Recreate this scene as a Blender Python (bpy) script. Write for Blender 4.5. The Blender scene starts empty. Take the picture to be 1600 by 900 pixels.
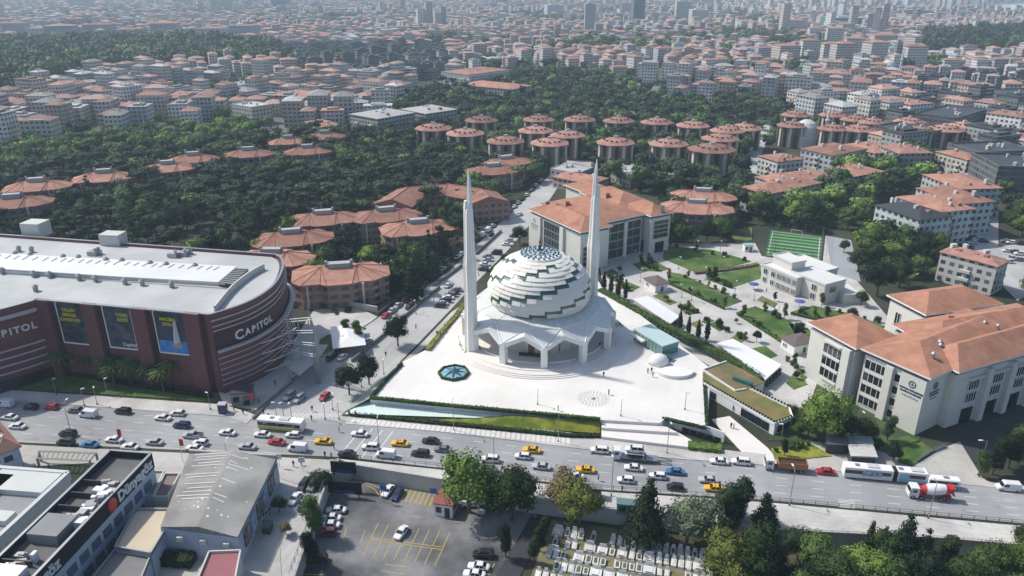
import bpy, bmesh, math, random
import numpy as np
from mathutils import Vector, Matrix, noise
R = math.radians
rnd = random.Random(7)
# ------------------------------------------------------------ camera, sky, sun
S = bpy.context.scene
F, PT, H = 1182.0, R(22.5), 108.0
SP, CP = math.sin(PT), math.cos(PT)
cam = bpy.data.cameras.new('camera'); co = bpy.data.objects.new('camera', cam)
S.collection.objects.link(co); S.camera = co
co.location = (0, 0, H); co.rotation_euler = (R(90 - 22.5), 0, 0)
cam.sensor_width = 36; cam.lens = F / 1600 * 36; cam.clip_end = 20000; cam.clip_start = 1
SUN_EL, SUN_AZ = 48, 293          # azimuth clockwise from +Y
w = bpy.data.worlds.new('World'); S.world = w; w.use_nodes = True
nt = w.node_tree; nt.nodes.clear()
sk = nt.nodes.new('ShaderNodeTexSky'); sk.sky_type = 'NISHITA'; sk.sun_disc = False
sk.sun_elevation = R(SUN_EL); sk.sun_rotation = R(SUN_AZ); sk.dust_density = 1.6; sk.air_density = .8; sk.ozone_density = .5; sk.altitude = 100
bg = nt.nodes.new('ShaderNodeBackground'); bg.inputs[1].default_value = 0.148
wo = nt.nodes.new('ShaderNodeOutputWorld')
nt.links.new(sk.outputs[0], bg.inputs[0]); nt.links.new(bg.outputs[0], wo.inputs[0])
sl = bpy.data.lights.new('sun', 'SUN'); so = bpy.data.objects.new('sun', sl); S.collection.objects.link(so)
sl.energy = 3.6; sl.angle = R(1.6); sl.color = (1, .95, .87)
sd = Vector((math.sin(R(SUN_AZ)) * math.cos(R(SUN_EL)), math.cos(R(SUN_AZ)) * math.cos(R(SUN_EL)), math.sin(R(SUN_EL))))
so.rotation_euler = sd.to_track_quat('Z', 'Y').to_euler()
S.view_settings.view_transform = 'Standard'; S.view_settings.look = 'None'
S.view_settings.gamma = 1; S.view_settings.exposure = 0.27
HAZE = 0.00015
S.cycles.max_bounces = 5; S.cycles.diffuse_bounces = 2; S.cycles.glossy_bounces = 2
S.cycles.volume_bounces = 1; S.cycles.transmission_bounces = 3; S.cycles.caustics_reflective = False

# ------------------------------------------------------------ helpers
COL = S.collection
def G(px, py, z=0.0):                    # where the sight line through a photo point meets height z
    u = (px - 800) / F; v = (py - 450) / F; t = (H - z) / (SP + v * CP)
    return Vector((u * t, (CP - v * SP) * t, z))
def PJ(x, y, z=0.0):
    d = y * CP + (H - z) * SP
    return (800 + F * x / d, 450 + F * ((H - z) * CP - y * SP) / d, d)
def pip(x, y, poly):
    c = False; n = len(poly); j = n - 1
    for i in range(n):
        xi, yi = poly[i]; xj, yj = poly[j]
        if (yi > y) != (yj > y) and x < (xj - xi) * (y - yi) / (yj - yi) + xi: c = not c
        j = i
    return c

class MB:                                # collects polygons, builds one mesh
    def __init__(s): s.v = []; s.f = []; s.m = []; s.uv = []
    def face(s, pts, m=0, uv=None):
        b = len(s.v); s.v += [tuple(p) for p in pts]; s.f.append(tuple(range(b, b + len(pts)))); s.m.append(m)
        s.uv.append(uv if uv else [(0, 0)] * len(pts))
    def box(s, c, size, rz=0, m=0, tilt=None, taper=1.0):
        cx, cy, z0 = c; sx, sy, sz = size; ca, sa = math.cos(rz), math.sin(rz); P = []
        for k, z in enumerate((0, sz)):
            q = 1 if k == 0 else taper
            for (x, y) in ((-.5, -.5), (.5, -.5), (.5, .5), (-.5, .5)):
                X, Y = x * sx * q, y * sy * q; P.append((cx + X * ca - Y * sa, cy + X * sa + Y * ca, z0 + z))
        for q in ((3, 2, 1, 0), (4, 5, 6, 7), (0, 1, 5, 4), (1, 2, 6, 5), (2, 3, 7, 6), (3, 0, 4, 7)):
            s.face([P[i] for i in q], m, [(0, 0), (1, 0), (1, 1), (0, 1)])
        return s
    def prism(s, pts, z0, z1, m=0, mt=None, cap=True, bot=False, uvs=1.0):
        pts = [(p[0], p[1]) for p in pts]
        a = sum(pts[i][0] * pts[(i + 1) % len(pts)][1] - pts[(i + 1) % len(pts)][0] * pts[i][1] for i in range(len(pts)))
        if a < 0: pts = pts[::-1]
        n = len(pts); u = 0
        for i in range(n):
            p, q = pts[i], pts[(i + 1) % n]; L = math.hypot(q[0] - p[0], q[1] - p[1])
            s.face([(p[0], p[1], z0), (q[0], q[1], z0), (q[0], q[1], z1), (p[0], p[1], z1)], m, [(u, z0), (u + L, z0), (u + L, z1), (u, z1)])
            u += round(L / 3.2) * 3.2
        if cap: s.face([(p[0], p[1], z1) for p in pts], m if mt is None else mt)
        if bot: s.face([(p[0], p[1], z0) for p in pts[::-1]], m)
        return s
    def tube(s, p0, p1, r0, r1=None, n=6, m=0, cap=True):
        r1 = r0 if r1 is None else r1; p0, p1 = Vector(p0), Vector(p1); d = (p1 - p0).normalized()
        a = d.cross(Vector((0, 0, 1)) if abs(d.z) < .9 else Vector((1, 0, 0))).normalized(); b = d.cross(a)
        A = [p0 + (a * math.cos(t) + b * math.sin(t)) * r0 for t in [i * 2 * math.pi / n for i in range(n)]]
        B = [p1 + (a * math.cos(t) + b * math.sin(t)) * r1 for t in [i * 2 * math.pi / n for i in range(n)]]
        for i in range(n):
            j = (i + 1) % n; s.face([A[i], B[i], B[j], A[j]], m)
        if cap: s.face(B[::-1], m); s.face(A, m)
        return s
    def path(s, pts, r, n=5, m=0):
        for a, b in zip(pts, pts[1:]): s.tube(a, b, r, r, n, m)
        return s
    def loft(s, rings, m=0, c0=True, c1=True, closed=True):
        for A, B in zip(rings, rings[1:]):
            n = len(A)
            for i in range(n if closed else n - 1):
                j = (i + 1) % n; s.face([A[i], A[j], B[j], B[i]], m)
        if c0: s.face(rings[0][::-1], m)
        if c1: s.face(rings[-1], m)
        return s
    def hip(s, c4, z, h, over=.7, m=0, thick=.35, soff=None, mf=None):
        # c4: A,B,C,D in order; hipped roof with a fascia below the eave
        c = [Vector((p[0], p[1], 0)) for p in c4]; ctr = sum(c, Vector()) / 4
        u = (c[1] - c[0]); v = (c[3] - c[0]); L, W = u.length, v.length; u.normalize(); v.normalize()
        L += 2 * over; W += 2 * over
        def P(a, b, zz): q = ctr + u * a + v * b; return (q.x, q.y, zz)
        e = [P(-L / 2, -W / 2, z), P(L / 2, -W / 2, z), P(L / 2, W / 2, z), P(-L / 2, W / 2, z)]
        if L >= W:
            k = (L - W) / 2 if soff is None else L / 2 - soff
            r1, r2 = P(-k, 0, z + h), P(k, 0, z + h)
            fs = [[e[0], e[1], r2, r1], [e[1], e[2], r2], [e[2], e[3], r1, r2], [e[3], e[0], r1]]
        else:
            k = (W - L) / 2 if soff is None else W / 2 - soff
            r1, r2 = P(0, -k, z + h), P(0, k, z + h)
            fs = [[e[0], e[1], r1], [e[1], e[2], r2, r1], [e[2], e[3], r2], [e[3], e[0], r1, r2]]
        for f in fs: s.face(f, m, [(p[0], p[1]) for p in f])
        lo = [(p[0], p[1], z - thick) for p in e]
        for i in range(4): s.face([lo[i], lo[(i + 1) % 4], e[(i + 1) % 4], e[i]], m if mf is None else mf)
        s.face(lo[::-1], m if mf is None else mf)
        return s
    def mesh(s, name, mats, smooth=False, at=None):
        me = bpy.data.meshes.new(name); V = s.v
        if at is not None: V = [(x - at[0], y - at[1], z - at[2]) for x, y, z in V]
        me.from_pydata(V, [], s.f)
        for q in (mats if isinstance(mats, (list, tuple)) else [mats]): me.materials.append(q)
        me.polygons.foreach_set('material_index', s.m)
        l = me.uv_layers.new(name='UVMap'); l.data.foreach_set('uv', [c for f in s.uv for p in f for c in p])
        if smooth: weld(me); me.polygons.foreach_set('use_smooth', [True] * len(me.polygons))
        me.update(); return me
    def obj(s, name, mats, parent=None, smooth=False, at=None, **k):
        # parent: things' base location is removed so that parts share their thing's origin
        if parent is not None and at is None: at = parent.get('_o', (0, 0, 0))
        me = s.mesh(name, mats, smooth, at)
        o = bpy.data.objects.new(name, me); COL.objects.link(o)
        if parent is not None: o.parent = parent
        elif at is not None: o.location = at
        for a, b in k.items(): o[a] = b
        return o
def weld(me):
    b = bmesh.new(); b.from_mesh(me); bmesh.ops.remove_doubles(b, verts=b.verts, dist=.002); b.to_mesh(me); b.free()
THINGS = []
def reg(o, label, cat, group=None):
    o['label'] = label; o['category'] = cat
    if group: o['group'] = group
    THINGS.append(o); return o
def thing(name, label, cat, loc=(0, 0, 0), rz=0, group=None):
    o = bpy.data.objects.new(name, None); COL.objects.link(o); o.location = loc; o.rotation_euler = (0, 0, rz)
    o.empty_display_size = .1
    return reg(o, label, cat, group)
def wthing(name, label, cat, base, group=None):      # a thing whose parts are written in world coordinates
    o = thing(name, label, cat, base, 0, group); o['_o'] = tuple(base); return o
def copy_tree(o, parent=None):
    c = o.copy(); COL.objects.link(c)
    if parent: c.parent = parent
    for ch in o.children: copy_tree(ch, c)
    return c
def inst(proto, label, cat, loc, rz=0, sc=1, group=None, color=None, first=set()):
    if proto.name in first: o = copy_tree(proto)
    else: first.add(proto.name); o = proto
    THINGS.append(o)
    o.location = loc; o.rotation_euler = (0, 0, rz); o.scale = (sc, sc, sc) if not isinstance(sc, tuple) else sc
    o['label'] = label; o['category'] = cat
    if group: o['group'] = group
    if color:
        for q in [o] + list(o.children_recursive): q.color = (*color, 1)
    return o
def struct(name, mb, mat, **k):
    o = mb.obj(name, mat, **k); o['kind'] = 'structure'; return o
def sheet(name, pts, z, mat, px=True):
    mb = MB(); P = [G(*p, z) for p in pts] if px else [Vector((p[0], p[1], z)) for p in pts]
    a = sum(P[i].x * P[(i + 1) % len(P)].y - P[(i + 1) % len(P)].x * P[i].y for i in range(len(P)))
    if a < 0: P = P[::-1]
    mb.face(P, 0); return struct(name, mb, mat)
def slab(name, pts, z0, z1, mat, px=True):
    P = [G(*p, z1) for p in pts] if px else pts
    return struct(name, MB().prism(P, z0, z1), mat)
def rect(A, B, C, z):          # rectangle from px corners: B is the shared corner
    a, b, c = G(*A, z), G(*B, z), G(*C, z); u = a - b; v = c - b; v = v - u * (v.dot(u) / u.dot(u))
    return [b + u, b, b + v, b + u + v]
def inset(c4, d):
    ctr = sum(c4, Vector()) / 4; u = (c4[1] - c4[0]); v = (c4[3] - c4[0]); L, W = u.length / 2 - d, v.length / 2 - d
    u.normalize(); v.normalize()
    return [ctr - u * L - v * W, ctr + u * L - v * W, ctr + u * L + v * W, ctr - u * L + v * W]

# ------------------------------------------------------------ materials
def node_mat(name):
    m = bpy.data.materials.new(name); m.use_nodes = True; n = m.node_tree; b = n.nodes['Principled BSDF']; return m, n, b
def MATH(n, op, a, b=None, c=None):
    q = n.nodes.new('ShaderNodeMath'); q.operation = op
    for i, x in enumerate((a, b, c)):
        if x is None: continue
        if isinstance(x, (int, float)): q.inputs[i].default_value = x
        else: n.links.new(x, q.inputs[i])
    return q.outputs[0]
def MIX(n, f, a, b, t='MIX'):
    q = n.nodes.new('ShaderNodeMixRGB'); q.blend_type = t
    for i, x in enumerate((f, a, b)):
        if isinstance(x, (int, float)): q.inputs[i].default_value = x
        elif isinstance(x, tuple): q.inputs[i].default_value = (*x[:3], 1)
        else: n.links.new(x, q.inputs[i])
    return q.outputs[0]
def NOISE(n, scale, detail=3, vec=None, dist=0):
    q = n.nodes.new('ShaderNodeTexNoise'); q.inputs['Scale'].default_value = scale; q.inputs['Detail'].default_value = detail
    q.inputs['Distortion'].default_value = dist
    if vec is None:
        g = n.nodes.new('ShaderNodeNewGeometry'); vec = g.outputs['Position']
    n.links.new(vec, q.inputs['Vector']); return q.outputs['Fac']
def RAMP(n, fac, stops):
    q = n.nodes.new('ShaderNodeValToRGB'); e = q.color_ramp.elements
    while len(e) < len(stops): e.new(.5)
    for x, (p, c) in zip(e, stops): x.position = p; x.color = (*c, 1)
    n.links.new(fac, q.inputs[0]); return q.outputs[0]
def M(name, col, rough=.8, var=.12, scale=.6, metal=0, rand=0, objcol=False, col2=None, scale2=None, spec=.4):
    m, n, b = node_mat(name); b.inputs['Roughness'].default_value = rough; b.inputs['Metallic'].default_value = metal
    b.inputs['Specular IOR Level'].default_value = spec
    c = None
    if objcol: c = n.nodes.new('ShaderNodeObjectInfo').outputs['Color']
    if col2 is not None:
        f = NOISE(n, scale2 or scale / 6, 4); c = RAMP(n, f, [(.38, col), (.62, col2)])
    base = c if c is not None else (*col, 1)
    f = NOISE(n, scale, 4); g = MATH(n, 'MULTIPLY_ADD', f, 2 * var, 1 - var)
    if rand:
        oi = n.nodes.new('ShaderNodeObjectInfo'); g = MATH(n, 'MULTIPLY', g, MATH(n, 'MULTIPLY_ADD', oi.outputs['Random'], 2 * rand, 1 - rand))
    if var < .2: g = MATH(n, 'MULTIPLY', g, MATH(n, 'MULTIPLY_ADD', NOISE(n, .035, 6, None, .8), .34, .83))
    x = MIX(n, 1, base, g, 'MULTIPLY'); n.links.new(x, b.inputs['Base Color']); return m
def glassm(name, col, rough=.08):
    m, n, b = node_mat(name); b.inputs['Roughness'].default_value = rough; b.inputs['Specular IOR Level'].default_value = .8
    f = NOISE(n, .25, 2); x = MIX(n, 1, (*col, 1), MATH(n, 'MULTIPLY_ADD', f, .8, .6), 'MULTIPLY'); n.links.new(x, b.inputs['Base Color']); return m
asphalt = M('asphalt', (.25, .257, .262), .8, .07, .35, col2=(.31, .316, .32), scale2=.05)
asphalt2 = M('side_street_asphalt', (.34, .34, .335), .85, .08, .3, col2=(.43, .43, .42), scale2=.05)
darkasph = M('car_park_asphalt', (.045, .048, .052), .7, .25, .8, col2=(.20, .202, .205), scale2=.07)
drive = M('dark_driveway', (.035, .037, .042), .7, .2, .5)
conc = M('concrete', (.38, .37, .34), .85, .12, .5, col2=(.46, .45, .42), scale2=.08)
lightpave = M('light_paving', (.40, .39, .37), .85, .13, .6, col2=(.53, .52, .49), scale2=.09)
marble = M('white_marble_paving', (.67, .655, .61), .6, .03, .3, col2=(.73, .715, .67), scale2=.05)
stone = M('ivory_stone', (.78, .765, .70), .6, .04, .6)
stepm = M('pinkish_stone', (.68, .645, .61), .7, .05, .5)
grass = M('grass', (.035, .088, .014), .95, .4, .5, col2=(.10, .15, .035), scale2=.13)
drygrass = M('dry_grass', (.10, .13, .035), .95, .35, .4, col2=(.19, .155, .06), scale2=.12)
bankgrass = M('bank_planting', (.11, .155, .015), .95, .45, .7, col2=(.27, .27, .04), scale2=.3)
earth = M('earth', (.022, .032, .016), 1, .3, .1, col2=(.055, .055, .035), scale2=.015)
urban = M('far_ground', (.20, .205, .205), 1, .3, .03, col2=(.06, .08, .05), scale2=.006)
leafs = {}
def leafmat(name, a, b_, rand=.34):
    m, n, b = node_mat(name); b.inputs['Roughness'].default_value = .75; b.inputs['Specular IOR Level'].default_value = .15
    oi = n.nodes.new('ShaderNodeObjectInfo'); tc = n.nodes.new('ShaderNodeTexCoord')
    f = NOISE(n, .5, 3, tc.outputs['Object']); f = MATH(n, 'ADD', f, MATH(n, 'MULTIPLY_ADD', oi.outputs['Random'], .3, -.15))
    c = RAMP(n, f, [(.3, a), (.65, b_)])
    g = MATH(n, 'MULTIPLY_ADD', oi.outputs['Random'], 2 * rand, 1 - rand)
    n.links.new(MIX(n, 1, c, g, 'MULTIPLY'), b.inputs['Base Color']); leafs[name] = m; return m
L_dark = leafmat('pine_foliage', (.009, .018, .008), (.025, .040, .016))
L_mid = leafmat('mid_foliage', (.026, .052, .015), (.060, .100, .026))
L_light = leafmat('light_foliage', (.052, .092, .018), (.105, .160, .032))
L_yel = leafmat('yellowish_foliage', (.12, .15, .03), (.20, .21, .05))
L_pale = leafmat('pale_foliage', (.13, .17, .10), (.24, .28, .18))
L_brown = leafmat('bronze_foliage', (.13, .11, .05), (.21, .18, .08))
L_con = leafmat('conifer_foliage', (.010, .022, .013), (.024, .042, .020))
bark = M('bark', (.10, .075, .055), .95, .3, 2)
def tilemat(name, a, b_, rand=.12):
    m, n, b = node_mat(name); b.inputs['Roughness'].default_value = .85; b.inputs['Specular IOR Level'].default_value = .2
    oi = n.nodes.new('ShaderNodeObjectInfo')
    f = NOISE(n, .35, 5); c = RAMP(n, f, [(.3, a), (.7, b_)])
    f2 = NOISE(n, 3.2, 2); g = MATH(n, 'MULTIPLY_ADD', f2, .6, .7)
    ge = n.nodes.new('ShaderNodeNewGeometry'); sz = n.nodes.new('ShaderNodeSeparateXYZ'); n.links.new(ge.outputs['Position'], sz.inputs[0]); row = MATH(n, 'GREATER_THAN', MATH(n, 'FRACT', MATH(n, 'MULTIPLY', sz.outputs[2], 3.3)), .8); g = MATH(n, 'MULTIPLY', g, MATH(n, 'MULTIPLY_ADD', row, -.16, 1.03))
    st_ = MATH(n, 'MULTIPLY_ADD', NOISE(n, .09, 6, None, 1.5), .9, .55); g = MATH(n, 'MULTIPLY', g, st_)
    g = MATH(n, 'MULTIPLY', g, MATH(n, 'MULTIPLY_ADD', oi.outputs['Random'], 2 * rand, 1 - rand))
    n.links.new(MIX(n, 1, c, g, 'MULTIPLY'), b.inputs['Base Color']); return m
tile = tilemat('terracotta_tiles', (.285, .148, .108), (.385, .208, .155), .2)
tile2 = tilemat('weathered_tiles', (.25, .135, .11), (.36, .205, .165), .3)
tile3 = tilemat('campus_roof_tiles', (.31, .150, .098), (.40, .205, .138), .02)
darktile = M('slate_roof', (.05, .055, .06), .6, .2, .5, rand=.2)
greyroof = M('grey_roof', (.30, .30, .29), .8, .2, .4, rand=.25)
white = M('white_paint', (.72, .72, .70), .6, .05, .8)
offwhite = M('offwhite_render', (.50, .50, .46), .75, .06, .5)
ridgem = M('roof_ridge_tiles', (.24, .10, .07), .85, .1, 1)
steel = M('grey_steel', (.33, .34, .35), .4, .05, 1, metal=.6)
darkmetal = M('dark_metal', (.04, .042, .045), .5, .1, 1)
def joint(m, sx, sy, amt, ang=0.0):      # slab joints laid out in metres
    n = m.node_tree; b = n.nodes['Principled BSDF']; src = b.inputs['Base Color'].links[0].from_socket; ge = n.nodes.new('ShaderNodeNewGeometry'); mp = n.nodes.new('ShaderNodeMapping'); mp.inputs['Rotation'].default_value = (0, 0, ang); n.links.new(ge.outputs['Position'], mp.inputs[0])
    br = n.nodes.new('ShaderNodeTexBrick'); br.offset = .5 if sx != sy else 0; br.inputs['Scale'].default_value = 1; br.inputs['Brick Width'].default_value = sx; br.inputs['Row Height'].default_value = sy; br.inputs['Mortar Size'].default_value = .06 * min(sx, sy) ** .5; br.inputs['Color1'].default_value = (1, 1, 1, 1); br.inputs['Color2'].default_value = (.955, .955, .955, 1); br.inputs['Mortar'].default_value = (1 - amt,) * 3 + (1,)
    n.links.new(mp.outputs[0], br.inputs['Vector']); n.links.new(MIX(n, 1, src, br.outputs['Color'], 'MULTIPLY'), b.inputs['Base Color'])
glass = glassm('dark_glass', (.012, .018, .022))
greenglass = glassm('green_glass', (.030, .085, .068), .3)
tealglass = glassm('teal_glass', (.22, .42, .40), .12)
maroon = M('maroon_cladding', (.145, .056, .056), .7, .1, .5)
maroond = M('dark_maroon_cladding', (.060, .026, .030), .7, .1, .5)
roofwhite = M('white_roof_membrane', (.38, .395, .39), .75, .07, .15, col2=(.46, .47, .465), scale2=.05)
roofwhite2 = M('bright_roof_membrane', (.62, .625, .61), .6, .04, .2)
def facade(name, wallcol=None, frac=.55, attr=False, dark=(.03, .035, .04), fw=3.2, fh=3.1):
    # plaster with a window pattern laid out in wall metres (UV)
    m, n, b = node_mat(name); b.inputs['Roughness'].default_value = .8
    uv = n.nodes.new('ShaderNodeUVMap'); sx = n.nodes.new('ShaderNodeSeparateXYZ'); n.links.new(uv.outputs[0], sx.inputs[0])
    U = MATH(n, 'DIVIDE', sx.outputs[0], fw); V = MATH(n, 'DIVIDE', sx.outputs[1], fh)
    fu, fv = MATH(n, 'FRACT', U), MATH(n, 'FRACT', V)
    cu, cv = MATH(n, 'FLOOR', U), MATH(n, 'FLOOR', V)
    wn = n.nodes.new('ShaderNodeTexWhiteNoise'); wn.noise_dimensions = '3D'; cb = n.nodes.new('ShaderNodeCombineXYZ')
    oi = n.nodes.new('ShaderNodeObjectInfo')
    n.links.new(cu, cb.inputs[0]); n.links.new(cv, cb.inputs[1]); n.links.new(oi.outputs['Random'], cb.inputs[2]); n.links.new(cb.outputs[0], wn.inputs[0])
    a = MATH(n, 'MULTIPLY', MATH(n, 'GREATER_THAN', fu, (1 - frac) / 2), MATH(n, 'LESS_THAN', fu, (1 + frac) / 2))
    c = MATH(n, 'MULTIPLY', MATH(n, 'GREATER_THAN', fv, .28), MATH(n, 'LESS_THAN', fv, .76))
    win = MATH(n, 'MULTIPLY', a, c); win = MATH(n, 'MULTIPLY', win, MATH(n, 'GREATER_THAN', sx.outputs[1], .5))
    if attr: at = n.nodes.new('ShaderNodeAttribute'); at.attribute_name = 'Col'; base = at.outputs['Color']
    elif wallcol: base = (*wallcol, 1)
    else: base = oi.outputs['Color']
    f = NOISE(n, .4, 3); wall = MIX(n, 1, base, MATH(n, 'MULTIPLY_ADD', f, .4, .8), 'MULTIPLY')
    slab_ = MATH(n, 'LESS_THAN', fv, .07); wall = MIX(n, MATH(n, 'MULTIPLY', slab_, .35), wall, (.6, .6, .58))
    wc = MIX(n, wn.outputs[0], (*dark, 1), (dark[0] * 4, dark[1] * 4, dark[2] * 4, 1))
    n.links.new(MIX(n, win, wall, wc), b.inputs['Base Color'])
    n.links.new(MATH(n, 'MULTIPLY_ADD', win, -.6, .85), b.inputs['Roughness']); return m
wallm = facade('apartment_render')
wallfar = facade('far_render', attr=True)
walldark = facade('dark_facade', (.10, .10, .11), .6)
def attrmat(name, rough=.85):
    m, n, b = node_mat(name); at = n.nodes.new('ShaderNodeAttribute'); at.attribute_name = 'Col'; b.inputs['Roughness'].default_value = rough
    f = NOISE(n, .5, 3); n.links.new(MIX(n, 1, at.outputs['Color'], MATH(n, 'MULTIPLY_ADD', f, .4, .8), 'MULTIPLY'), b.inputs['Base Color']); return m
rooffar = attrmat('far_roofs')
def streaks(m, ang, amt):
    n = m.node_tree; b = n.nodes['Principled BSDF']; src = b.inputs['Base Color'].links[0].from_socket; ge = n.nodes.new('ShaderNodeNewGeometry'); mp = n.nodes.new('ShaderNodeMapping'); mp.vector_type = 'TEXTURE'; mp.inputs['Rotation'].default_value = (0, 0, ang); mp.inputs['Scale'].default_value = (28, .9, 1); n.links.new(ge.outputs['Position'], mp.inputs[0])
    f = NOISE(n, 1, 4, mp.outputs[0]); sp = NOISE(n, .22, 5, None, 1.0); g = MATH(n, 'MULTIPLY', MATH(n, 'MULTIPLY_ADD', f, amt * 2, 1 - amt), MATH(n, 'SUBTRACT', 1.0, MATH(n, 'MULTIPLY', MATH(n, 'GREATER_THAN', sp, .66), .12)))
    n.links.new(MIX(n, 1, src, g, 'MULTIPLY'), b.inputs['Base Color'])
streaks(asphalt, -.157, .22); streaks(asphalt2, 1.22, .2)
joint(marble, 3.2, 3.2, .07, .3); joint(lightpave, 2.6, 1.3, .16, .2); joint(roofwhite, 30, 3.0, .10, .2); joint(conc, 5, 5, .12, .15)
# ------------------------------------------------------------ ground, roads, paving
PZ = 2.5                                   # plaza level
LZ = -3.4                                  # level of the car park and the cemetery
KEEP = []                                  # circles (x, y, r) kept clear of trees and houses
KPOLY = []                                 # px polygons kept clear
wallline = [G(550, 727), G(700, 752), G(830, 780), G(942, 795), G(1200, 828), G(1475, 842), G(1800, 872)]
W1, W2 = G(512, 745), G(452, 920)
edge = [W2 + (W2 - W1) * 1.2, W2, W1] + wallline + [Vector((500, 80, 0))]
far = [(9000, 0), (9000, 9000), (-9000, 9000), (-9000, -200), (-60, 20)]
mb = MB(); mb.face([(p[0], p[1], -.12) for p in (edge + [Vector((q[0], q[1], 0)) for q in far])][::-1], 0)
struct('ground', mb, earth)
mb = MB(); mb.face([(-70, 0, LZ - .15), (600, 0, LZ - .15), (600, 200, LZ - .15), (-70, 200, LZ - .15)], 0)
struct('lower_ground', mb, earth)
mb = MB(); mb.face([(-8800, 560, -.06), (8800, 560, -.06), (8800, 8800, -.06), (-8800, 8800, -.06)], 0)
struct('city_ground', mb, urban)
# retaining wall round the car park and the cemetery
def ribbon(pts, z0, z1, th, mb=None, m=0):
    mb = mb or MB()
    for a, b in zip(pts, pts[1:]):
        a, b = Vector((a[0], a[1], 0)), Vector((b[0], b[1], 0)); d = (b - a).normalized(); n = Vector((-d.y, d.x, 0)) * th / 2
        mb.prism([a - n, b - n, b + n, a + n], z0, z1, m, bot=True)
    return mb
wl = [Vector((p.x, p.y - .35, 0)) for p in [W1 + Vector((0, .4, 0))] + wallline]
o = ribbon(wl, LZ - .1, .75, .45).obj('retaining_wall', conc); reg(o, 'long concrete retaining wall between the sunken car park and the road pavement', 'wall')
ws = [W1 + Vector((.3, 0, 0)), W2 + Vector((.3, 0, 0)), W2 + (W2 - W1) * .5]
o = ribbon(ws, LZ - .1, .7, .4).obj('side_wall', conc); reg(o, 'straight concrete wall between the sloping street and the car park', 'wall')
# main road
rs = [(-330, 188), (-128, 160.3), (-86.5, 157), (-38.7, 153.5), (-15.1, 148.8), (20.3, 141.1), (57, 137.5), (109, 129.7), (260, 107)]
rn = [(-330, 211), (-141.8, 182), (-76.7, 173.4), (-43.6, 169.7), (-16.4, 165.0), (15.9, 158.3), (38.9, 154.3), (70, 149.9), (107.1, 143), (260, 119)]
sheet('main_road', rs + rn[::-1], 0.0, asphalt, px=False)
# side street running away from the junction
sL = [(385, 662), (440, 612), (500, 560), (590, 497), (700, 425), (820, 312), (870, 262), (885, 240)]
sR = [(905, 240), (890, 265), (850, 325), (790, 395), (745, 440), (700, 488), (650, 540), (600, 590), (545, 660)]
sheet('side_street', sL + sR, -.03, asphalt2); KPOLY.append(sL + sR)
sheet('side_street_south', [(395, 735), (530, 716), (512, 745), (450, 925), (330, 925)], .01, asphalt2)
sheet('back_street', [(885, 262), (900, 250), (1000, 258), (1110, 262), (1190, 258), (1200, 270), (1100, 275), (1000, 272)], .0, asphalt2)
KPOLY.append([(880, 262), (900, 248), (1000, 256), (1190, 256), (1200, 272), (1000, 274)])
sheet('hill_street', [(1150, 262), (1180, 225), (1195, 190), (1205, 190), (1196, 228), (1178, 262)], .02, asphalt2); KPOLY.append([(1148, 262), (1180, 225), (1195, 190), (1207, 190), (1196, 228), (1180, 262)])
sheet('parking_street', [(1530, 330), (1560, 330), (1560, 385), (1600, 380), (1640, 440), (1590, 470), (1520, 400)], .02, asphalt2); KPOLY.append([(1525, 325), (1565, 325), (1565, 380), (1610, 380), (1640, 440), (1590, 470), (1515, 400)])
sheet('dark_drive', [(1500, 660), (1600, 648), (1700, 640), (1700, 700), (1560, 712), (1490, 735), (1455, 720)], .02, drive); KPOLY.append([(1500, 650), (1700, 640), (1700, 700), (1560, 712), (1455, 725)])
sheet('forecourt_right', [(1240, 728), (1260, 690), (1340, 690), (1420, 720), (1500, 690), (1540, 755)], .03, conc); KPOLY.append([(1240, 728), (1260, 690), (1340, 690), (1420, 720), (1500, 690), (1540, 755)])
# pavements with kerbs
slab('north_pavement', [(-60, 602), (0, 608), (350, 632), (400, 648), (385, 662), (350, 650), (0, 624), (-60, 620)], -.1, .14, lightpave)
slab('mosque_pavement', [(545, 648), (640, 647), (900, 677), (1050, 692), (1150, 705), (1205, 712), (1245, 722), (1260, 731), (1050, 716), (900, 700), (700, 675), (540, 662)], -.1, .14, lightpave)
slab('south_pavement', [(530, 717), (700, 735), (940, 768), (1200, 785), (1600, 822), (1800, 845), (1800, 870), (1475, 840), (1200, 826), (942, 793), (830, 778), (700, 750), (550, 725)], -.1, .14, lightpave)
slab('clinic_pavement', [(-60, 694), (0, 693), (250, 706), (430, 714), (530, 719), (505, 745), (480, 760), (430, 745), (440, 900), (380, 925), (230, 925), (260, 760), (200, 720), (-60, 735)], -.1, .12, conc)
slab('campus_verge', [(1200, 688), (1228, 650), (1262, 640), (1262, 560), (1300, 600), (1440, 680), (1420, 720), (1330, 690), (1262, 690)], -.1, .05, M('dark_verge', (.03, .055, .02), .95, .4, .6, col2=(.07, .09, .035), scale2=.2))
slab('campus_pavement', [(1270, 732), (1530, 759), (1700, 778), (1700, 772), (1545, 752), (1500, 728), (1440, 735), (1300, 722)], -.1, .10, conc)
KPOLY += [[(-60, 600), (400, 628), (420, 648), (385, 665), (-60, 622)], [(540, 640), (1260, 700), (1260, 731), (540, 662)], [(500, 715), (1800, 843), (1800, 872), (1200, 828), (830, 782), (550, 727)]]
slab('mall_lawn', [(-60, 590), (20, 590), (70, 560), (335, 600), (345, 628), (0, 605), (-60, 600)], -.1, .2, grass)
slab('mall_forecourt', [(335, 600), (360, 560), (440, 560), (455, 595), (400, 640), (350, 632)], -.1, .13, conc); KPOLY.append([(335, 600), (400, 540), (480, 500), (560, 488), (455, 595), (400, 640), (350, 632)])
slab('service_yard', [(440, 560), (500, 470), (560, 480), (590, 495), (500, 558), (455, 592)], -.1, .1, lightpave)
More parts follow.
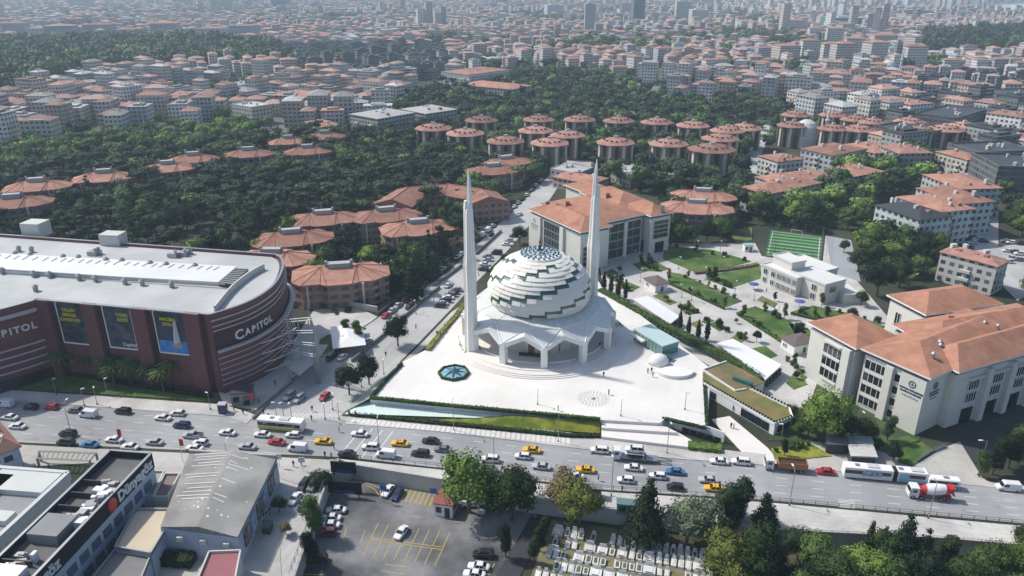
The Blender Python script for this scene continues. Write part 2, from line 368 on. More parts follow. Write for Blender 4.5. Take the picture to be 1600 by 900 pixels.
reg(ribbon([G(452, 480), G(500, 472), G(590, 489)], 0, 2.4, .5).obj('yard_wall', conc), 'grey wall closing the service yard below the nearest villa', 'wall')
slab('planted_strip', [(500, 530), (545, 505), (572, 512), (540, 528), (505, 552), (492, 560)], -.1, .3, grass)
slab('street_margin', [(560, 628), (600, 592), (655, 540), (705, 488), (742, 462), (745, 475), (640, 562), (575, 618), (548, 645)], -.1, .12, lightpave); KPOLY.append([(560, 628), (655, 540), (742, 440), (760, 440), (745, 475), (640, 562), (548, 645)])
# lane markings: dashed lines parallel to the road
def mark(mb, a, b, w, z=.02):
    a, b = Vector((a[0], a[1], z)), Vector((b[0], b[1], z)); d = (b - a).normalized(); n = Vector((-d.y, d.x, 0)) * w / 2
    mb.face([a - n, b - n, b + n, a + n], 0)
paint = M('white_road_paint', (.62, .62, .60), .7, .15, 1.5)
yellow = M('yellow_road_paint', (.50, .36, .05), .7, .25, 1.5)
def yline(line, x):
    for a, b in zip(line, line[1:]):
        if a[0] <= x <= b[0]: return a[1] + (b[1] - a[1]) * (x - a[0]) / (b[0] - a[0])
    return line[-1][1]
mb = MB()
for k in range(1, 5):
    x = -190 + k * 1.1
    while x < 190:
        if not -50 < x < -30:
            ya = yline(rs, x) + (yline(rn, x) - yline(rs, x)) * k / 5; yb = yline(rs, x + 2.6) + (yline(rn, x + 2.6) - yline(rs, x + 2.6)) * k / 5
            mark(mb, (x, ya), (x + 2.6, yb), .16)
        x += 8
for k in (0.03, .97):
    for x in range(-190, 190, 8):
        if -56 < x < -30: continue
        mark(mb, (x, yline(rs, x) * (1 - k) + yline(rn, x) * k), (x + 8, yline(rs, x + 8) * (1 - k) + yline(rn, x + 8) * k), .12)
for i in range(4):                                  # turning guide stripes at the junction
    a = G(531 + i * 17, 712 + i * 1.5, 0); b = G(566 + i * 16, 668 + i * 2, 0); mark(mb, a, b, .28)
for i in range(12):                                 # crossing of the side street
    a = G(452 + i * 6.5, 652, 0); mark(mb, a, a + Vector((1.2, 1.8, 0)), .45)
for i in range(6): mark(mb, G(690 + i * 3, 706 + i * .3), G(712 + i * 3, 708 + i * .3), .16); mark(mb, G(1310, 781 + i * 2.2), G(1336, 783 + i * 2.2), .16)
struct('lane_markings', mb, paint)
mb = MB()                                            # pale paver bands on the mosque pavement
for k in range(44):
    t0, t1 = k / 44, (k + .72) / 44; A0_, A1_, B0_, B1_ = (552, 654), (893, 683), (546, 660), (893, 695)
    L_ = lambda a, b, t: (a[0] + (b[0] - a[0]) * t, a[1] + (b[1] - a[1]) * t)
    mb.face([G(*L_(B0_, B1_, t0), .16), G(*L_(B0_, B1_, t1), .16), G(*L_(A0_, A1_, t1), .16), G(*L_(A0_, A1_, t0), .16)])
struct('pavement_bands', mb, M('paver_white', (.62, .60, .56), .8, .1, 1))
# car park
cp = [(512, 752), (550, 741), (700, 770), (830, 795), (848, 800), (770, 925), (438, 925)]
sheet('car_park', cp, LZ, darkasph)
sheet('cemetery_driveway', [(835, 797), (862, 803), (838, 850), (800, 925), (760, 925)], LZ + .04, drive)
slab('cemetery_ground', [(862, 812), (960, 825), (1110, 870), (1120, 925), (820, 925)], LZ - .3, LZ + .12, M('cemetery_soil', (.22, .18, .11), 1, .25, .5, col2=(.12, .13, .05), scale2=.25))
slab('south_verge', [(872, 790), (1800, 880), (1800, 1000), (1120, 1000), (1110, 870), (960, 825), (862, 812)], LZ - .3, LZ + .05, M('rough_ground', (.10, .09, .055), 1, .3, .3, col2=(.06, .075, .03), scale2=.1))
mb = MB(); z = LZ + .02
def yl(a, b, w=.14): mark(mb, G(*a, z), G(*b, z), w, z)
yl((580, 840), (693, 855)); yl((580, 843), (692, 859)); yl((580, 840), (580, 843)); yl((693, 855), (692, 859))
for i in range(8):
    t = i / 7; a = (580 + 112 * t, 840 + 15 * t)
    if i < 8: yl(a, (a[0] + 11, a[1] - 23)); yl((a[0] - 1, a[1] + 4), (a[0] - 13, a[1] + 29))
for i in range(7):
    x = 625 + i * 7.5; yl((x + 9, 763 + i * 1.2), (x, 783 + i * 1.2), .18); yl((x + 11, 763.3 + i * 1.2), (x + 2, 783.3 + i * 1.2), .12)
yl((562, 752), (586, 765)); yl((586, 765), (595, 778)); yl((595, 778), (594, 763)); yl((570, 753), (594, 763)); yl((541, 825), (536, 845)); yl((570, 829), (563, 848))
yl((602, 882), (640, 886)); yl((596, 892), (632, 897)); yl((636, 806), (658, 808)); yl((710, 815), (731, 816)); yl((725, 813), (731, 816)); yl((474, 885), (469, 900)); yl((470, 897), (505, 898)); yl((773, 880), (762, 900)); yl((770, 785), (774, 818))
struct('bay_markings', mb, yellow)

# campus ground
camp = [(935, 398), (945, 470), (1110, 572), (1180, 600), (1215, 640), (1262, 640), (1290, 560), (1400, 510), (1340, 440), (1330, 375), (1290, 368), (1285, 415), (1190, 400), (1180, 380), (1040, 380), (935, 385)]
slab('campus_paving', camp, -.1, .06, lightpave); KPOLY.append(camp)
slab('courtyard', [(935, 400), (1000, 395), (1008, 410), (985, 425), (940, 425)], -.05, .12, conc)
slab('sports_court', [(1290, 368), (1330, 375), (1345, 440), (1300, 425)], -.1, .16, M('court_grey', (.30, .32, .34), .8, .08, .5)); KPOLY.append([(1190, 355), (1345, 365), (1350, 450), (1190, 410)])
for i, (p, mt) in enumerate([
    ([(1038, 384), (1112, 390), (1174, 408), (1120, 422), (1084, 424), (1036, 404)], grass),
    ([(1104, 430), (1145, 424), (1188, 416), (1190, 434), (1140, 450), (1104, 436)], grass),
    ([(1042, 424), (1064, 428), (1160, 470), (1132, 480), (1044, 440)], grass),
    ([(1150, 488), (1180, 478), (1232, 500), (1262, 520), (1222, 532)], grass),
    ([(1237, 487), (1270, 477), (1330, 490), (1385, 510), (1372, 516), (1300, 502)], grass),
    ([(988, 412), (1020, 405), (1045, 420), (1030, 424), (1000, 422)], grass),
    ([(1020, 462), (1032, 458), (1058, 472), (1046, 476)], drygrass),
    ([(945, 425), (956, 420), (968, 427), (950, 430)], grass),
    ([(958, 445), (980, 440), (1000, 448), (985, 456)], grass),
    ([(1190, 462), (1215, 474), (1208, 480), (1183, 468)], drygrass),
    ([(1232, 505), (1262, 512), (1275, 530), (1250, 535)], grass),
    ([(1172, 545), (1196, 540), (1215, 555), (1196, 562)], grass),
    ([(1000, 478), (1012, 474), (1024, 482), (1012, 487)], grass),
    ([(1078, 505), (1092, 500), (1100, 508), (1088, 512)], drygrass),
    ([(1058, 478), (1078, 472), (1094, 488), (1076, 492)], grass),
    ([(1096, 502), (1108, 497), (1117, 501), (1102, 505)], grass),
    ([(1106, 506), (1120, 502), (1138, 512), (1124, 517)], grass),
    ([(1140, 530), (1152, 520), (1170, 527), (1156, 536)], grass),
    ([(1228, 598), (1240, 583), (1262, 600), (1240, 608)], grass),
    ([(1240, 580), (1250, 576), (1262, 588), (1256, 594)], grass),
    ([(1400, 705), (1440, 690), (1462, 706), (1425, 728), (1405, 722)], grass),
    ([(1380, 690), (1420, 680), (1436, 688), (1395, 702)], grass),
    ([(1205, 700), (1262, 690), (1300, 712), (1262, 716), (1210, 718)], bankgrass),
    ([(1140, 360), (1175, 355), (1175, 375), (1150, 380)], drygrass)]):
    slab('lawn' if i < 8 else 'planting_bed', p, -.1, .22, mt)
slab('villa_lawn', [(560, 388), (585, 380), (606, 404), (580, 408), (600, 402)], -.1, .1, M('bright_lawn', (.07, .17, .02), .95, .2, .5)); KPOLY.append([(545, 385), (590, 376), (625, 405), (625, 422), (570, 415)])
slab('pool_terrace', [(590, 408), (612, 404), (622, 412), (600, 420)], -.1, .14, lightpave)
sheet('pool_water', [(596, 412), (608, 408), (614, 411), (602, 416)], .16, M('pool_blue', (.10, .55, .62), .1, .05, 1))
sheet('distant_water', [(1478, 11), (1600, 6), (1760, 4), (1760, 30), (1600, 23), (1545, 18)], .3, M('strait_water', (.36, .42, .42), .25, .06, .01))
KPOLY.append([(1440, 9), (1600, 4), (1800, 2), (1800, 34), (1600, 26), (1540, 20)])
sheet('green_meadow', [(840, 250), (865, 240), (865, 256), (845, 262)], .1, grass)
sheet('hill_meadow', [(165, 235), (230, 222), (330, 218), (345, 228), (240, 250), (180, 256)], .1, M('meadow', (.09, .15, .03), 1, .3, .1, col2=(.13, .19, .05), scale2=.03))
sheet('villa_path', [(455, 290), (500, 283), (520, 290), (490, 308), (470, 310)], .1, lightpave)
sheet('park_clearing', [(840, 163), (880, 158), (885, 166), (850, 172)], .1, lightpave)
# ------------------------------------------------------------ plaza
plz = [(578, 622), (628, 566), (672, 543), (712, 500), (742, 465), (800, 425), (930, 432), (950, 462), (1000, 492), (1110, 575), (1106, 666), (1040, 650), (1030, 661), (940, 656)]
slab('plaza', plz, -.1, PZ, marble); KPOLY.append([(530, 650), (628, 560), (742, 440), (800, 400), (930, 400), (1110, 560), (1250, 640), (1210, 715), (1050, 700)])
sheet('reflecting_pool', [(538, 646), (579, 623), (802, 649), (742, 653)], .9, M('pool_water_pale', (.58, .70, .66), .3, .08, .3))
mb = MB(); T = [G(534, 647, .6), G(640, 652, .85), G(745, 654, .85), G(800, 650, 2.1), G(938, 658, 2.2)]; B_ = [G(534, 650, .16), G(640, 656, .16), G(745, 664, .16), G(800, 668, .16), G(938, 677, .16)]
for i in range(4): mb.face([B_[i], B_[i + 1], T[i + 1], T[i]])
struct('grass_bank', mb, bankgrass)
mb = MB(); p = [G(578, 622, PZ), G(628, 566, PZ), G(620, 566, .2), G(534, 646, .2)]
mb.face([p[3], p[0], p[1], p[2]]); struct('glass_slope', mb, M('pool_slope', (.30, .36, .30), .3, .2, .5))
for i, (zz, p) in enumerate([(1.7, [(940, 656), (1030, 661), (1060, 676), (940, 668)]), (.9, [(940, 668), (1060, 676), (1085, 690), (1090, 700), (940, 682)])]):
    slab('plaza_steps', p, -.1, zz, stepm)
# pavement trellis panels at the foot of the bank
prt = MB().box((-.45, 0, 0), (1.2, .12, .9)).box((0, 0, .9), (2.0, 1.3, .08))
def leafbox(mb, a, b, w, h, z0, step=.35, rs_=rnd, m=0, lq=.35):
    a, b = Vector((a[0], a[1], 0)), Vector((b[0], b[1], 0)); d = b - a; L = d.length; d.normalize(); n = Vector((-d.y, d.x, 0))
    mb.prism([a - n * w / 2 * .85, b - n * w / 2 * .85, b + n * w / 2 * .85, a + n * w / 2 * .85], z0, z0 + h * .88, m)
    k = int(L * (w + 2 * h) / (step * step))
    for _ in range(k):
        t = rs_.random() * L; s_ = rs_.random() * (w + 2 * h)
        if s_ < h: o_, zz = -w / 2, s_
        elif s_ < h + w: o_, zz = s_ - h - w / 2, h
        else: o_, zz = w / 2, s_ - h - w
        c = a + d * t + n * o_; c.z = z0 + zz + rs_.uniform(-.1, .1); q = lq * rs_.uniform(.6, 1.3)
        u = Vector((rs_.uniform(-1, 1), rs_.uniform(-1, 1), rs_.uniform(-.6, .6))).normalized() * q; v = u.cross(Vector((rs_.uniform(-1, 1), rs_.uniform(-1, 1), .6))).normalized() * q
        mb.face([c - u * .5, c + v * .5, c + u * .5, c - v * .5], m)
def hedge(pts, w, h, z0, label, mat=L_mid, bumps=False, name='hedge'):
    P = [G(*p, z0 + h * .7) for p in pts]; mb = MB()
    for a, b in zip(P, P[1:]): leafbox(mb, a, b, w, h, z0)
    o = mb.obj(name, mat); reg(o, label, 'hedge'); return o
hedge([(579, 620), (700, 632), (820, 643), (938, 654)], .9, .9, PZ, 'clipped low green hedge along the front edge of the white plaza', L_mid)
hedge([(579, 620), (603, 592), (628, 567)], .8, .9, PZ, 'short hedge climbing the left corner of the plaza beside the glass slope', L_mid)
hedge([(548, 646), (640, 655), (745, 665), (890, 679), (938, 680)], 1.2, .8, .15, 'dark clipped hedge at the foot of the grass bank by the pavement', L_dark)
hedge([(668, 545), (688, 520), (712, 493), (726, 474)], 1.6, 1.0, PZ, 'yellowish hedge along the street side of the plaza', L_yel)
hedge([(938, 452), (985, 478), (1040, 508), (1080, 528), (1120, 548), (1160, 572), (1190, 592)], 3.0, 2.0, 1.5, 'long dense hedge between the plaza and the campus gardens', L_mid)
hedge([(1035, 653), (1104, 668)], .8, .7, PZ, 'small hedge above the dark glazed front of the terrace', L_mid)
hedge([(1100, 582), (1105, 664)], .8, .6, PZ, 'thin hedge down the right edge of the white plaza', L_mid)
hedge([(1075, 694), (1128, 700)], 3.2, .9, .2, 'planted strip in front of the dark glazed terrace wall', L_light)
hedge([(722, 524), (723, 541), (732, 551)], 2.2, .7, PZ, 'curved planting bed left of the mosque minaret base', L_mid)
hedge([(962, 504), (968, 512)], 2.4, .7, PZ, 'small round planting bed right of the mosque wall', L_mid)

# ------------------------------------------------------------ the mosque
mc = G(836, 512, PZ) * 0 + Vector((8.4, 216.0, PZ)); mq = wthing('mosque', 'white mosque with swirling ribbed dome, green glass bands and star shaped canopy', 'mosque', mc)
def pol(r, a, z, c=mc): return Vector((c.x + r * math.cos(a), c.y + r * math.sin(a), PZ + z))
def ringpts(r, n, z, off=0): return [pol(r, off + i * 2 * math.pi / n, z) for i in range(n)]
struct('mosque_steps', MB().prism(ringpts(28.8, 64, 0), PZ - .1, PZ + .22).prism(ringpts(28.1, 64, 0), PZ - .1, PZ + .44).prism(ringpts(27.4, 64, 0), PZ - .1, PZ + .66), stepm)
BZ = .66
MB().prism(ringpts(25.2, 64, 0), PZ + BZ, PZ + BZ + .25).obj('platform', M('platform_stone', (.74, .70, .65), .6, .05, .6), mq)
drumwall = M('drum_wall_stone', (.72, .66, .58), .7, .1, .5)
MB().prism(ringpts(15.0, 24, 0), PZ + BZ + .25, PZ + 12.0).obj('drum', drumwall, mq)
A0 = R(2.0 - 30 * 3)           # first front pillar direction
for k in range(12):
    a = A0 + k * R(30) + R(0); am = a + R(15)
    # glazed bay between two ribs of the drum
    d = Vector((math.cos(am), math.sin(am), 0)); t = Vector((-d.y, d.x, 0))
    if k != 11 and k != 2:
        c = mc + d * 14.62
        mb = MB(); mb.box((c.x, c.y, PZ + 1.2), (3.6, .4, 6.2), math.atan2(t.y, t.x)); mb.obj('bay_window', M('bay_glass', (.22, .24, .22), .3, .1, 1) if k in (0, 1) else glassm('bay_glass_%d' % k, (.45, .36, .27), .5) if k == 9 else drumwall, mq)
# the door faces the camera
da = R(-100); c = pol(14.9, da, 0); t = da + math.pi / 2
d_ = MB().box((c.x, c.y, PZ + .9), (3.6, .5, 5.4), t).obj('door_surround', stone, mq)
cc = pol(15.2, da, 0); MB().box((cc.x, cc.y, PZ + .95), (1.9, .3, 3.2), t).obj('door', M('brown_wood', (.26, .13, .06), .5, .2, 2), d_, at=tuple(mc))
cc = pol(16.4, da, 0); MB().box((cc.x, cc.y, PZ + .92), (7.0, .7, .8), t).obj('shoe_bench', darkmetal, mq)
# 12 pillars, gabled canopy, ribs
canopy = M('canopy_panels', (.58, .60, .58), .5, .05, .5)
HP, ZM, ZI = 7.4, 10.9, 12.1
RI, RM, RO = 14.9, 19.4, 24.2
mb = MB(); mr = MB(); me_ = MB()
for k in range(12):
    a = A0 + k * R(30); ap, an = a - R(15), a + R(15)
    P0 = pol(RO, a, HP); M0, M1 = pol(RM, ap, ZM), pol(RM, an, ZM); I0, I1, I2 = pol(RI, ap, ZI), pol(RI, a, ZI), pol(RI, an, ZI)
    mb.face([P0, M1, M0]); MM = (M0 + M1) / 2 + Vector((0, 0, .5)); mb.face([M0, M1, MM]); mb.face([M0, MM, I1, I0]); mb.face([MM, M1, I2, I1])
    # outer gable edge beams from pillar head up to the two peaks
    O0, O1 = pol(RM + 2.9, ap, ZM - .9), pol(RM + 2.9, an, ZM - .9)
    for q, O in ((M0, O0), (M1, O1)):
        mb.face([P0, q, O]); me_.face([P0 + Vector((0, 0, -1.5)), P0, O, O + Vector((0, 0, -1.3))])
        mr.tube(P0 + Vector((0, 0, .1)), q + Vector((0, 0, .1)), .22, .2, 4)
    mr.tube(M0, M1, .16, .16, 4); mr.tube(M1, I2, .14, .14, 4)
mb.obj('canopy', canopy, mq); mr.obj('canopy_ribs', white, mq); me_.obj('canopy_edge', white, mq)
for k in range(12):
    a = A0 + k * R(30); c = pol(RO - .9, a, 0)
    m_ = MB(); t = a + math.pi / 2
    P = lambda r, s_, z: pol(r, a, z) + Vector((math.cos(t), math.sin(t), 0)) * s_
    rings = [[P(RO - 1.9, -.95, z), P(RO - .1 + dz, -.95 * f, z), P(RO - .1 + dz, .95 * f, z), P(RO - 1.9, .95, z)] for z, f, dz in ((BZ, 1, -.1), (5.2, .95, 0), (HP + .1, .75, .15))]
    m_.loft(rings); m_.obj('pillar', stone, mq)
struct_r = MB(); 
for r0, z0 in ((21.0, BZ + .25),): 
    P = ringpts(r0, 64, 0); Q = ringpts(r0 + .3, 64, 0)
    for i in range(64):
        j = (i + 1) % 64; struct_r.face([(P[i].x, P[i].y, PZ + 1.4), (Q[i].x, Q[i].y, PZ + 1.4), (Q[j].x, Q[j].y, PZ + 1.4), (P[j].x, P[j].y, PZ + 1.4)]); struct_r.face([(Q[i].x, Q[i].y, PZ + .9), (Q[j].x, Q[j].y, PZ + .9), (Q[j].x, Q[j].y, PZ + 1.4), (Q[i].x, Q[i].y, PZ + 1.4)])
struct_r.obj('balustrade', stone, mq)
# dome: 15 overlapping courses of curved panels, stepped in and out, green ones winding upward
NR, NS = 15, 24
ZB, ZT = 10.8, 27.0
def prof(t): # t 0..1 -> radius, z
    z = ZB + (ZT - ZB) * (1 - math.cos(t * math.pi / 2)) ** .0 * 0
    ph = -.42 + t * (1.18 + .42)
    return 15.35 * math.cos(ph), 16.3 + 11.6 * math.sin(ph)
ds = MB(); dgs = [MB() for _ in range(4)]; dw = MB()
for i in range(NR):
    r0, z0 = prof(i / NR); r1, z1 = prof((i + 1) / NR)
    for j in range(NS):
        off = ((j * 2 + i * 3) % 5) * .05 + ((j + i) % 2) * .05
        green = (i - j) % 6 == 2 and 0 <= i < 14; gnext = (i - j) % 6 == 1 and i < 14
        half = (i - j) % 6 == 3 and j % 3 == 0 and i < 12
        gk = ((i - j - (1 if gnext else 2)) % 24) // 6; mbx = dgs[gk] if green else ds
        a0 = R(-90) + j * R(15) + i * R(2.0); sub = 3
        for s_ in range(sub):
            b0, b1 = a0 + R(15) * s_ / sub, a0 + R(15) * (s_ + 1) / sub
            ro = r0 + .50 + off; ri = r1 + .18 + off * .4; zl = z0 - .06; zu = z1 + .02
            if green: ro -= .25; ri -= .05
            fade = .0
            if gnext and s_ == 0: mbx2 = dgs[gk]
            else: mbx2 = mbx
            p = [pol(ro, b0, zl), pol(ro, b1, zl), pol(ri, b1, zu), pol(ri, b0, zu)]
            mbx2.face(p)
            mbx2.face([pol(r0 - .3, b0, zl - .0), pol(r0 - .3, b1, zl), p[1], p[0]])
            if s_ == 0: mbx2.face([p[0], p[3], pol(ri - .8, b0, zu), pol(ro - 1.0, b0, zl)])
            if s_ == sub - 1: mbx2.face([p[2], p[1], pol(ro - 1.0, b1, zl), pol(ri - .8, b1, zu)])
ds.obj('dome_shell', M('dome_stone', (.70, .68, .61), .6, .06, .5), mq); [q.obj('glass_band', greenglass, mq) for q in dgs]
dw.prism(ringpts(15.1, 48, 0), PZ + 9, PZ + 11.2).obj('dome_ring', M('grey_ring', (.36, .35, .31), .6, .1, 1), mq)
rt, zt = prof(1.0)
MB().loft([[pol(r, i * math.pi / 24, z) for i in range(48)] for r, z in ((rt + .9, zt - .3), (rt + .5, zt + .35), (rt - .4, zt + .55))], c0=False, c1=True).obj('dome_cap', white, mq)
star = MB(); blue = MB()
for ring, (r, n) in enumerate(((.9, 6), (2.1, 10), (3.3, 14), (4.5, 18), (5.6, 22))):
    for k in range(n):
        a = k * 2 * math.pi / n + ring * .3; c = pol(r, a, zt + .55 + (rt - r) * .16); w_ = .62
        q = [c + Vector((math.cos(a + b), math.sin(a + b), 0)) * w_ * f + Vector((0, 0, 0)) for b, f in ((0, 1.1), (math.pi / 2, .8), (math.pi, 1.1), (-math.pi / 2, .8))]
        top = c + Vector((0, 0, .55))
        for i in range(4): (blue if i % 2 else star).face([q[i], q[(i + 1) % 4], top])
blue.obj('crown_glass', M('crown_blue', (.03, .10, .15), .2, .2, 1), mq); star.obj('crown_star', M('crown_pale', (.22, .38, .44), .3, .1, 1), mq)
cc = pol(0, 0, zt + 1.2); mb = MB()
for z0, z1, a, b in ((0, 1.2, .7, .25), (1.2, 1.7, .45, .45), (1.7, 2.6, .2, .15), (2.6, 3.0, .35, .3), (3.0, 5.0, .12, .03)): mb.tube(cc + Vector((0, 0, z0)), cc + Vector((0, 0, z1)), a, b, 8)
mb.obj('finial', M('bronze', (.08, .07, .05), .4, .1, 1, metal=.5), mq)
KEEP.append((mc.x, mc.y, 34))
# minarets: pleated, tapering, with a split tip
def minaret(base, top, h2, label, flip):
    b = Vector(base); m_ = wthing('minaret', label, 'minaret', b)
    def ring(r, z, n=16, dx=0, ex=1.0): return [Vector((b.x + dx + (r * (1.0 if i % 2 else .84)) * math.cos(i * 2 * math.pi / n) * ex, b.y + (r * (1.0 if i % 2 else .84)) * math.sin(i * 2 * math.pi / n), z)) for i in range(n)]
    H_ = top; z0 = b.z - .2
    mb = MB(); mb.loft([ring(2.25, z0), ring(2.05, z0 + H_ * .18), ring(1.9, z0 + H_ * .36), ring(2.1, z0 + H_ * .5), ring(1.75, z0 + H_ * .56), ring(1.35, z0 + H_ * .78), ring(1.15, z0 + H_ * .80)])
    mb.obj('shaft', stone, m_)
    mb = MB(); s_ = 1 if flip else -1
    mb.loft([ring(1.0, z0 + H_ * .79, 12, .25 * s_), ring(.85, z0 + H_ * .86, 12, .3 * s_), ring(.5, z0 + H_ * .95, 12, .2 * s_), ring(.12, z0 + H_, 12, .1 * s_)])
    mb.obj('spire', stone, m_)
    mb = MB(); mb.loft([ring(.75, z0 + H_ * .5, 10, -.9 * s_), ring(.7, z0 + H_ * .8, 10, -.75 * s_), ring(.55, z0 + H_ * h2, 10, -.7 * s_)]); mb.obj('fin', stone, m_)
    KEEP.append((b.x, b.y, 5)); return m_
minaret((-12.2, 204.6, PZ), 56.4, .84, 'tall white pleated minaret on the left of the mosque beside the street', True)
minaret((25.4, 222.5, PZ), 55.0, .86, 'tall white pleated minaret on the right of the mosque', False)
# blue star skylight
c = G(709, 584, PZ); o = wthing('skylight', 'octagonal star skylight of blue glass ringed by planting on the plaza', 'skylight', c)
mb = MB(); st = MB(); rr = MB()
for k in range(8):
    a0, a1, am = k * R(45), (k + 1) * R(45), (k + .5) * R(45)
    V = lambda r, a, z: Vector((c.x + r * math.cos(a), c.y + r * math.sin(a), PZ + z))
    mb.face([V(4.0, a0, .35), V(4.0, a1, .35), V(1.5, am, .9)]); st.face([V(4.0, a0, .35), V(1.5, am, .9), V(0, 0, 1.6)]); st.face([V(0, 0, 1.6), V(1.5, am, .9), V(4.0, a1, .35)])
    rr.face([V(4.0, a0, .5), V(4.6, a0, .5), V(4.6, a1, .5), V(4.0, a1, .5)]); rr.face([V(4.6, a0, 0), V(4.6, a1, 0), V(4.6, a1, .5), V(4.6, a0, .5)])
    leafbox(rr, V(4.3, a0, 0), V(4.3, a1, 0), .5, .3, PZ + .5)
mb.obj('glass_panel', M('sky_blue_glass', (.20, .38, .48), .15, .1, 1), o); st.obj('star', M('deep_teal', (.02, .09, .13), .2, .2, 1), o); rr.obj('planted_rim', L_mid, o)
# white rosette set in the paving
c = G(927, 623, PZ); mb = MB(); gr_ = M('rosette_grey', (.30, .30, .29), .6, .15, 2)
for r, n, l in ((.6, 8, .5), (1.5, 12, .6), (2.5, 18, .6), (3.5, 24, .7), (4.3, 30, .35)):
    for k in range(n):
        a = k * 2 * math.pi / n + r; d = Vector((math.cos(a), math.sin(a), 0)); t = Vector((-d.y, d.x, 0)); p = c + d * r + Vector((0, 0, .03))
        mb.face([p - d * l * .7, p + t * l * .33, p + d * l * .7, p - t * l * .33])
mb.tube(c, c + Vector((0, 0, .35)), .55, .3, 10)
reg(mb.obj('rosette', gr_), 'round grey rosette of petals set in the white plaza paving', 'rosette')
# glass pavilion and white shell
gp = rect((991, 514), (1035, 540), (1058, 531), PZ + 3.8); c = sum(gp, Vector()) / 4; o = wthing('glass_pavilion', 'pale green glass pavilion with a flat glass roof on the plaza', 'pavilion', (c.x, c.y, PZ))
MB().prism(gp, PZ + .02, PZ + 3.5).obj('glass_wall', M('pavilion_glass', (.12, .24, .22), .1, .15, .8), o); MB().prism([p + (p - c).normalized() * .35 for p in gp], PZ + 3.5, PZ + 3.85).obj('glass_roof', M('pavilion_roof_glass', (.46, .60, .58), .1, .06, .5), o)
mb = MB(); u = (gp[0] - gp[1]); 
for k in range(7):
    p = gp[3] + (gp[2] - gp[3]) * (k + .5) / 7; mb.tube((p.x, p.y, PZ + 3.8), (p.x, p.y, PZ + 5.2), .07, .05, 5)
mb.obj('mast', steel, o)
for k in range(9):
    p = gp[0] + (gp[1] - gp[0]) * k / 8; MB().box((p.x, p.y, PZ), (.14, .14, 3.6)).obj('mullion', white, o)
q = gp[1] + (gp[0] - gp[1]) * .55; d = (gp[1] - gp[2]).normalized(); MB().prism([q + d * .2, q + d * 1.6, q + d * 1.6 + u * .42, q + d * .2 + u * .42], PZ + 2.0, PZ + 2.5, bot=True).obj('entrance_canopy', white, o)
q = gp[1] + Vector((1.2, -1.6, 0)); MB().box((q.x, q.y, PZ), (2.6, 2.2, 1.6), R(-35)).obj('entrance_porch', greenglass, o); KEEP.append((c.x, c.y, 6))
c = G(1030, 571, PZ); mb = MB()
mb.loft([[Vector((c.x + r * math.cos(a), c.y + 1.2 + r * .8 * math.sin(a), PZ + z)) for a in [i * R(15) for i in range(24)]] for r, z in ((3.0, 0), (2.9, 1.2), (2.3, 2.3), (1.2, 2.9), (.2, 3.1))])
reg(mb.obj('shell_dome', white, smooth=True), 'small smooth white dome beside the glass pavilion', 'dome')
c = G(1054, 582, PZ); mb = MB(); 
for r, z1 in ((5.4, 1.0), (4.7, .55)):
    for k in range(14):
        a0, a1 = R(180 + k * 13), R(180 + (k + 1) * 13); V = lambda rr_, a: (c.x + rr_ * math.cos(a), c.y + rr_ * .75 * math.sin(a))
        mb.prism([V(r, a0), V(r, a1), V(r - .6, a1), V(r - .6, a0)], PZ, PZ + z1)
mb.prism([(c.x + 4.2 * math.cos(a), c.y + 3.1 * math.sin(a)) for a in [i * R(20) for i in range(18)]], PZ, PZ + .4)
reg(mb.obj('curved_bench', white), 'curved white stone seating wall on the right of the plaza', 'bench')
# visitor building with the roof lawn
c = G(1170, 625, 3.5); o = wthing('visitor_centre', 'low white building with a dry lawn on its roof beside the plaza', 'building', (c.x, c.y, 0))
low = [G(*p, 3.4) for p in [(1100, 598), (1098, 580), (1149, 611), (1172, 607), (1233, 637), (1238, 652), (1211, 662)]]
up = [G(*p, 3.4) for p in [(1098, 578), (1135, 565), (1180, 585), (1194, 597), (1166, 608), (1149, 611)]]
MB().prism(low, -.1, 3.1).obj('wall', white, o); MB().prism(up, -.1, 3.1).obj('upper_wall', white, o)
MB().prism(low, 3.1, 3.25).obj('roof_lawn', drygrass, o); MB().prism(up, 3.1, 3.3).obj('upper_roof_lawn', M('olive_lawn', (.12, .12, .045), .95, .3, .3, col2=(.20, .15, .08), scale2=.2), o)
ribbon([low[0], low[6], low[5], low[4], low[3]], 2.9, 3.75, .35).obj('parapet', white, o); ribbon([up[0], up[1]], 3.0, 3.7, .3).obj('rear_parapet', white, o); ribbon([up[0], up[5], up[4]], 3.0, 3.7, .3).obj('middle_parapet', white, o)
mb = MB()
for a, b in ((low[0], low[6]), (low[4], low[3]), (low[5], low[6])):
    n_ = int((b - a).length / .9)
    for k in range(n_):
        p = a + (b - a) * (k + .5) / n_; q = .3; z = 3.75
        mb.box((p.x, p.y + .1, z), (.5, .5, .4), .6, taper=.7)
mb.obj('planter_shrubs', L_con, o)
a, b = low[0], low[6]; d = (b - a).normalized(); n = Vector((d.y, -d.x, 0)); n = n if n.y < 0 else -n
for t0, t1, z0, z1 in ((.56, .94, .3, 2.5), (.12, .2, .4, 2.2)):
    for k in range(4 if t1 - t0 > .2 else 1):
        nn = 4 if t1 - t0 > .2 else 1; s0 = t0 + (t1 - t0) * k / nn; s1 = t0 + (t1 - t0) * (k + .92) / nn; p, q = a + (b - a) * s0 + n * .1, a + (b - a) * s1 + n * .1
        ribbon([p, q], z0, z1, .15).obj('window', glass, o)
p, q = low[6], low[5]; ribbon([p + (q - p) * .15 + Vector((.2, -.2, 0)), p + (q - p) * .85 + Vector((.2, -.2, 0))], .6, 2.4, .15).obj('window', glass, o)
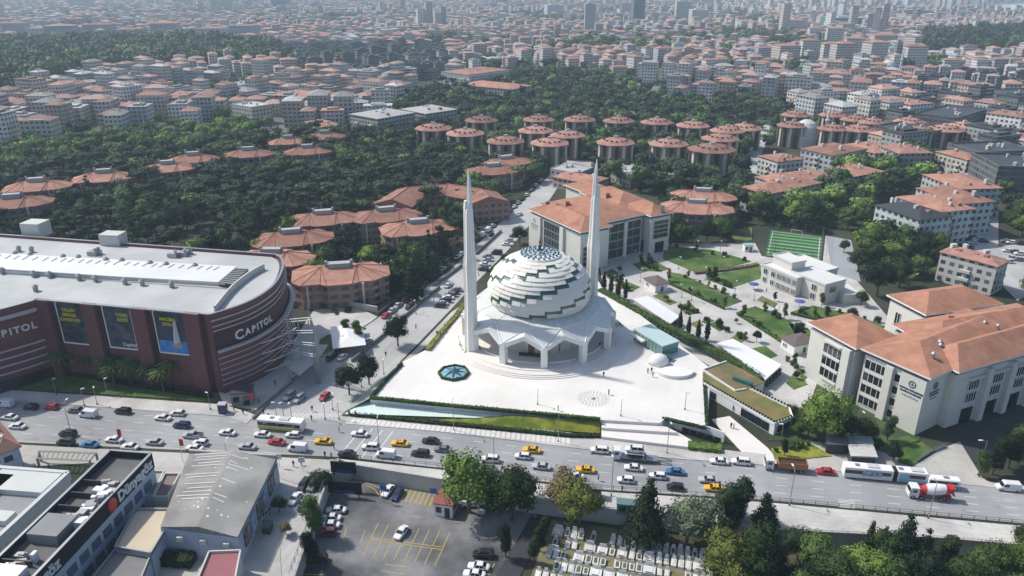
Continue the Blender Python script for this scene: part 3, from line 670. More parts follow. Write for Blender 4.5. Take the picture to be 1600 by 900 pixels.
c = G(1160, 596, 3.7); reg(MB().box((c.x, c.y, 3.4), (5.5, 1.1, .9), R(-42)).obj('roof_unit', M('teal_unit', (.03, .12, .11), .4, .2, 1), at=tuple(c)), 'dark teal ventilation box on the roof lawn', 'roof unit')
slab('entrance_ramp', [(1112, 655), (1140, 650), (1200, 700), (1210, 712), (1160, 706)], -.1, .2, stepm)
o = ribbon([G(1032, 660, PZ) + Vector((0, -.3, 0)), G(1041, 652, PZ) + Vector((0, -.3, 0)), G(1108, 669, PZ) + Vector((.2, -.3, 0)), G(1132, 680, 2.2)], 0, PZ + .5, .3).obj('terrace_wall', white); reg(o, 'white terrace wall with dark glazing below the right plaza corner', 'wall')
a, b = G(1066, 661, PZ), G(1128, 679, PZ)
for k in range(5): p, q = a + (b - a) * (k / 5), a + (b - a) * ((k + .9) / 5); ribbon([p + Vector((-.05, -.6, 0)), q + Vector((-.05, -.6, 0))], .1, 1.7, .1).obj('window', glass, o)
for lab, p in (('long flat white roofed gallery between the hedge and the gardens', [(989, 467), (1012, 462), (1062, 494), (1047, 506)]), ('long flat white roofed gallery behind the roof lawn building', [(1120, 536), (1145, 529), (1222, 570), (1197, 592)])):
    P = [G(*q, 3.4) for q in p]; c = sum(P, Vector()) / 4; o = wthing('gallery', lab, 'gallery', (c.x, c.y, 0)); MB().prism([q + (c - q).normalized() * .5 for q in P], 0, 3.0).obj('wall', offwhite, o); MB().prism(P, 3.0, 3.4, bot=True).obj('roof', M('gallery_roof', (.68, .69, .70), .6, .04, .4), o)
    for k in range(5):
        a_ = P[3] + (P[2] - P[3]) * (k + .3) / 5; b_ = P[3] + (P[2] - P[3]) * (k + .8) / 5; ribbon([a_ * .985 + b_ * .015, b_], .6, 2.4, .7).obj('window', glass, o)
# ------------------------------------------------------------ the shopping mall
MH = 24.0
def smooth(pts, n=6):
    out = []
    for i in range(len(pts) - 1):
        p0, p1, p2, p3 = pts[max(i - 1, 0)], pts[i], pts[i + 1], pts[min(i + 2, len(pts) - 1)]
        for k in range(n):
            t = k / n; out.append(.5 * ((2 * p1) + (p2 - p0) * t + (2 * p0 - 5 * p1 + 4 * p2 - p3) * t * t + (3 * p1 - p0 - 3 * p2 + p3) * t ** 3))
    return out + [pts[-1]]
f0, f1 = G(62, 467, MH), G(325, 491, MH)
d = (f1 - f0); n = Vector((d.y, -d.x, 0)).normalized()
curve = smooth([f1 + d.normalized() * .4] + [G(*p, MH) for p in [(385, 472), (425, 447), (441, 420), (440, 404), (430, 397)]], 7)
lcurve = smooth([G(-70, 500, MH), G(-20, 488, MH), G(20, 478, MH), f0 - d.normalized() * .3], 5)
back = [G(430, 397, MH), G(0, 366, MH), G(-200, 350, MH), G(-260, 520, MH)]
ml = wthing('shopping_mall', 'large maroon shopping mall with curved banded corner and white roof', 'shopping mall', (-110, 215, 0))
body = lcurve + [f0, f1] + curve + back[1:]
MB().prism(body, 0, MH - 1.2, 0, 0).obj('wall', maroon, ml)
def insetp(pts, k, c=Vector((-120, 222, 0))): return [p + (Vector((c.x, c.y, p.z)) - p).normalized() * k for p in pts]
MB().prism(insetp(body, 1.2), MH - 1.3, MH - .9).obj('roof', roofwhite, ml)
mb = MB(); bodyc = body + [body[0]]
ribbon(bodyc, MH - 1.5, MH, .5).obj('parapet', maroon, ml)
ribbon([p for p in bodyc[:-3]], MH - .02, MH + .1, .7).obj('coping', steel, ml)
# raised bright roof strip, gutter line, vents, skylight
st = [G(*p, MH + .3) for p in [(-60, 392), (370, 416), (345, 441), (-60, 418)]]
MB().prism(st, MH - 1, MH + .3).obj('roof_strip', roofwhite2, ml)
g0, g1 = G(-60, 417, MH + .35), G(352, 444, MH + .35); MB().tube(g0, g1, .25, .25, 5).obj('gutter', steel, ml)
ven = M('vent_metal', (.30, .30, .29), .5, .2, 2)
for i, (x, y) in enumerate([(2, 419), (51, 424), (76, 425), (122, 429), (148, 431), (194, 435), (221, 437), (267, 440), (23, 393), (47, 395), (98, 398), (122, 399), (165, 403), (190, 404), (234, 408), (259, 410), (304, 412), (54, 446), (28, 385), (48, 386)]):
    p = G(x, y, MH + .9); MB().tube((p.x, p.y, MH - .9), (p.x, p.y, MH + .5), .7, .7, 8).tube((p.x, p.y, MH + .5), (p.x, p.y, MH + 1.2), 1.0, .3, 8).obj('roof_vent', ven, ml)
sk_ = [G(*p, MH + .5) for p in [(366, 420), (388, 421), (364, 444), (341, 441)]]
q = MB().prism(sk_, MH - 1, MH + .55).obj('roof_grille', darkmetal, ml)
mb = MB()
for k in range(9): a_, b_ = sk_[0] + (sk_[3] - sk_[0]) * k / 8, sk_[1] + (sk_[2] - sk_[1]) * k / 8; mb.tube(a_ + Vector((0, 0, .15)), b_ + Vector((0, 0, .15)), .12, .12, 4)
mb.obj('grille_bars', steel, q, at=ml['_o'])
wc = smooth([G(*p, MH + 1.0) for p in [(335, 478), (362, 446), (390, 424), (412, 412)]], 6); ribbon(wc, MH - 1.2, MH + 1.0, .5).obj('roof_wall', offwhite, ml)
mb = MB(); rv = random.Random(4)
for k in range(26):
    x0 = -20 + k * 14.2 + rv.uniform(-2, 2); a_, b_ = G(x0, 404 + (x0 * .055), MH + .3), G(x0 + 9, 399 + (x0 * .055), MH + .3); a_.z = b_.z = MH + .3; mb.tube(a_, b_, .22, .22, 4)
mb.obj('skylight_ribs', offwhite, ml)
for px, py, sx, sy, sz in ((58, 363, 7, 6, 5), (178, 377, 7, 5, 4)):
    p = G(px, py, MH); MB().box((p.x, p.y, MH - 1), (sx, sy, sz), R(-8)).obj('stair_tower', offwhite, ml)
for px, py in ((145, 395), (150, 393), (270, 398), (285, 396), (292, 393)):
    p = G(px, py, MH); MB().box((p.x, p.y, MH - .9), (3.2, 1.6, 1.4), R(-8)).tube((p.x + 1, p.y, MH + .4), (p.x + 1, p.y, MH + 1.6), .5, .5, 7).obj('air_unit', steel, ml)
# piers and billboards on the straight front
L = d.length; dn = d.normalized()
def FP(s, out, z): p = f0 + dn * s + n * out; return Vector((p.x, p.y, z))
def panel(s0, s1, z0, z1, out, th, name, mat, par=ml, **k):
    return MB().prism([FP(s0, out - th, 0), FP(s1, out - th, 0), FP(s1, out, 0), FP(s0, out, 0)], z0, z1, bot=True).obj(name, mat, par, at=ml['_o'], **k)
def S_(px): # along-front coordinate from the px on the top edge
    t = (px - 62) / (325 - 62); return L * t
for a_, b_ in ((57, 78), (132, 153), (210, 232), (290, 313)):
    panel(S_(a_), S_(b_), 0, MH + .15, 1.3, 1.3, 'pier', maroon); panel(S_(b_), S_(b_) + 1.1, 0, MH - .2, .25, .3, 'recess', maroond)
panel(0, S_(313), MH, MH + .25, 1.0, .5, 'front_coping', steel)
blk = [M('poster_black', (.02, .025, .03), .4, .3, .5, col2=(.07, .09, .11), scale2=.6), M('poster_night', (.03, .035, .045), .4, .3, .5, col2=(.09, .10, .14), scale2=.4), M('poster_teal', (.02, .03, .045), .4, .3, .3, col2=(.05, .05, .10), scale2=.35)]
def text_mesh(body, size, mat, ext=.06, align='CENTER', bold=0):
    c = bpy.data.curves.new('t', 'FONT'); c.body = body; c.size = size; c.extrude = ext; c.align_x = align; c.align_y = 'CENTER'; c.offset = bold
    c.resolution_u = 3; o = bpy.data.objects.new('t', c); COL.objects.link(o); dg = bpy.context.evaluated_depsgraph_get()
    me = bpy.data.meshes.new_from_object(o.evaluated_get(dg)); bpy.data.objects.remove(o); me.materials.clear(); me.materials.append(mat); return me
def put_text(name, body, size, mat, pos, xdir, parent, bold=0, org=None, zdir=Vector((0, 0, 1)), ext=.06, sx=1):
    me = text_mesh(body, size, mat, ext, bold=bold); x = Vector(xdir).normalized(); z = Vector(zdir).normalized(); y = x.cross(z) * -1
    o = bpy.data.objects.new(name, me); COL.objects.link(o); nrm = x.cross(z)
    m4 = Matrix((( x.x * sx, z.x, nrm.x, pos[0]), (x.y * sx, z.y, nrm.y, pos[1]), (x.z * sx, z.z, nrm.z, pos[2]), (0, 0, 0, 1)))
    if parent is not None:
        o.parent = parent; l = org or parent.get('_o', (0, 0, 0)); m4 = Matrix.Translation(Vector(l)).inverted() @ m4
    o.matrix_local = m4; return o
lett = M('white_letters', (.60, .60, .60), .5, .03, 1); ylet = M('yellow_letters', (.52, .44, .03), .5, .05, 1)
for k, (a_, b_, lines) in enumerate(((89, 130, ['YALÇIN', 'DEVLER', 'KAPIŞIYOR']), (164, 207, ['YAZIN', 'KEYFİ']), (243, 288, ['MACERA', 'DOLU']))):
    bb = panel(S_(a_), S_(b_), 11.5, MH - .6, .55, .3, 'billboard', blk[k], label=['black film poster with yellow title', 'dark poster with yellow text at its right', 'blue poster with a white figure and yellow title'][k])
    s0, s1 = S_(a_), S_(b_); Wd = s1 - s0
    for s in (s0 - .2, s1): MB().prism([FP(s, .2, 0), FP(s + .22, .2, 0), FP(s + .22, .75, 0), FP(s, .75, 0)], 11.2, MH - .3).obj('frame', white, bb, at=ml['_o'])
    MB().prism([FP(s0, .2, 0), FP(s1, .2, 0), FP(s1, .75, 0), FP(s0, .75, 0)], 11.1, 11.45, bot=True).obj('frame', white, bb, at=ml['_o'])
    for i, t in enumerate(lines):
        cx = s0 + Wd * (.45 if k != 1 else .66)
        put_text('lettering', t, 1.25, ylet, FP(cx, .64, MH - 2.4 - i * 1.5), dn, bb, bold=.05, org=tuple(ml['_o']))
    if k == 1: put_text('lettering', 'Capitol', 1.5, lett, FP(s0 + Wd * .75, .64, 12.6), dn, bb, bold=.03, org=tuple(ml['_o']))
    if k == 2:
        mb = MB(); MB().prism([FP(s0 + .2, .5, 0), FP(s1 - .2, .5, 0), FP(s1 - .2, .59, 0), FP(s0 + .2, .59, 0)], 11.5, 15.2, bot=True).obj('poster_sea', M('poster_blue', (.02, .16, .50), .4, .3, .3, col2=(.05, .26, .55), scale2=.5), bb, at=ml['_o']); c = FP(s0 + Wd * .68, .66, 0); mb.tube((c.x, c.y, 15), (c.x, c.y, 20), 1.1, .5, 6).tube((c.x, c.y, 20), (c.x, c.y, 21.2), .5, .4, 6); mb.obj('figure', M('poster_white', (.45, .48, .5), .5, .1, 1), bb, at=ml['_o'])
        mb = MB(); mb.face([FP(s0 + Wd * .4, .66, 13.6), FP(s0 + Wd * .75, .66, 13), FP(s0 + Wd * .85, .66, 14.2), FP(s0 + Wd * .6, .66, 14.8)]); mb.obj('sand', M('poster_sand', (.4, .28, .2), .5, .1, 1), bb, at=ml['_o'])
# bands on the curved corner
def off(pts, k):
    out = []
    for i, p in enumerate(pts):
        a_ = pts[max(i - 1, 0)]; b_ = pts[min(i + 1, len(pts) - 1)]; t = (b_ - a_); t = Vector((t.y, -t.x, 0)).normalized(); out.append(p + t * k)
    return out
MB(); 
def band(pts, z0, z1, k, th, name, mat): return ribbon(off(pts, k), z0, z1, th).obj(name, mat, ml)
band(curve, 13.2, 18.6, .35, .3, 'sign_band', maroond)
bulge = off(curve, .9); bul = ribbon(off(curve, .9), 0, 13.2, .6).obj('lower_wall', maroon, ml)
stripe = M('grey_stripe', (.42, .37, .38), .5, .08, 1)
for z in (21.9, 20.2, 18.8): band(curve, z, z + (.35 if z > 21 else .28), .45, .35, 'band', stripe)
for z in (13.1,): band(curve, z, z + .5, 1.8, 1.2, 'band', stripe)
for z in (10.9, 9.2, 7.5, 5.8, 4.2, 2.7): band(curve[:int(len(curve) * .93)], z, z + .25, 1.35, .3, 'band', stripe)
lc = lcurve
band(lc, 20.8, 21.9, .3, .3, 'band', stripe)
band(lc, 13.6, 20, .15, .2, 'sign_band', maroond if False else maroon)
for z in (11.6, 9.4, 7.2, 5.0): band(lc, z, z + .45, .35, .3, 'band', stripe)
band(lc, 0, 3.2, .5, .4, 'shop_front', glass)
def arc_text(txt, pts, s0, size, z, out, flip=1):
    acc = 0; segs = []; w_ = {'C': .78, 'A': .72, 'P': .62, 'I': .32, 'T': .6, 'O': .85, 'L': .55}
    P = off(pts, out); cum = [0]
    for a_, b_ in zip(P, P[1:]): cum.append(cum[-1] + (b_ - a_).length)
    s = s0
    for i, ch in enumerate(txt):
        sz = size * (1.45 if i == 0 and ch == 'C' else 1); ww = w_[ch] * sz; m_ = s + ww / 2
        for j in range(len(cum) - 1):
            if cum[j] <= m_ <= cum[j + 1]:
                t = (m_ - cum[j]) / (cum[j + 1] - cum[j]); p = P[j] + (P[j + 1] - P[j]) * t; dd = P[j + 1] - P[j]
                put_text('letter', ch, sz * 1.05, lett, (p.x, p.y, z), dd, ml, bold=.09, ext=.12)
        s += ww + size * .12
arc_text('CAPITOL', curve, 5.5, 2.6, 15.7, .75)
tot = sum((b_ - a_).length for a_, b_ in zip(lcurve, lcurve[1:]))
arc_text('CAPITOL', lcurve, tot - 16.5, 2.6, 17.0, .5)
KPOLY += [[(-100, 428), (430, 452), (460, 470), (460, 560), (350, 640), (-100, 640)]]
# steel screen beside the mall entrance
c = G(470, 590, 0); o = wthing('entrance_frame', 'open steel frame with white rails and canopy beside the mall entrance', 'steel frame', c)
mast = G(498, 598, 0); q = G(497, 570, 0)
MB().loft([[mast + Vector((-1, 0, 0)), mast + Vector((.6, -.5, 0)), mast + Vector((.6, .5, 0))], [mast + Vector((-.6, .6, 17)), mast + Vector((.3, .3, 17)), mast + Vector((.3, .8, 17))], [mast + Vector((-1.4, 1.4, 24)), mast + Vector((-1.3, 1.3, 24)), mast + Vector((-1.3, 1.5, 24))]]).obj('mast', steel, o)
att = off(curve, 1.6)
for i, (z, ze_) in enumerate(((13.6, 20.6), (10.2, 16.6), (7.2, 12.6), (4.4, 9.0))):
    e = Vector((mast.x, mast.y, ze_)); im = max(range(len(att)), key=lambda q: att[q].x); pa = att[im - 2]; pb = att[im - 3]
    m_ = MB(); m_.tube((pa.x, pa.y, z + .4), e, .12, .12, 5); m_.tube((pa.x, pa.y, z - .5), e - Vector((0, 0, .7)), .12, .12, 5); pass; m_.obj('rail', white, o)
    ar = smooth([Vector((att[im - 7].x, att[im - 7].y, z - 2.8)), Vector((att[im - 5].x + 3.5, att[im - 5].y - .5, z - 1.9)), Vector((mast.x - 6, mast.y + 5, z + 1.5))], 6); MB().path(ar, .14, 5).obj('curved_rail', white, o)
for k in range(3):
    p = mast + Vector((-2.5 - 3 * k, 5, 0)); MB().tube(p, p + Vector((0, 0, 17.5)), .16, .16, 6).obj('post', steel, o)
cn = [G(468, 588, 5), G(498, 562, 5), G(512, 540, 5), G(482, 540, 5), G(450, 575, 5)]; MB().prism(cn, 5, 5.35, bot=True).obj('canopy', M('grey_canopy', (.30, .31, .31), .6, .2, .4), o)
KEEP.append((c.x, c.y, 12))

# ------------------------------------------------------------ campus blocks
WIN = {}
def window_mesh(wd, ht, panes, fm, gm, key):
    if key in WIN: return WIN[key]
    mb = MB(); t = .12; mb.box((0, 0, 0), (wd, .12, ht), 0, 1)
    for k in range(panes + 1): mb.box((-wd / 2 + wd * k / panes, -.08, 0), (t, .12, ht), 0, 0)
    for z in (0, ht - t): mb.box((0, -.085, z), (wd, .11, t), 0, 0)
    WIN[key] = mb.mesh('window', [fm, gm]); return WIN[key]
def add_window(par, a, b, t, z, wd, ht, panes=3, out=.08, fm=None, gm=None, name='window'):
    a, b = Vector((a[0], a[1], 0)), Vector((b[0], b[1], 0)); d = (b - a).normalized(); n = Vector((d.y, -d.x, 0)); p = a + (b - a) * t + n * out
    me = window_mesh(wd, ht, panes, fm or white, gm or glass, (wd, ht, panes, (fm or white).name, (gm or glass).name))
    o = bpy.data.objects.new(name, me); COL.objects.link(o); o.parent = par; l = par['_o']; o.location = (p.x - l[0], p.y - l[1], z - l[2]); o.rotation_euler = (0, 0, math.atan2(d.y, d.x)); return o
def vpanel(par, a, b, t0, t1, z0, z1, out, th, mat, name):
    a, b = Vector((a[0], a[1], 0)), Vector((b[0], b[1], 0)); d = (b - a).normalized(); n = Vector((d.y, -d.x, 0)); p, q = a + (b - a) * t0, a + (b - a) * t1
    return MB().prism([p + n * (out - th), q + n * (out - th), q + n * out, p + n * out], z0, z1, bot=True).obj(name, mat, par)
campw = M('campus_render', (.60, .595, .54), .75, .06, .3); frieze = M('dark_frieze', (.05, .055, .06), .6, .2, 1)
def block(par, A, B, C, z, h, over=1.0, wm=campw, rm=tile3, zb=0, fr=True):
    c4 = rect(A, B, C, z); w4 = inset(c4, over)
    MB().prism(w4, zb, z - (1.6 if fr else .3)).obj('wall', wm, par)
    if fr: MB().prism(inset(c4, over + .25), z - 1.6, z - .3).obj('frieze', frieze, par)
    MB().hip(inset(c4, over), z, h, over=over, thick=.5, mf=1).obj('roof', [rm, white], par)
    for i in range(4): KEEP.append(tuple((c4[i] * .6 + (sum(c4, Vector()) / 4) * .4)[:2]) + ((c4[0] - c4[1]).length * .3,))
    cc = sum(c4, Vector()) / 4; KEEP.append((cc.x, cc.y, min((c4[0] - c4[1]).length, (c4[2] - c4[1]).length) * .6)); return w4
cz = 17
ca = wthing('campus_building', 'large white college block with red hipped roof and emblem on its front corner', 'college building', (*G(1440, 620, 0)[:2], 0))
b1 = block(ca, (1345, 544), (1455, 592), (1590, 508), cz, 3.6)
b2 = block(ca, (1430, 548), (1499, 582), (1680, 489), cz + .02, 3.8)
b3 = block(ca, (1261, 503), (1338, 545), (1385, 516), cz - .05, 3.4)
b4 = block(ca, (1385, 460), (1447, 492), (1560, 470), cz + .05, 3.3)
b5 = block(ca, (1392, 506), (1470, 548), (1600, 478), cz + .08, 3.7)
def facade_rows(par, a, b, bays, rows, z0, dz, wd, ht, panes=4, out=.1, pil=True):
    for t in bays:
        for r in range(rows): add_window(par, a, b, t, z0 + r * dz, wd, ht, panes, out)
# left faces: a (front-left corner) .. front; order so that outward normal faces left/front
W3 = b3; W1_ = b1
facade_rows(ca, b3[0], b3[1], [.56], 3, 3.4, 3.6, 6.8, 2.9)
vpanel(ca, b3[0], b3[1], .80, .96, 0, cz - 1.6, 1.2, 1.2, campw, 'buttress'); vpanel(ca, b3[0], b3[1], .37, .75, 14.2, 14.7, 1.0, 1.0, campw, 'ledge')
facade_rows(ca, b1[0], b1[1], [.21], 4, 1.1, 3.5, 6.2, 2.8); vpanel(ca, b1[0], b1[1], .38, .50, 0, cz - 1.6, 1.1, 1.1, campw, 'buttress'); facade_rows(ca, b1[0], b1[1], [.56], 4, 1.2, 3.5, 1.6, 2.4, 1)
vpanel(ca, b1[0], b1[1], .62, 1.0, 0, cz - 1.65, .6, .6, campw, 'sign_panel')
for r in range(3):
    vpanel(ca, b3[0], b3[1], .40, .73, 2.7 + r * 3.6, 3.3 + r * 3.6, .5, .5, campw, 'ledge'); vpanel(ca, b1[0], b1[1], .06, .37, 3.75 + r * 3.5, 4.4 + r * 3.5, .5, .5, campw, 'ledge')
bluel = M('navy_lettering', (.03, .045, .10), .5, .05, 1); greyl = M('grey_lettering', (.30, .31, .36), .5, .05, 1)
def sign(par, a, b, t, out, w_, mat=bluel):
    a, b = Vector((a[0], a[1], 0)), Vector((b[0], b[1], 0)); dd = (b - a).normalized(); n = Vector((dd.y, -dd.x, 0)); p = a + (b - a) * t + n * (out + .05)
    mb = MB(); C_ = Vector((p.x, p.y, 13.2)); N = 16
    for k in range(N):
        t0, t1 = k * 2 * math.pi / N, (k + 1) * 2 * math.pi / N
        f = lambda r, x: C_ + dd * r * math.cos(x) + Vector((0, 0, r * math.sin(x)))
        mb.face([f(.7, t0), f(1.0, t0), f(1.0, t1), f(.7, t1)])
    mb.face([C_ + dd * -.5, C_ + Vector((0, 0, -.45)), C_ + dd * .5, C_ + Vector((0, 0, .1))]); mb.face([C_ + dd * -.35 + Vector((0, 0, .15)), C_ + dd * .35 + Vector((0, 0, .25)), C_ + Vector((0, 0, .55))])
    mb.obj('emblem', mat, par)
    put_text('lettering', 'MARMARA ÜNİVERSİTESİ', w_ / 13.0, mat, (p.x, p.y, 11.5), dd, par, bold=.02); put_text('lettering', 'İLAHİYAT FAKÜLTESİ', w_ / 12.5, mat, (p.x, p.y, 10.7), dd, par, bold=.02); put_text('lettering', 'Faculty of Theology', w_ / 13, greyl, (p.x, p.y, 9.7), dd, par)
sign(ca, b1[0], b1[1], .81, .6, 7.0); sign(ca, b1[1], b1[2], .08, .12, 4.6)
# right (shaded) face with arches
for i, t in enumerate((.12, .27, .42, .57, .72, .87)):
    for r in range(2): add_window(ca, b2[1], b2[2], t, 6.2 + r * 3.6, 3.8, 2.8, 4, .1)
    vpanel(ca, b2[1], b2[2], t + .055, t + .085, 0, cz - 1.7, 1.3, 1.3, campw, 'buttress'); vpanel(ca, b2[1], b2[2], t - .05, t + .05, 13.3, 13.8, 1.0, 1.0, campw, 'ledge')
    vpanel(ca, b2[1], b2[2], t - .035, t + .035, .1, 4.4, .12, .2, glass, 'arch')
add_window(ca, b4[0], b4[1], .3, 9, 2, 4, 2)
for px, py in ((1459, 552), (1469, 533), (1470, 538), (1519, 502), (1539, 503), (1560, 508), (1575, 520)):
    p = G(px, py, cz + 3); mb = MB().tube((p.x, p.y, cz + .6), (p.x, p.y, cz + 3.0), .45, .45, 7).tube((p.x, p.y, cz + 3.0), (p.x, p.y, cz + 3.5), .7, .2, 7); mb.obj('roof_vent', steel, ca)
p = G(1484, 495, cz + 3); MB().box((p.x, p.y, cz + 1), (1.6, 1.6, 2.6)).obj('chimney', tile, ca)
# second campus block behind the mosque
cb = wthing('campus_building', 'white college block with broad red roof and deep glazed court behind the mosque', 'college building', (*G(930, 400, 0)[:2], 0))
s1 = block(cb, (824, 326), (907, 363), (940, 345), cz, 3.2); s2 = block(cb, (842, 318), (925, 352), (984, 325), cz + .05, 4.4)
s3 = block(cb, (972, 320), (1017, 338), (1048, 329), cz + .02, 3.0); s4 = block(cb, (905, 300), (965, 326), (1000, 308), cz + .08, 3.8)
s5 = block(cb, (880, 288), (930, 308), (960, 296), cz + .1, 2.5)
def court(par, a, b, t0, t1, z0=1.5, z1=14.6, cols=6):
    g_ = vpanel(par, a, b, t0, t1, z0, z1, .12, .2, M('court_glass', (.035, .05, .055), .15, .2, .4), 'glazing')
    for k in range(cols + 1): t = t0 + (t1 - t0) * k / cols; vpanel(par, a, b, t - .004, t + .004, z0, z1, .3, .2, steel, 'mullion')
    for k in range(1, 4): vpanel(par, a, b, t0, t1, z0 + (z1 - z0) * k / 4, z0 + (z1 - z0) * k / 4 + .5, .25, .18, steel, 'spandrel')
court(cb, s1[0], s1[1], .30, .62); vpanel(cb, s1[0], s1[1], 0, .24, 0, cz - 1.7, .8, .8, campw, 'sign_panel'); vpanel(cb, s1[0], s1[1], .63, .70, 0, cz - 1.7, .9, .9, campw, 'buttress')
court(cb, s1[1], s1[2], .1, .5, 2, 10, 3); court(cb, s2[1], s2[2], .05, .97, .5, 14.8, 6); court(cb, s3[1], s3[2], .18, .9, 6.5, 14.0, 3)
vpanel(cb, s3[1], s3[2], .3, .75, .1, 4.8, .12, .2, glass, 'arch'); vpanel(cb, s3[0], s3[1], .62, .8, .1, 5.2, .12, .2, glass, 'arch')
vpanel(cb, s2[1], s2[2], .62, .68, 0, cz - 1.7, .9, .9, campw, 'buttress'); vpanel(cb, s2[1], s2[2], .28, .31, 0, cz - 1.7, .9, .9, campw, 'buttress')
sign(cb, s1[0], s1[1], .12, .8, 6.0, greyl)
for px, py in ((872, 320), (887, 316), (856, 316), (950, 303), (1035, 322)):
    p = G(px, py, cz + 3); MB().box((p.x, p.y, cz + .5), (1.6, 1.4, 2.8)).obj('chimney', M('brick_chimney', (.22, .09, .06), .9, .2, 2) if px < 1000 else steel, cb)
# guard huts with brown roofs
for i, (A, B, C, zz, lab) in enumerate((((1004, 434), (1024, 446), (1042, 438), 3.4, 'small white hut with brown hipped roof by the campus court'), ((1218, 526), (1242, 541), (1266, 527), 3.6, 'white garden hut with dark brown roof near the right college block'))):
    c4 = rect(A, B, C, zz); c = sum(c4, Vector()) / 4; o = wthing('hut', lab, 'hut', (c.x, c.y, 0)); w4 = inset(c4, .5)
    MB().prism(w4, 0, zz - .1).obj('wall', white, o); MB().hip(w4, zz, .9, over=.5, thick=.2).obj('roof', M('brown_roof_%d' % i, (.13, .10, .09), .8, .1, 1), o); add_window(o, w4[0], w4[1], .3, 1.2, 1.4, 1.1, 2); add_window(o, w4[1], w4[2], .5, .3, 1.2, 2.1, 1, name='door'); KEEP.append((c.x, c.y, 6))
# flat roofed hall
o = wthing('community_hall', 'low cream hall with stepped flat white roofs beside the football pitch', 'hall', (*G(1250, 440, 0)[:2], 0))
hw = M('hall_render', (.60, .59, .54), .7, .05, .5)
for k, (A, B, C, zz) in enumerate((((1190, 413), (1246, 436), (1300, 415), 7.2), ((1236, 424), (1290, 446), (1320, 436), 7.6), ((1207, 398), (1238, 412), (1252, 404), 10.6), ((1295, 444), (1318, 462), (1335, 452), 3.4))):
    c4 = rect(A, B, C, zz); MB().prism(inset(c4, .25), 0, zz - .3).obj('wall', hw, o); MB().prism(c4, zz - .3, zz, bot=True).obj('roof', roofwhite2, o); ribbon(inset(c4, .2) + [inset(c4, .2)[0]], zz, zz + .35, .3).obj('parapet', hw, o)
    c = sum(c4, Vector()) / 4; KEEP.append((c.x, c.y, 12)); w4 = inset(c4, .25)
    if k == 0:
        for t in (.12, .34): add_window(o, w4[0], w4[1], t, 4.0, 1.8, 2.2, 2); add_window(o, w4[0], w4[1], t, .8, 1.8, 2.0, 2)
        for t in (.52, .66, .80, .93): add_window(o, w4[0], w4[1], t, 4.0, 2.4, 2.3, 4); add_window(o, w4[0], w4[1], t, .5, 2.4, 2.3, 4)
    if k == 1:
        for t in (.3, .7): add_window(o, w4[0], w4[1], t, 3.9, 2.0, 2.4, 2); add_window(o, w4[0], w4[1], t, .6, 2.0, 2.4, 2)
        add_window(o, w4[1], w4[2], .4, 3.9, 3, 2.4, 3)
# football pitch with fence
pitch = [(1205, 360), (1285, 370), (1281, 411), (1196, 399)]
m, nn, b = node_mat('artificial_turf'); g_ = nn.nodes.new('ShaderNodeNewGeometry'); sx = nn.nodes.new('ShaderNodeSeparateXYZ'); nn.links.new(g_.outputs['Position'], sx.inputs[0])
pa, pb = G(1205, 360), G(1196, 399); dd = (pb - pa).normalized()
pr = MATH(nn, 'ADD', MATH(nn, 'MULTIPLY', sx.outputs[0], dd.x), MATH(nn, 'MULTIPLY', sx.outputs[1], dd.y)); fr = MATH(nn, 'GREATER_THAN', MATH(nn, 'FRACT', MATH(nn, 'DIVIDE', pr, 4.4)), .5)
nn.links.new(MIX(nn, fr, (.012, .085, .022), (.13, .27, .12)), b.inputs['Base Color']); b.inputs['Roughness'].default_value = .9; turf = m
slab('football_pitch', pitch, 0, .24, turf)
mb = MB(); P = [G(*p, .25) for p in pitch]; ins = [p + (sum(P, Vector()) / 4 - p) * .08 for p in P]
for i in range(4): mark(mb, ins[i], ins[(i + 1) % 4], .25, .26)
a_, b_ = (ins[0] + ins[3]) / 2, (ins[1] + ins[2]) / 2; mark(mb, (ins[0] + ins[3]) / 2, (ins[1] + ins[2]) / 2, .25, .26)
struct('pitch_markings', mb, paint)
o = wthing('pitch_fence', 'tall mesh fence round the green football pitch', 'fence', (P[0].x, P[0].y, 0)); Q = P + [P[0]]
for a_, b_ in zip(Q, Q[1:]):
    for k in range(6):
        p = a_ + (b_ - a_) * k / 6; MB().tube((p.x, p.y, 0), (p.x, p.y, 5), .09, .09, 5).obj('post', M('fence_green', (.05, .10, .09), .5, .1, 1) if 'fence_green' not in bpy.data.materials else bpy.data.materials['fence_green'], o)
mb = MB()
for z in (1.2, 2.5, 3.8, 5): mb.path([(p.x, p.y, z) for p in Q], .05, 4)
mb.obj('rails', bpy.data.materials['fence_green'], o)
for k, (a_, b_) in enumerate(((P[0], P[1]), (P[3], P[2]))):
    c = (a_ + b_) / 2 + (sum(P, Vector()) / 4 - (a_ + b_) / 2) * .12; d2 = (b_ - a_).normalized(); g0, g1 = c - d2 * 2.4, c + d2 * 2.4
    oo = MB().path([g0, g0 + Vector((0, 0, 2.2)), g1 + Vector((0, 0, 2.2)), g1], .08, 5).obj('goal', white, at=tuple(c)); reg(oo, ['white goal frame at the far end of the football pitch', 'white goal frame at the near end of the football pitch'][k], 'goal')
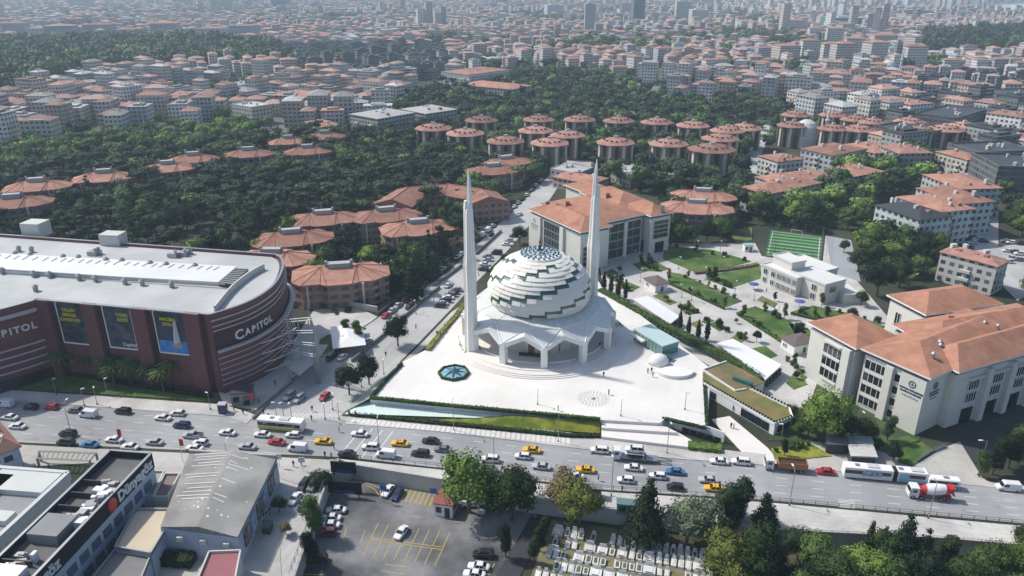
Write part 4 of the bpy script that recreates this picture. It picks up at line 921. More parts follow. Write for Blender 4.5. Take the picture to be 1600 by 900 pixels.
# ------------------------------------------------------------ villas with pleated roofs
vwall = facade('villa_render', (.26, .17, .14), .62, dark=(.03, .03, .035)); cream = M('cream_pier', (.62, .55, .45), .8, .06, .5)
def villa_proto():
    r = bpy.data.objects.new('villa', None); COL.objects.link(r); L2, W2, zr = 13.5, 8.0, 9.6
    out = [(-13.2, -5.2), (-10.5, -8.2), (-5.2, -7.9), (-3.4, -9.3), (3.6, -9.2), (5.4, -7.8), (9.6, -7.9), (12.6, -5.0), (14.4, -4.2), (14.2, 3.6), (12.2, 4.4), (9.5, 8.2), (5.0, 7.8), (3.4, 9.2), (-3.2, 9.3), (-5.0, 7.9), (-9.8, 8.1), (-13.6, 4.6)]
    MB().prism([(x * .96, y * .96) for x, y in out], 0, zr - .1).obj('wall', vwall, r)
    mb = MB(); rg = [(-5, 0), (5, 0)]; n = len(out); rm = MB()
    for i in range(n):
        a, b = out[i], out[(i + 1) % n]; ra = rg[0] if a[0] < 0 else rg[1]; rb = rg[0] if b[0] < 0 else rg[1]
        za = zr + (.0 if i % 2 else .1); zb = zr + (.0 if (i + 1) % 2 else .1)
        A, B_, RA, RB = (*a, za), (*b, zb), (*ra, zr + 2.9), (*rb, zr + 2.9)
        mb.face([A, B_, RB]) if ra == rb else mb.face([A, B_, RB, RA]); mb.face([(*a, za - .35), (*b, zb - .35), B_, A])
        rm.tube(Vector(A) + Vector((0, 0, .02)), Vector(RA) + Vector((0, 0, .02)), .14, .14, 4)
    mb.face([(*p, zr - .35) for p in out[::-1]]); rf = mb.obj('roof', tile, r); rm.obj('ridge', ridgem, rf)
    MB().box((0, 0, zr + 1.8), (6.4, 2.4, 2.5)).obj('chimney_block', M('grey_stack', (.36, .37, .36), .7, .1, 1), r)
    for x in (-3.6, 3.6): MB().tube((x, 0, zr + 2), (x, 0, zr + 5.2), .45, .45, 6).obj('chimney', bpy.data.materials['grey_stack'], r)
    for x in (-9.5, -1.5, 7):
        MB().box((x * .93, -8.1 if x > 0 else -7.6, .2), (.7, .5, 9)).obj('pier', cream, r)
    for z in (3.1, 6.2): MB().box((0, 0, z), (20.5, 14.4, .25)).obj('balcony_slab', cream, r)
    return r
vp = villa_proto()
for px, py, sc, rz, lab in [(530, 421, 1.05, -2, 'terracotta roofed villa nearest the curved corner of the mall'), (425, 398, .95, -14, 'villa partly hidden behind the mall corner'), (455, 367, 1.0, 2, 'villa with pleated red roof just behind the mall corner'), (505, 337, .97, 2, 'villa with red roof second up the slope from the mall corner'), (603, 332, .95, 4, 'red villa in front of the crescent block'), (653, 351, 1.0, 4, 'red villa nearest the parked cars of the side street'),
    (790, 250, .95, 12, 'villa nearest the far end of the side street'), (770, 262, 1.0, 6, 'villa in front of its twin at the far end of the street'), (163, 276, .95, 4, 'lone red villa at the middle of the pine grove edge'), (58, 290, .95, 3, 'red villa behind the dark pines at far left'), (20, 316, 1.0, 6, 'leftmost red villa half outside the photograph'),
    (262, 262, .9, 6, 'red villa joined behind the grove left of the middle'), (302, 248, .85, 4, 'red villa above the grove with its long side hidden'), (388, 240, .88, 2, 'red villa standing free above the grove'), (480, 236, .85, 3, 'red villa right of the free standing one above the grove'), (507, 213, .8, 5, 'small red villa on the upper slope'), (450, 221, .75, 4, 'small red villa half hidden by trees on the upper slope'),
    (1098, 302, .95, -8, 'red villa behind the glazed college block'), (1088, 320, 1.0, -10, 'red villa beside the right wing of the glazed college block')]:
    p = G(px, py, 10.5); inst(vp, lab, 'villa', (p.x, p.y, 0), R(rz + (13 if px < 900 else 0)), (sc * 1.18, sc * 1.18, 1.05 if px < 560 and py < 330 else .95), 'villas with pleated terracotta roofs'); KEEP.append((p.x, p.y, 13 * sc)); KEEP.append((p.x * .97, p.y * .97, 8.5 * sc))
# ------------------------------------------------------------ octagonal apartment towers
def oct_proto():
    r = bpy.data.objects.new('apartment_block', None); COL.objects.link(r); zr = 14.5
    O = lambda rad, z, n=8, o_=R(22.5): [Vector((rad * math.cos(o_ + i * 2 * math.pi / n) * (1.0 if n != 8 else 1.08), rad * math.sin(o_ + i * 2 * math.pi / n), z)) for i in range(n)]
    MB().prism(O(9.6, 0), 0, zr).obj('wall', M('sand_render', (.20, .16, .13), .8, .08, .5), r)
    mb = MB(); mb.loft([O(10.9, zr - .4), O(10.9, zr), O(7, zr + 1.8), O(2.6, zr + 2.8)], c0=True); mb.obj('roof', tile2, r)
    for k in range(8):
        a = R(45) * k; MB().box((8.95 * math.cos(a) * 1.08, 8.95 * math.sin(a), .5), (.7, 2.0, 13.3), a).obj('window_strip', glass, r)
        MB().box((9.0 * math.cos(a + R(22.5)) * 1.08, 9.0 * math.sin(a + R(22.5)), .5), (1.6, 1.6, 13.6), a + R(22.5)).obj('pier', cream, r)
    for k in range(14):
        a = R(25.7) * k + .2; MB().box((6.8 * math.cos(a), 6.8 * math.sin(a), zr + 1.0), (1.1, 1.1, 1.4), a).obj('dormer', M('dormer_brown', (.12, .06, .05), .8, .1, 1) if 'dormer_brown' not in bpy.data.materials else bpy.data.materials['dormer_brown'], r)
    MB().box((0, 0, zr + 2), (2.2, 1.2, 2.2)).obj('chimney', offwhite, r)
    return r
op = oct_proto()
octs = [(677, 196, 1.1), (727, 204, 1.12), (752, 184, 1.05), (790, 216, 1.05), (842, 183, 1.0), (837, 200, 1.05), (859, 219, 1.05), (887, 207, 1.0), (906, 183, 1.02), (967, 185, .98), (962, 218, 1.05), (1027, 187, 1.0), (1045, 220, 1.08), (1083, 192, 1.0), (1113, 228, 1.25), (1126, 212, 1.05), (1137, 200, 1.0), (1163, 196, 1.05),
    (1244, 176, .95), (1240, 192, .95), (1302, 176, .9), (1337, 183, .9), (1342, 198, 1.0), (1302, 197, .9), (1365, 187, .9), (1422, 186, .95), (1477, 198, 1.1), (1507, 193, 1.0), (1440, 200, .9)]
for i, (px, py, sc) in enumerate(octs):
    p = G(px, py, 15.5); inst(op, 'eight sided red roofed block ' + ('among trees behind the mosque' if px < 1200 else 'in the right hand district'), 'apartment block', (p.x, p.y, 0), R(-6 + (i * 7) % 13), (sc, sc, .95), 'eight sided apartment blocks'); KEEP.append((p.x, p.y, 12 * sc))
# ------------------------------------------------------------ other single buildings (px corners at the eaves)
def house(lab, A, B, C, z, h, wall=(.45, .44, .41), rm=tile2, kind='hip', name='apartment_building', cat='apartment building', keep=.5, group=None, wm=None, zb=0, extras=6):
    c4 = rect(A, B, C, z); c = sum(c4, Vector()) / 4; L_, W_ = (c4[0] - c4[1]).length, (c4[2] - c4[1]).length
    o = wthing(name, lab, cat, (c.x, c.y, zb), group); ov = .5 if kind == 'hip' else .05; w4 = inset(c4, ov)
    MB().prism(w4, zb, z - .25).obj('wall', wm or wallm, o)
    if kind == 'hip': MB().hip(w4, z, h, over=ov, thick=.3).obj('roof', rm, o)
    else:
        MB().prism(c4, z - .3, z, bot=True).obj('roof', rm, o); ribbon(inset(c4, .15) + [inset(c4, .15)[0]], z, z + max(h, .4), .3).obj('parapet', wm if wm else offwhite, o)
    for k in range(extras):
        q = c + (c4[0] - c4[1]) * rnd.uniform(-.38, .38) + (c4[2] - c4[1]) * rnd.uniform(-.22, .22)
        if k % 2 and kind == 'hip': MB().box((q.x, q.y, z + h * .2), (rnd.uniform(1.6, 3), rnd.uniform(1.4, 2.2), rnd.uniform(1.2, 1.8)), math.atan2((c4[0] - c4[1]).y, (c4[0] - c4[1]).x), taper=.8).obj('dormer', tile, o); continue
        MB().box((q.x, q.y, z + (h * .5 if kind == 'hip' else 0)), (rnd.uniform(.8, 2), rnd.uniform(.8, 1.6), rnd.uniform(1.2, 2.4)), rnd.random()).obj('chimney', offwhite, o)
    if kind == 'hip' and z >= 11:
        for a_, b_ in ((w4[0], w4[1]), (w4[1], w4[2])):
            dd = (b_ - a_); ll = dd.length; dd.normalize(); nn_ = Vector((dd.y, -dd.x, 0)); m_ = max(1, int(ll / 11))
            for q in range(m_):
                for fl in range(1, int(z // 3.1)):
                    cc = a_ + (b_ - a_) * ((q + .5) / m_) + nn_ * .6; MB().box((cc.x, cc.y, fl * 3.1 - .1), (3.6, 1.2, 1.0), math.atan2(dd.y, dd.x)).obj('balcony', offwhite, o)
    for q in [o] + list(o.children): q.color = (*wall, 1)
    n_ = max(1, int(max(L_, W_) / min(L_, W_)))
    for k in range(n_):
        t = (k + .5) / n_ - .5; q = c + ((c4[0] - c4[1]) if L_ > W_ else (c4[2] - c4[1])) * t; KEEP.append((q.x, q.y, min(L_, W_) * keep + 4))
    return o
W_a, W_b, W_c = (.50, .50, .47), (.40, .42, .44), (.33, .31, .29)
for a in [
    ('near end of the long grey block, grey roofed, right of the pitch', (1366, 320), (1438, 345), (1470, 331), 15, 3.0, (.42, .48, .48)),
    ('middle section of the long grey block with red roof', (1399, 307), (1470, 332), (1502, 318), 15.4, 2.4, (.42, .48, .48)),
    ('far section of the long grey block with red roof', (1430, 293), (1502, 319), (1532, 306), 15.2, 2.8, (.40, .47, .47)),
    ('grey apartment block with red roof behind the long patched roof block', (1440, 272), (1500, 296), (1537, 282), 15, 2.4, (.33, .37, .38)),
    ('cream apartment house with wraparound balconies beside the parking at right', (1467, 393), (1560, 417), (1577, 406), 11.5, 2, (.46, .46, .42)),
    ('low red roofed block nearest the campus trees on the right hill', (1157, 292), (1200, 304), (1275, 282), 11.5, 2.4, W_b),
    ('red roofed block joined behind the nearest one on the right hill', (1178, 276), (1215, 288), (1285, 268), 11.5, 2.4, W_b),
    ('grey walled block with red roof facing the light green trees', (1285, 263), (1335, 276), (1370, 264), 12, 2.2, (.38, .38, .36)),
    ('red roofed block with white gable left of the domed mosque', (1183, 243), (1215, 253), (1243, 244), 11, 2, W_a),
    ('apartment block with dark stair tower and red roof on the right', (1250, 232), (1303, 243), (1322, 226), 13, 2, W_b),
    ('apartment block with long red roof beside the dark stair tower one', (1310, 226), (1368, 240), (1385, 228), 12, 2.2, W_a),
    ('brown grey apartment block beside the light green trees at right', (1370, 226), (1405, 240), (1430, 228), 15, 2, (.30, .29, .27)),
    ('cream house with red roof at the right edge of the tree belt', (1460, 236), (1512, 250), (1535, 238), 11, 1.8, (.45, .43, .38)),
    ('white five storey block with strip windows left of the white terraces', (1358, 152), (1424, 164), (1432, 156), 18, 1.5, (.62, .63, .64)),
    ('white apartment block with ribbed front at the far right', (1540, 176), (1598, 184), (1606, 176), 18, 1.0, (.62, .62, .62)),
    ('long white school with red roof beyond the terracotta district', (688, 112), (733, 117), (783, 107), 17, 3, (.66, .66, .66)),
    ('long red roofed wing below the white school', (715, 132), (800, 140), (806, 131), 12, 3, (.45, .45, .43)),
    ('light roofed block left of the terracotta district', (361, 163), (393, 168), (425, 163), 14, .5, (.45, .43, .38)),
    ('broad weathered red roofed block in the left district', (420, 148), (520, 156), (545, 146), 12, 3, (.35, .36, .34)),
    ('grey roofed apartment block above the pine grove', (545, 178), (590, 186), (625, 172), 15, 1.8, (.33, .32, .29)),
    ('grey roofed apartment block right of its twin above the grove', (625, 170), (665, 178), (690, 166), 15, 1.8, (.33, .32, .29)),
    ('small white house with red gable above the pine grove', (475, 190), (500, 199), (512, 188), 8, 2, (.66, .66, .66)),
    ('flat pale roofed workshop behind the glazed college block', (940, 260), (985, 275), (1003, 262), 7, .4, (.40, .38, .35)),
    ('low club building with red roof left of the pale workshop', (862, 276), (925, 288), (940, 276), 6, 2, (.40, .30, .25)),
    ('flat white roofed annex behind the club building', (860, 264), (905, 271), (930, 262), 6.5, .3, (.5, .5, .48)),
    ('bluish walled house with orange roof at the left edge by the road', (-40, 670), (-6, 712), (28, 690), 10, 2.5, (.42, .50, .60)),
    ]:
    fl = a[0].startswith(('flat', 'light')) ; house(a[0], *a[1:6], wall=a[6], kind='flat' if fl else 'hip', rm=roofwhite if fl else (greyroof if 'grey roofed' in a[0] and 'near end' not in a[0] else darktile if 'near end' in a[0] else (tile if 'red' in a[0] or 'orange' in a[0] else tile2)))
for a in [('dark glazed modern block with flat black roof at right', (1518, 240), (1560, 262), (1640, 250), 17, 1),
    ('black roofed courtyard block among the octagonal blocks', (1368, 197), (1440, 210), (1462, 198), 14, 1), ('black terrace block left of the octagonal group at right', (1430, 178), (1495, 186), (1530, 170), 14, 1),
    ('wide black terrace block at the right edge', (1480, 225), (1530, 240), (1580, 226), 14, 1), ('black and white apartment block near the right edge', (1545, 140), (1590, 150), (1640, 140), 16, 1)]:
    house(*a, rm=darktile, kind='flat', wm=walldark)
# crescent block
c = G(700, 300, 9); o = wthing('crescent_block', 'long curved block with a sweeping red roof behind the villas', 'apartment block', (c.x, c.y, 0))
arc = smooth([G(*p, 9) for p in [(612, 322), (640, 302), (700, 297), (752, 305), (765, 318)]], 1); inn = ou = None
n_ = len(arc)
mb = MB(); rf = MB()
inn = off(arc, 10.0); ou = off(arc, -10.0)
for i in range(n_ - 1):
    mb.prism([inn[i] * .96 + arc[i] * .04, inn[i + 1] * .96 + arc[i + 1] * .04, ou[i + 1], ou[i]], 0, 8.8, cap=False)
    T = lambda v, z: (v.x, v.y, z)
    rf.face([T(inn[i], 9), T(inn[i + 1], 9), T(arc[i + 1], 12.2), T(arc[i], 12.2)]); rf.face([T(arc[i], 12.2), T(arc[i + 1], 12.2), T(ou[i + 1], 9), T(ou[i], 9)]); rf.face([T(inn[i], 8.6), T(inn[i + 1], 8.6), T(inn[i + 1], 9), T(inn[i], 9)])
for j in (0, n_ - 1): rf.face([(inn[j].x, inn[j].y, 8.8), (ou[j].x, ou[j].y, 8.8), (arc[j].x, arc[j].y, 12.2)])
mb.obj('wall', vwall, o); rf.obj('roof', tile, o); rl = MB().path([Vector((q.x, q.y, 12.25)) for q in arc], .2, 4)
for q, a_, b_ in zip(arc, inn, ou): rl.tube((a_.x, a_.y, 9.1), (q.x, q.y, 12.25), .18, .18, 4); rl.tube((b_.x, b_.y, 9.1), (q.x, q.y, 12.25), .18, .18, 4)
rl.obj('ridge', ridgem, o)
for k in range(8):
    q = arc[0] + (arc[-1] - arc[0]) * (k + .5) / 8; j = min(int(k / 2), 3); q = arc[j] + (arc[j + 1] - arc[j]) * (.3 + .4 * (k % 2)) + Vector((0, -3.5, 0)); MB().box((q.x, q.y, 9.9), (2.2, 1.8, 1.7), .1 * j).obj('dormer', tile2, o)

for i in range(n_): KEEP.append((arc[i].x, arc[i].y, 10))
p = G(601, 313, 8); o = wthing('pavilion', 'white tent shaped roof pavilion among the villas', 'pavilion', (p.x, p.y, 0)); MB().prism([(p.x + 4 * math.cos(a), p.y + 4 * math.sin(a)) for a in [i * R(60) for i in range(6)]], 0, 6.5).obj('wall', offwhite, o)
MB().loft([[Vector((p.x + r * math.cos(a), p.y + r * math.sin(a), z)) for a in [i * R(60) for i in range(6)]] for r, z in ((5, 6.5), (.3, 9.5))]).obj('roof', white, o)

# ------------------------------------------------------------ far landmarks
def tower(px, py, wpx, hpx, lab, wall, mat=None, roof=None, dep=None):
    p = G(px, py); d = PJ(p.x, p.y)[2]; wd = wpx / F * d; ht = hpx / F * d / .93; dp = dep or wd * .8; o = wthing('tower_block', lab, 'tower block', (p.x, p.y, 0)); rz = R(rnd.uniform(-18, 18))
    mb = MB(); cs = [(p.x + x * wd / 2 * math.cos(rz) - y * dp / 2 * math.sin(rz), p.y + x * wd / 2 * math.sin(rz) + y * dp / 2 * math.cos(rz)) for x, y in ((-1, -1), (1, -1), (1, 1), (-1, 1))]
    mb.prism(cs, 0, ht).obj('wall', mat or wallm, o)
    c4 = [Vector((*q, ht)) for q in cs]
    if roof == 'flat': MB().prism([(c4[0] * .75 + c4[2] * .25)[:2], (c4[1] * .75 + c4[3] * .25)[:2], (c4[2] * .75 + c4[0] * .25)[:2], (c4[3] * .75 + c4[1] * .25)[:2]], ht, ht + 2.5).obj('roof', greyroof, o)
    else: MB().hip(c4, ht + .2, 2.5, over=.6).obj('roof', tile2, o)
    for q in [o] + list(o.children): q.color = (*wall, 1)
    KEEP.append((p.x, p.y, wd * .8 + 6))
TW = (.52, .50, .47)
for i, (px, py, w_, h_) in enumerate([(1225, 100, 34, 26), (1262, 92, 26, 26), (1292, 104, 22, 32), (1312, 108, 30, 36), (1330, 98, 26, 34), (1362, 106, 30, 36), (1376, 84, 34, 26), (1424, 108, 30, 32), (1300, 78, 24, 30), (1318, 58, 22, 18), (1240, 52, 30, 18), (1272, 60, 20, 14)]):
    tower(px, py, w_, h_, 'pale many storeyed tower block in the cluster at upper right', TW if i % 3 else (.45, .40, .36))
tower(1397, 106, 10, 36, 'slim blue grey tower in the cluster at upper right', (.25, .30, .34), roof='flat')
for px, py, w_, h_, wl_, lb in [(920, 56, 15, 44, (.38, .40, .42), 'tall slender grey tower left of the dark tower on the skyline'), (995, 42, 18, 60, (.10, .13, .16), 'tall dark glass tower on the skyline behind the mosque'), (978, 32, 14, 24, (.45, .48, .48), 'pale tower joined to the left of the dark skyline tower'), (1065, 36, 22, 30, (.48, .45, .42), 'pale tower right of the dark skyline tower'), (1090, 40, 26, 22, (.50, .48, .44), 'pale slab block right of the skyline towers'), (865, 28, 26, 18, (.45, .47, .47), 'pale grey slab on the skyline left of the slender tower'),
    (285, 10, 26, 22, (.08, .18, .24), 'dark teal glass block on the skyline at upper left'), (130, 18, 30, 24, (.52, .52, .5), 'white slab on the skyline at far upper left'), (440, 20, 26, 18, (.15, .2, .22), 'dark block on the skyline left of the middle'), (785, 14, 18, 14, (.2, .25, .28), 'small dark block on the skyline over the left minaret'), (1318, 45, 60, 16, (.05, .16, .18), 'wide teal glass building beyond the cluster of towers')]:
    tower(px, py, w_, h_, lb, wl_, roof='flat')
for i, px in enumerate((30, 72, 100, 130, 160, 205, 262, 335, 385)):
    tower(px, 63 + (i % 3) * 2, 32 + (i * 5) % 12, 24 - (i % 2) * 5, 'pale mid rise slab behind the wooded park at upper left', TW if i % 2 else (.36, .38, .40))
def small_mosque(px, py, r, lab, mh):
    p = G(px, py); o = wthing('small_mosque', lab, 'mosque', (p.x, p.y, 0)); m_ = M('pale_stone', (.55, .55, .52), .7, .05, .3) if 'pale_stone' not in bpy.data.materials else bpy.data.materials['pale_stone']
    MB().box((p.x, p.y, 0), (r * 2.3, r * 2.3, r * 1.0), .3).obj('hall', m_, o); MB().loft([[Vector((p.x + rr * math.cos(a), p.y + rr * math.sin(a), z)) for a in [i * R(22.5) for i in range(16)]] for rr, z in ((r, r), (r, r * 1.35), (r * .93, r * 1.7), (r * .7, r * 2.05), (r * .35, r * 2.25), (.05, r * 2.32))], c0=False).obj('dome', M('dome_grey', (.50, .51, .50), .6, .05, .3) if 'dome_grey' not in bpy.data.materials else bpy.data.materials['dome_grey'], o)
    x = p.x + r * 2.0; y = p.y + r * .6; mb = MB(); mb.tube((x, y, 0), (x, y, mh * .8), r * .16, r * .13, 8).tube((x, y, mh * .6), (x, y, mh * .63), r * .24, r * .24, 8).tube((x, y, mh * .8), (x, y, mh), r * .15, .05, 8); mb.obj('minaret', m_, o); KEEP.append((p.x, p.y, r * 2.4))
small_mosque(1256, 228, 7.8, 'small grey domed mosque with slim minaret in the right district', 27); small_mosque(1384, 122, 8.5, 'distant domed mosque with slim minaret below the tower cluster', 32)

# ------------------------------------------------------------ lower left block: clinic, factory, sheds
ZD = 12
A_, B_, C_ = G(160, 704, ZD), G(236, 708, ZD), G(50, 903, ZD)
u = (C_ - B_).normalized(); v = (A_ - B_); v = (v - u * v.dot(u)); v = v.normalized() * 9.5; Ln = 62
c4 = [B_ + v, B_, B_ + u * Ln, B_ + u * Ln + v]; o = wthing('eye_clinic', 'long clinic with black parapet, white lettering and rooftop machinery', 'clinic', (*(B_ + u * 20 + v * .5)[:2], 0)); cl = o
blackp = M('black_parapet', (.010, .012, .018), .85, .1, .5); bluew = M('pale_blue_render', (.36, .42, .50), .7, .08, .4)
MB().prism(c4, 0, ZD - 2.6).obj('wall', bluew, o); MB().prism(inset(c4, .1), ZD - 2.7, ZD - 1.6).obj('roof', M('clinic_roof', (.10, .10, .10), .9, .2, .3, col2=(.15, .15, .145), scale2=.1), o)
ribbon(c4 + [c4[0]], ZD - 3.6, ZD, .4).obj('parapet', blackp, o); ribbon(c4 + [c4[0]], ZD, ZD + .12, .55).obj('coping', steel, o)
nv = -v.normalized(); dirn = -u   # reading direction runs away from the camera
sz = 2.7
fp = c4[1] + u * 7.2 + nv * .45
put_text('lettering', 'Dünyagöz', 3.2, lett, (fp.x, fp.y, ZD - 1.7), dirn, o, bold=.09, ext=.12, sx=.95)
ze = G(100, 866, ZD); s2 = (ze - c4[1]).dot(u) + 6.2; fp = c4[1] + u * s2 + nv * .45; put_text('lettering', 'Dünyagöz', 3.2, lett, (fp.x, fp.y, ZD - 1.7), dirn, o, bold=.09, ext=.12, sx=.95)
fp = c4[1] + u * 15.2 + nv * .35
rb_ = MB(); rb_.loft([[Vector((fp.x, fp.y, ZD - 1.8)) + u * r * math.cos(a) + Vector((0, 0, 1.15 * r * math.sin(a))) + nv * z for a in [i * R(30) for i in range(12)]] for r, z in ((1.35, 0), (1.2, .3), (.7, .55), (.1, .62))]); rb_.obj('emblem', M('red_emblem', (.50, .05, .03), .3, .1, 1), o, smooth=False)
for k in range(14):
    q0 = c4[1] + u * (2 + k * 3.6) + nv * .05; ribbon([q0, q0 + u * 2.6], 1.2, 3.2, .12).obj('window', M('clinic_glass', (.10, .13, .16), .2, .2, 1) if 'clinic_glass' not in bpy.data.materials else bpy.data.materials['clinic_glass'], o)
    if k < 13: ribbon([q0, q0 + u * 2.6], 4.8, 6.8, .12).obj('window', bpy.data.materials['clinic_glass'], o)
for s in (10, 14, 18, 22.5, 33):
    q = c4[1] + u * s; ribbon([q + v * .96, q + v * .35], ZD - 1.7, ZD - .3, .25).obj('roof_partition', darkmetal, o)
rr = random.Random(3); pink = M('duct_metal', (.42, .38, .36), .5, .2, 1)
for s, t, n_ in ((12, .22, 10), (17, .3, 10), (21, .3, 8), (33, .55, 8)):
    for k in range(n_):
        q = c4[1] + u * (s + rr.uniform(-2.4, 2.4)) + v * (t + rr.uniform(-.18, .18)); MB().box((q.x, q.y, ZD - 1.6), (rr.uniform(.6, 1.6), rr.uniform(.6, 2.2), rr.uniform(.8, 2.2)), math.atan2(u.y, u.x) + rr.choice((0, .3))).obj('air_unit', rr.choice((pink, steel, white, ven)), o)
for s in (24.5, 38): 
    q = c4[1] + u * s + v * .55; MB().box((q.x, q.y, ZD - 1.6), (6, 6, 2.2), math.atan2(u.y, u.x)).obj('plant_room', M('plant_grey', (.20, .21, .21), .7, .2, .4) if s < 30 else white, o)
for s in range(6): KEEP.append((*(c4[1] + u * s * 10 + v * .5)[:2], 9))
# white building left of the clinic
A2, B2, C2 = (20, 728), (108, 735), (-70, 905)
a_, b_, cc_ = G(*A2, 9.5), G(*B2, 9.5), None
off_ = c4[0] + v.normalized() * 2.2; w0 = G(106, 737, 9.5); w1 = w0 + u * 50; w2 = w1 + v.normalized() * 20; w3 = w0 + v.normalized() * 17
o = wthing('white_annex', 'white flat roofed building with recessed roof courts left of the black clinic', 'building', (*w0[:2], 0))
MB().prism([w0, w1, w2, w3], 0, 7.9).obj('wall', offwhite, o); ribbon([w0, w1, w2, w3, w0], 7.5, 9.5, .9).obj('parapet', M('parapet_white', (.50, .52, .50), .7, .06, .4), o)
MB().prism([w0, w1, w2, w3], 7.9, 8.0).obj('roof', M('court_floor', (.24, .25, .26), .8, .1, .4), o)
for s0, s1, t0, t1 in ((0, 7, 1, 15), (2, 9, 11, 17), (13, 16, 2, 17), (22, 25, 2, 17)):
    P = [w0 + u * s0 + v.normalized() * t0, w0 + u * s1 + v.normalized() * t0, w0 + u * s1 + v.normalized() * t1, w0 + u * s0 + v.normalized() * t1]; MB().prism(P, 7.9, 9.3).obj('roof_bay', bpy.data.materials['parapet_white'], o)
# factory with patched roof
o = wthing('factory', 'grey factory with a patched low gabled roof and white repair strips', 'factory', (*G(330, 790)[:2], 0))
fr_ = [G(*p, 7) for p in [(296, 706), (432, 714), (371, 838), (250, 822)]]; MB().prism(inset(fr_, .3) if False else fr_, 0, 6.6).obj('wall', bluew, o)
mid0, mid1 = (fr_[0] + fr_[1]) / 2, (fr_[2] + fr_[3]) / 2; mb = MB(); up_ = Vector((0, 0, 1.1))
e_ = [p + Vector((0, 0, -.2)) for p in fr_]; mb.face([e_[0], mid0 + up_, mid1 + up_, e_[3]][::-1]); mb.face([mid0 + up_, e_[1], e_[2], mid1 + up_][::-1]); mb.face([e_[1], e_[0], mid0 + up_]); mb.face([e_[3], e_[2], mid1 + up_])
m, nn, b = node_mat('corrugated_sheet'); f = NOISE(nn, .12, 5); cR = RAMP(nn, f, [(.35, (.19, .188, .175)), (.65, (.31, .305, .285))]); g_ = nn.nodes.new('ShaderNodeNewGeometry')
wv = nn.nodes.new('ShaderNodeTexWave'); wv.inputs['Scale'].default_value = .9; wv.bands_direction = 'Y'; nn.links.new(g_.outputs['Position'], wv.inputs['Vector']); nn.links.new(MIX(nn, 1, cR, MATH(nn, 'MULTIPLY_ADD', wv.outputs['Fac'], .25, .85), 'MULTIPLY'), b.inputs['Base Color']); b.inputs['Roughness'].default_value = .9
ro = mb.obj('roof', m, o); mb = MB()
def rp(s, t): # s across 0..1, t along 0..1 on the roof
    a_, b_ = e_[0] + (e_[3] - e_[0]) * t, e_[1] + (e_[2] - e_[1]) * t; q = a_ + (b_ - a_) * s; q.z = 6.8 + 1.3 * (1 - abs(s - .5) * 2) + .06; return q
for t in (.04, .08, .12, .17, .21, .33, .37, .46, .52, .57, .62, .66):
    s0, s1 = .04 + rnd.random() * .12, .45 + rnd.random() * .03; mb.face([rp(s0, t), rp(s1, t - .01), rp(s1, t - .002), rp(s0, t + .009)][::-1])
    if rnd.random() < .75: s0, s1 = .52, .62 + rnd.random() * .22; mb.face([rp(s0, t + .02), rp(s1, t + .05), rp(s1, t + .058), rp(s0, t + .029)][::-1])
for k in range(26):
    s, t = rnd.uniform(.08, .95), rnd.uniform(.05, .95); q = rnd.uniform(.004, .014); s = s if abs(s - .5) > .03 else .56; mb.face([rp(s - q, t - q), rp(s + q, t - q), rp(s + q, t + q * .7), rp(s - q, t + q * .7)][::-1])
sealm = M('sealant_white', (.62, .62, .60), .7, .1, 1)
for f in mb.f: q = MB(); q.face([mb.v[i] for i in f]); q.obj('repair_strip', sealm, ro, at=o['_o'])
mb = MB(); q_ = mb; ribbon([fr_[0], fr_[1]], 6.4, 7.6, .6).obj('parapet', conc, o)
MB().path([e_[1] + Vector((.2, 0, 0)), e_[2] + Vector((.2, 0, 0))], .12, 5).obj('gutter', darkmetal, o)
a_, b_ = fr_[1] + Vector((.25, 0, 0)), fr_[2] + Vector((.25, 0, 0))
posts = [M('poster_a', (.10, .22, .42), .5, .4, .6, col2=(.4, .42, .45), scale2=.8), M('poster_b', (.04, .05, .06), .5, .4, .8, col2=(.25, .22, .2), scale2=.8)]
for k in range(6): ribbon([a_ + (b_ - a_) * (.03 + k * .15), a_ + (b_ - a_) * (.15 + k * .15)], 2.0, 5.8, .25).obj('poster_panel', posts[k % 2], o)
for k in range(3): q = fr_[3] + (fr_[2] - fr_[3]) * (.25 + k * .3); MB().box((q.x, q.y - .4, 4.3), (1.2, .6, 1.0)).obj('air_unit', offwhite, o)
for k in range(3): q = (fr_[0] + fr_[2]) / 2 + (fr_[3] - fr_[0]) * (k - 1) * .3; KEEP.append((q.x, q.y, 9))
for lab, P, z, mt in (('low shed with tan roof between the clinic and the factory', [(213, 797), (277, 797), (236, 866), (180, 856)], 5.5, M('tan_roof', (.52, .45, .33), .8, .06, .4)), ('grey roofed shed in front of the tan roofed one', [(184, 856), (237, 866), (218, 912), (140, 912)], 4.5, M('shed_grey', (.18, .18, .175), .8, .2, .5)), ('small building with maroon flat roof at the bottom edge', [(327, 864), (376, 862), (366, 915), (306, 915)], 4.5, M('maroon_roof', (.26, .10, .11), .8, .1, .5)), ('narrow lean-to with brown roof beside the factory', [(258, 742), (281, 742), (262, 778), (240, 778)], 4.5, M('brown_felt', (.20, .15, .14), .85, .1, .5)), ('narrow walled yard store left of the lean-to', [(238, 738), (256, 738), (240, 776), (222, 776)], 4.0, greyroof)):
    P = [G(*p, z) for p in P]; c = sum(P, Vector()) / 4; o = wthing('shed', lab, 'shed', (c.x, c.y, 0)); MB().prism(P, 0, z - .3).obj('wall', bluew if 'tan' in lab else offwhite, o); MB().prism(P, z - .3, z).obj('roof', mt, o); ribbon(P + [P[0]], z - .4, z + .5, .3).obj('parapet', steel if 'tan' in lab else offwhite, o); KEEP.append((c.x, c.y, 8))
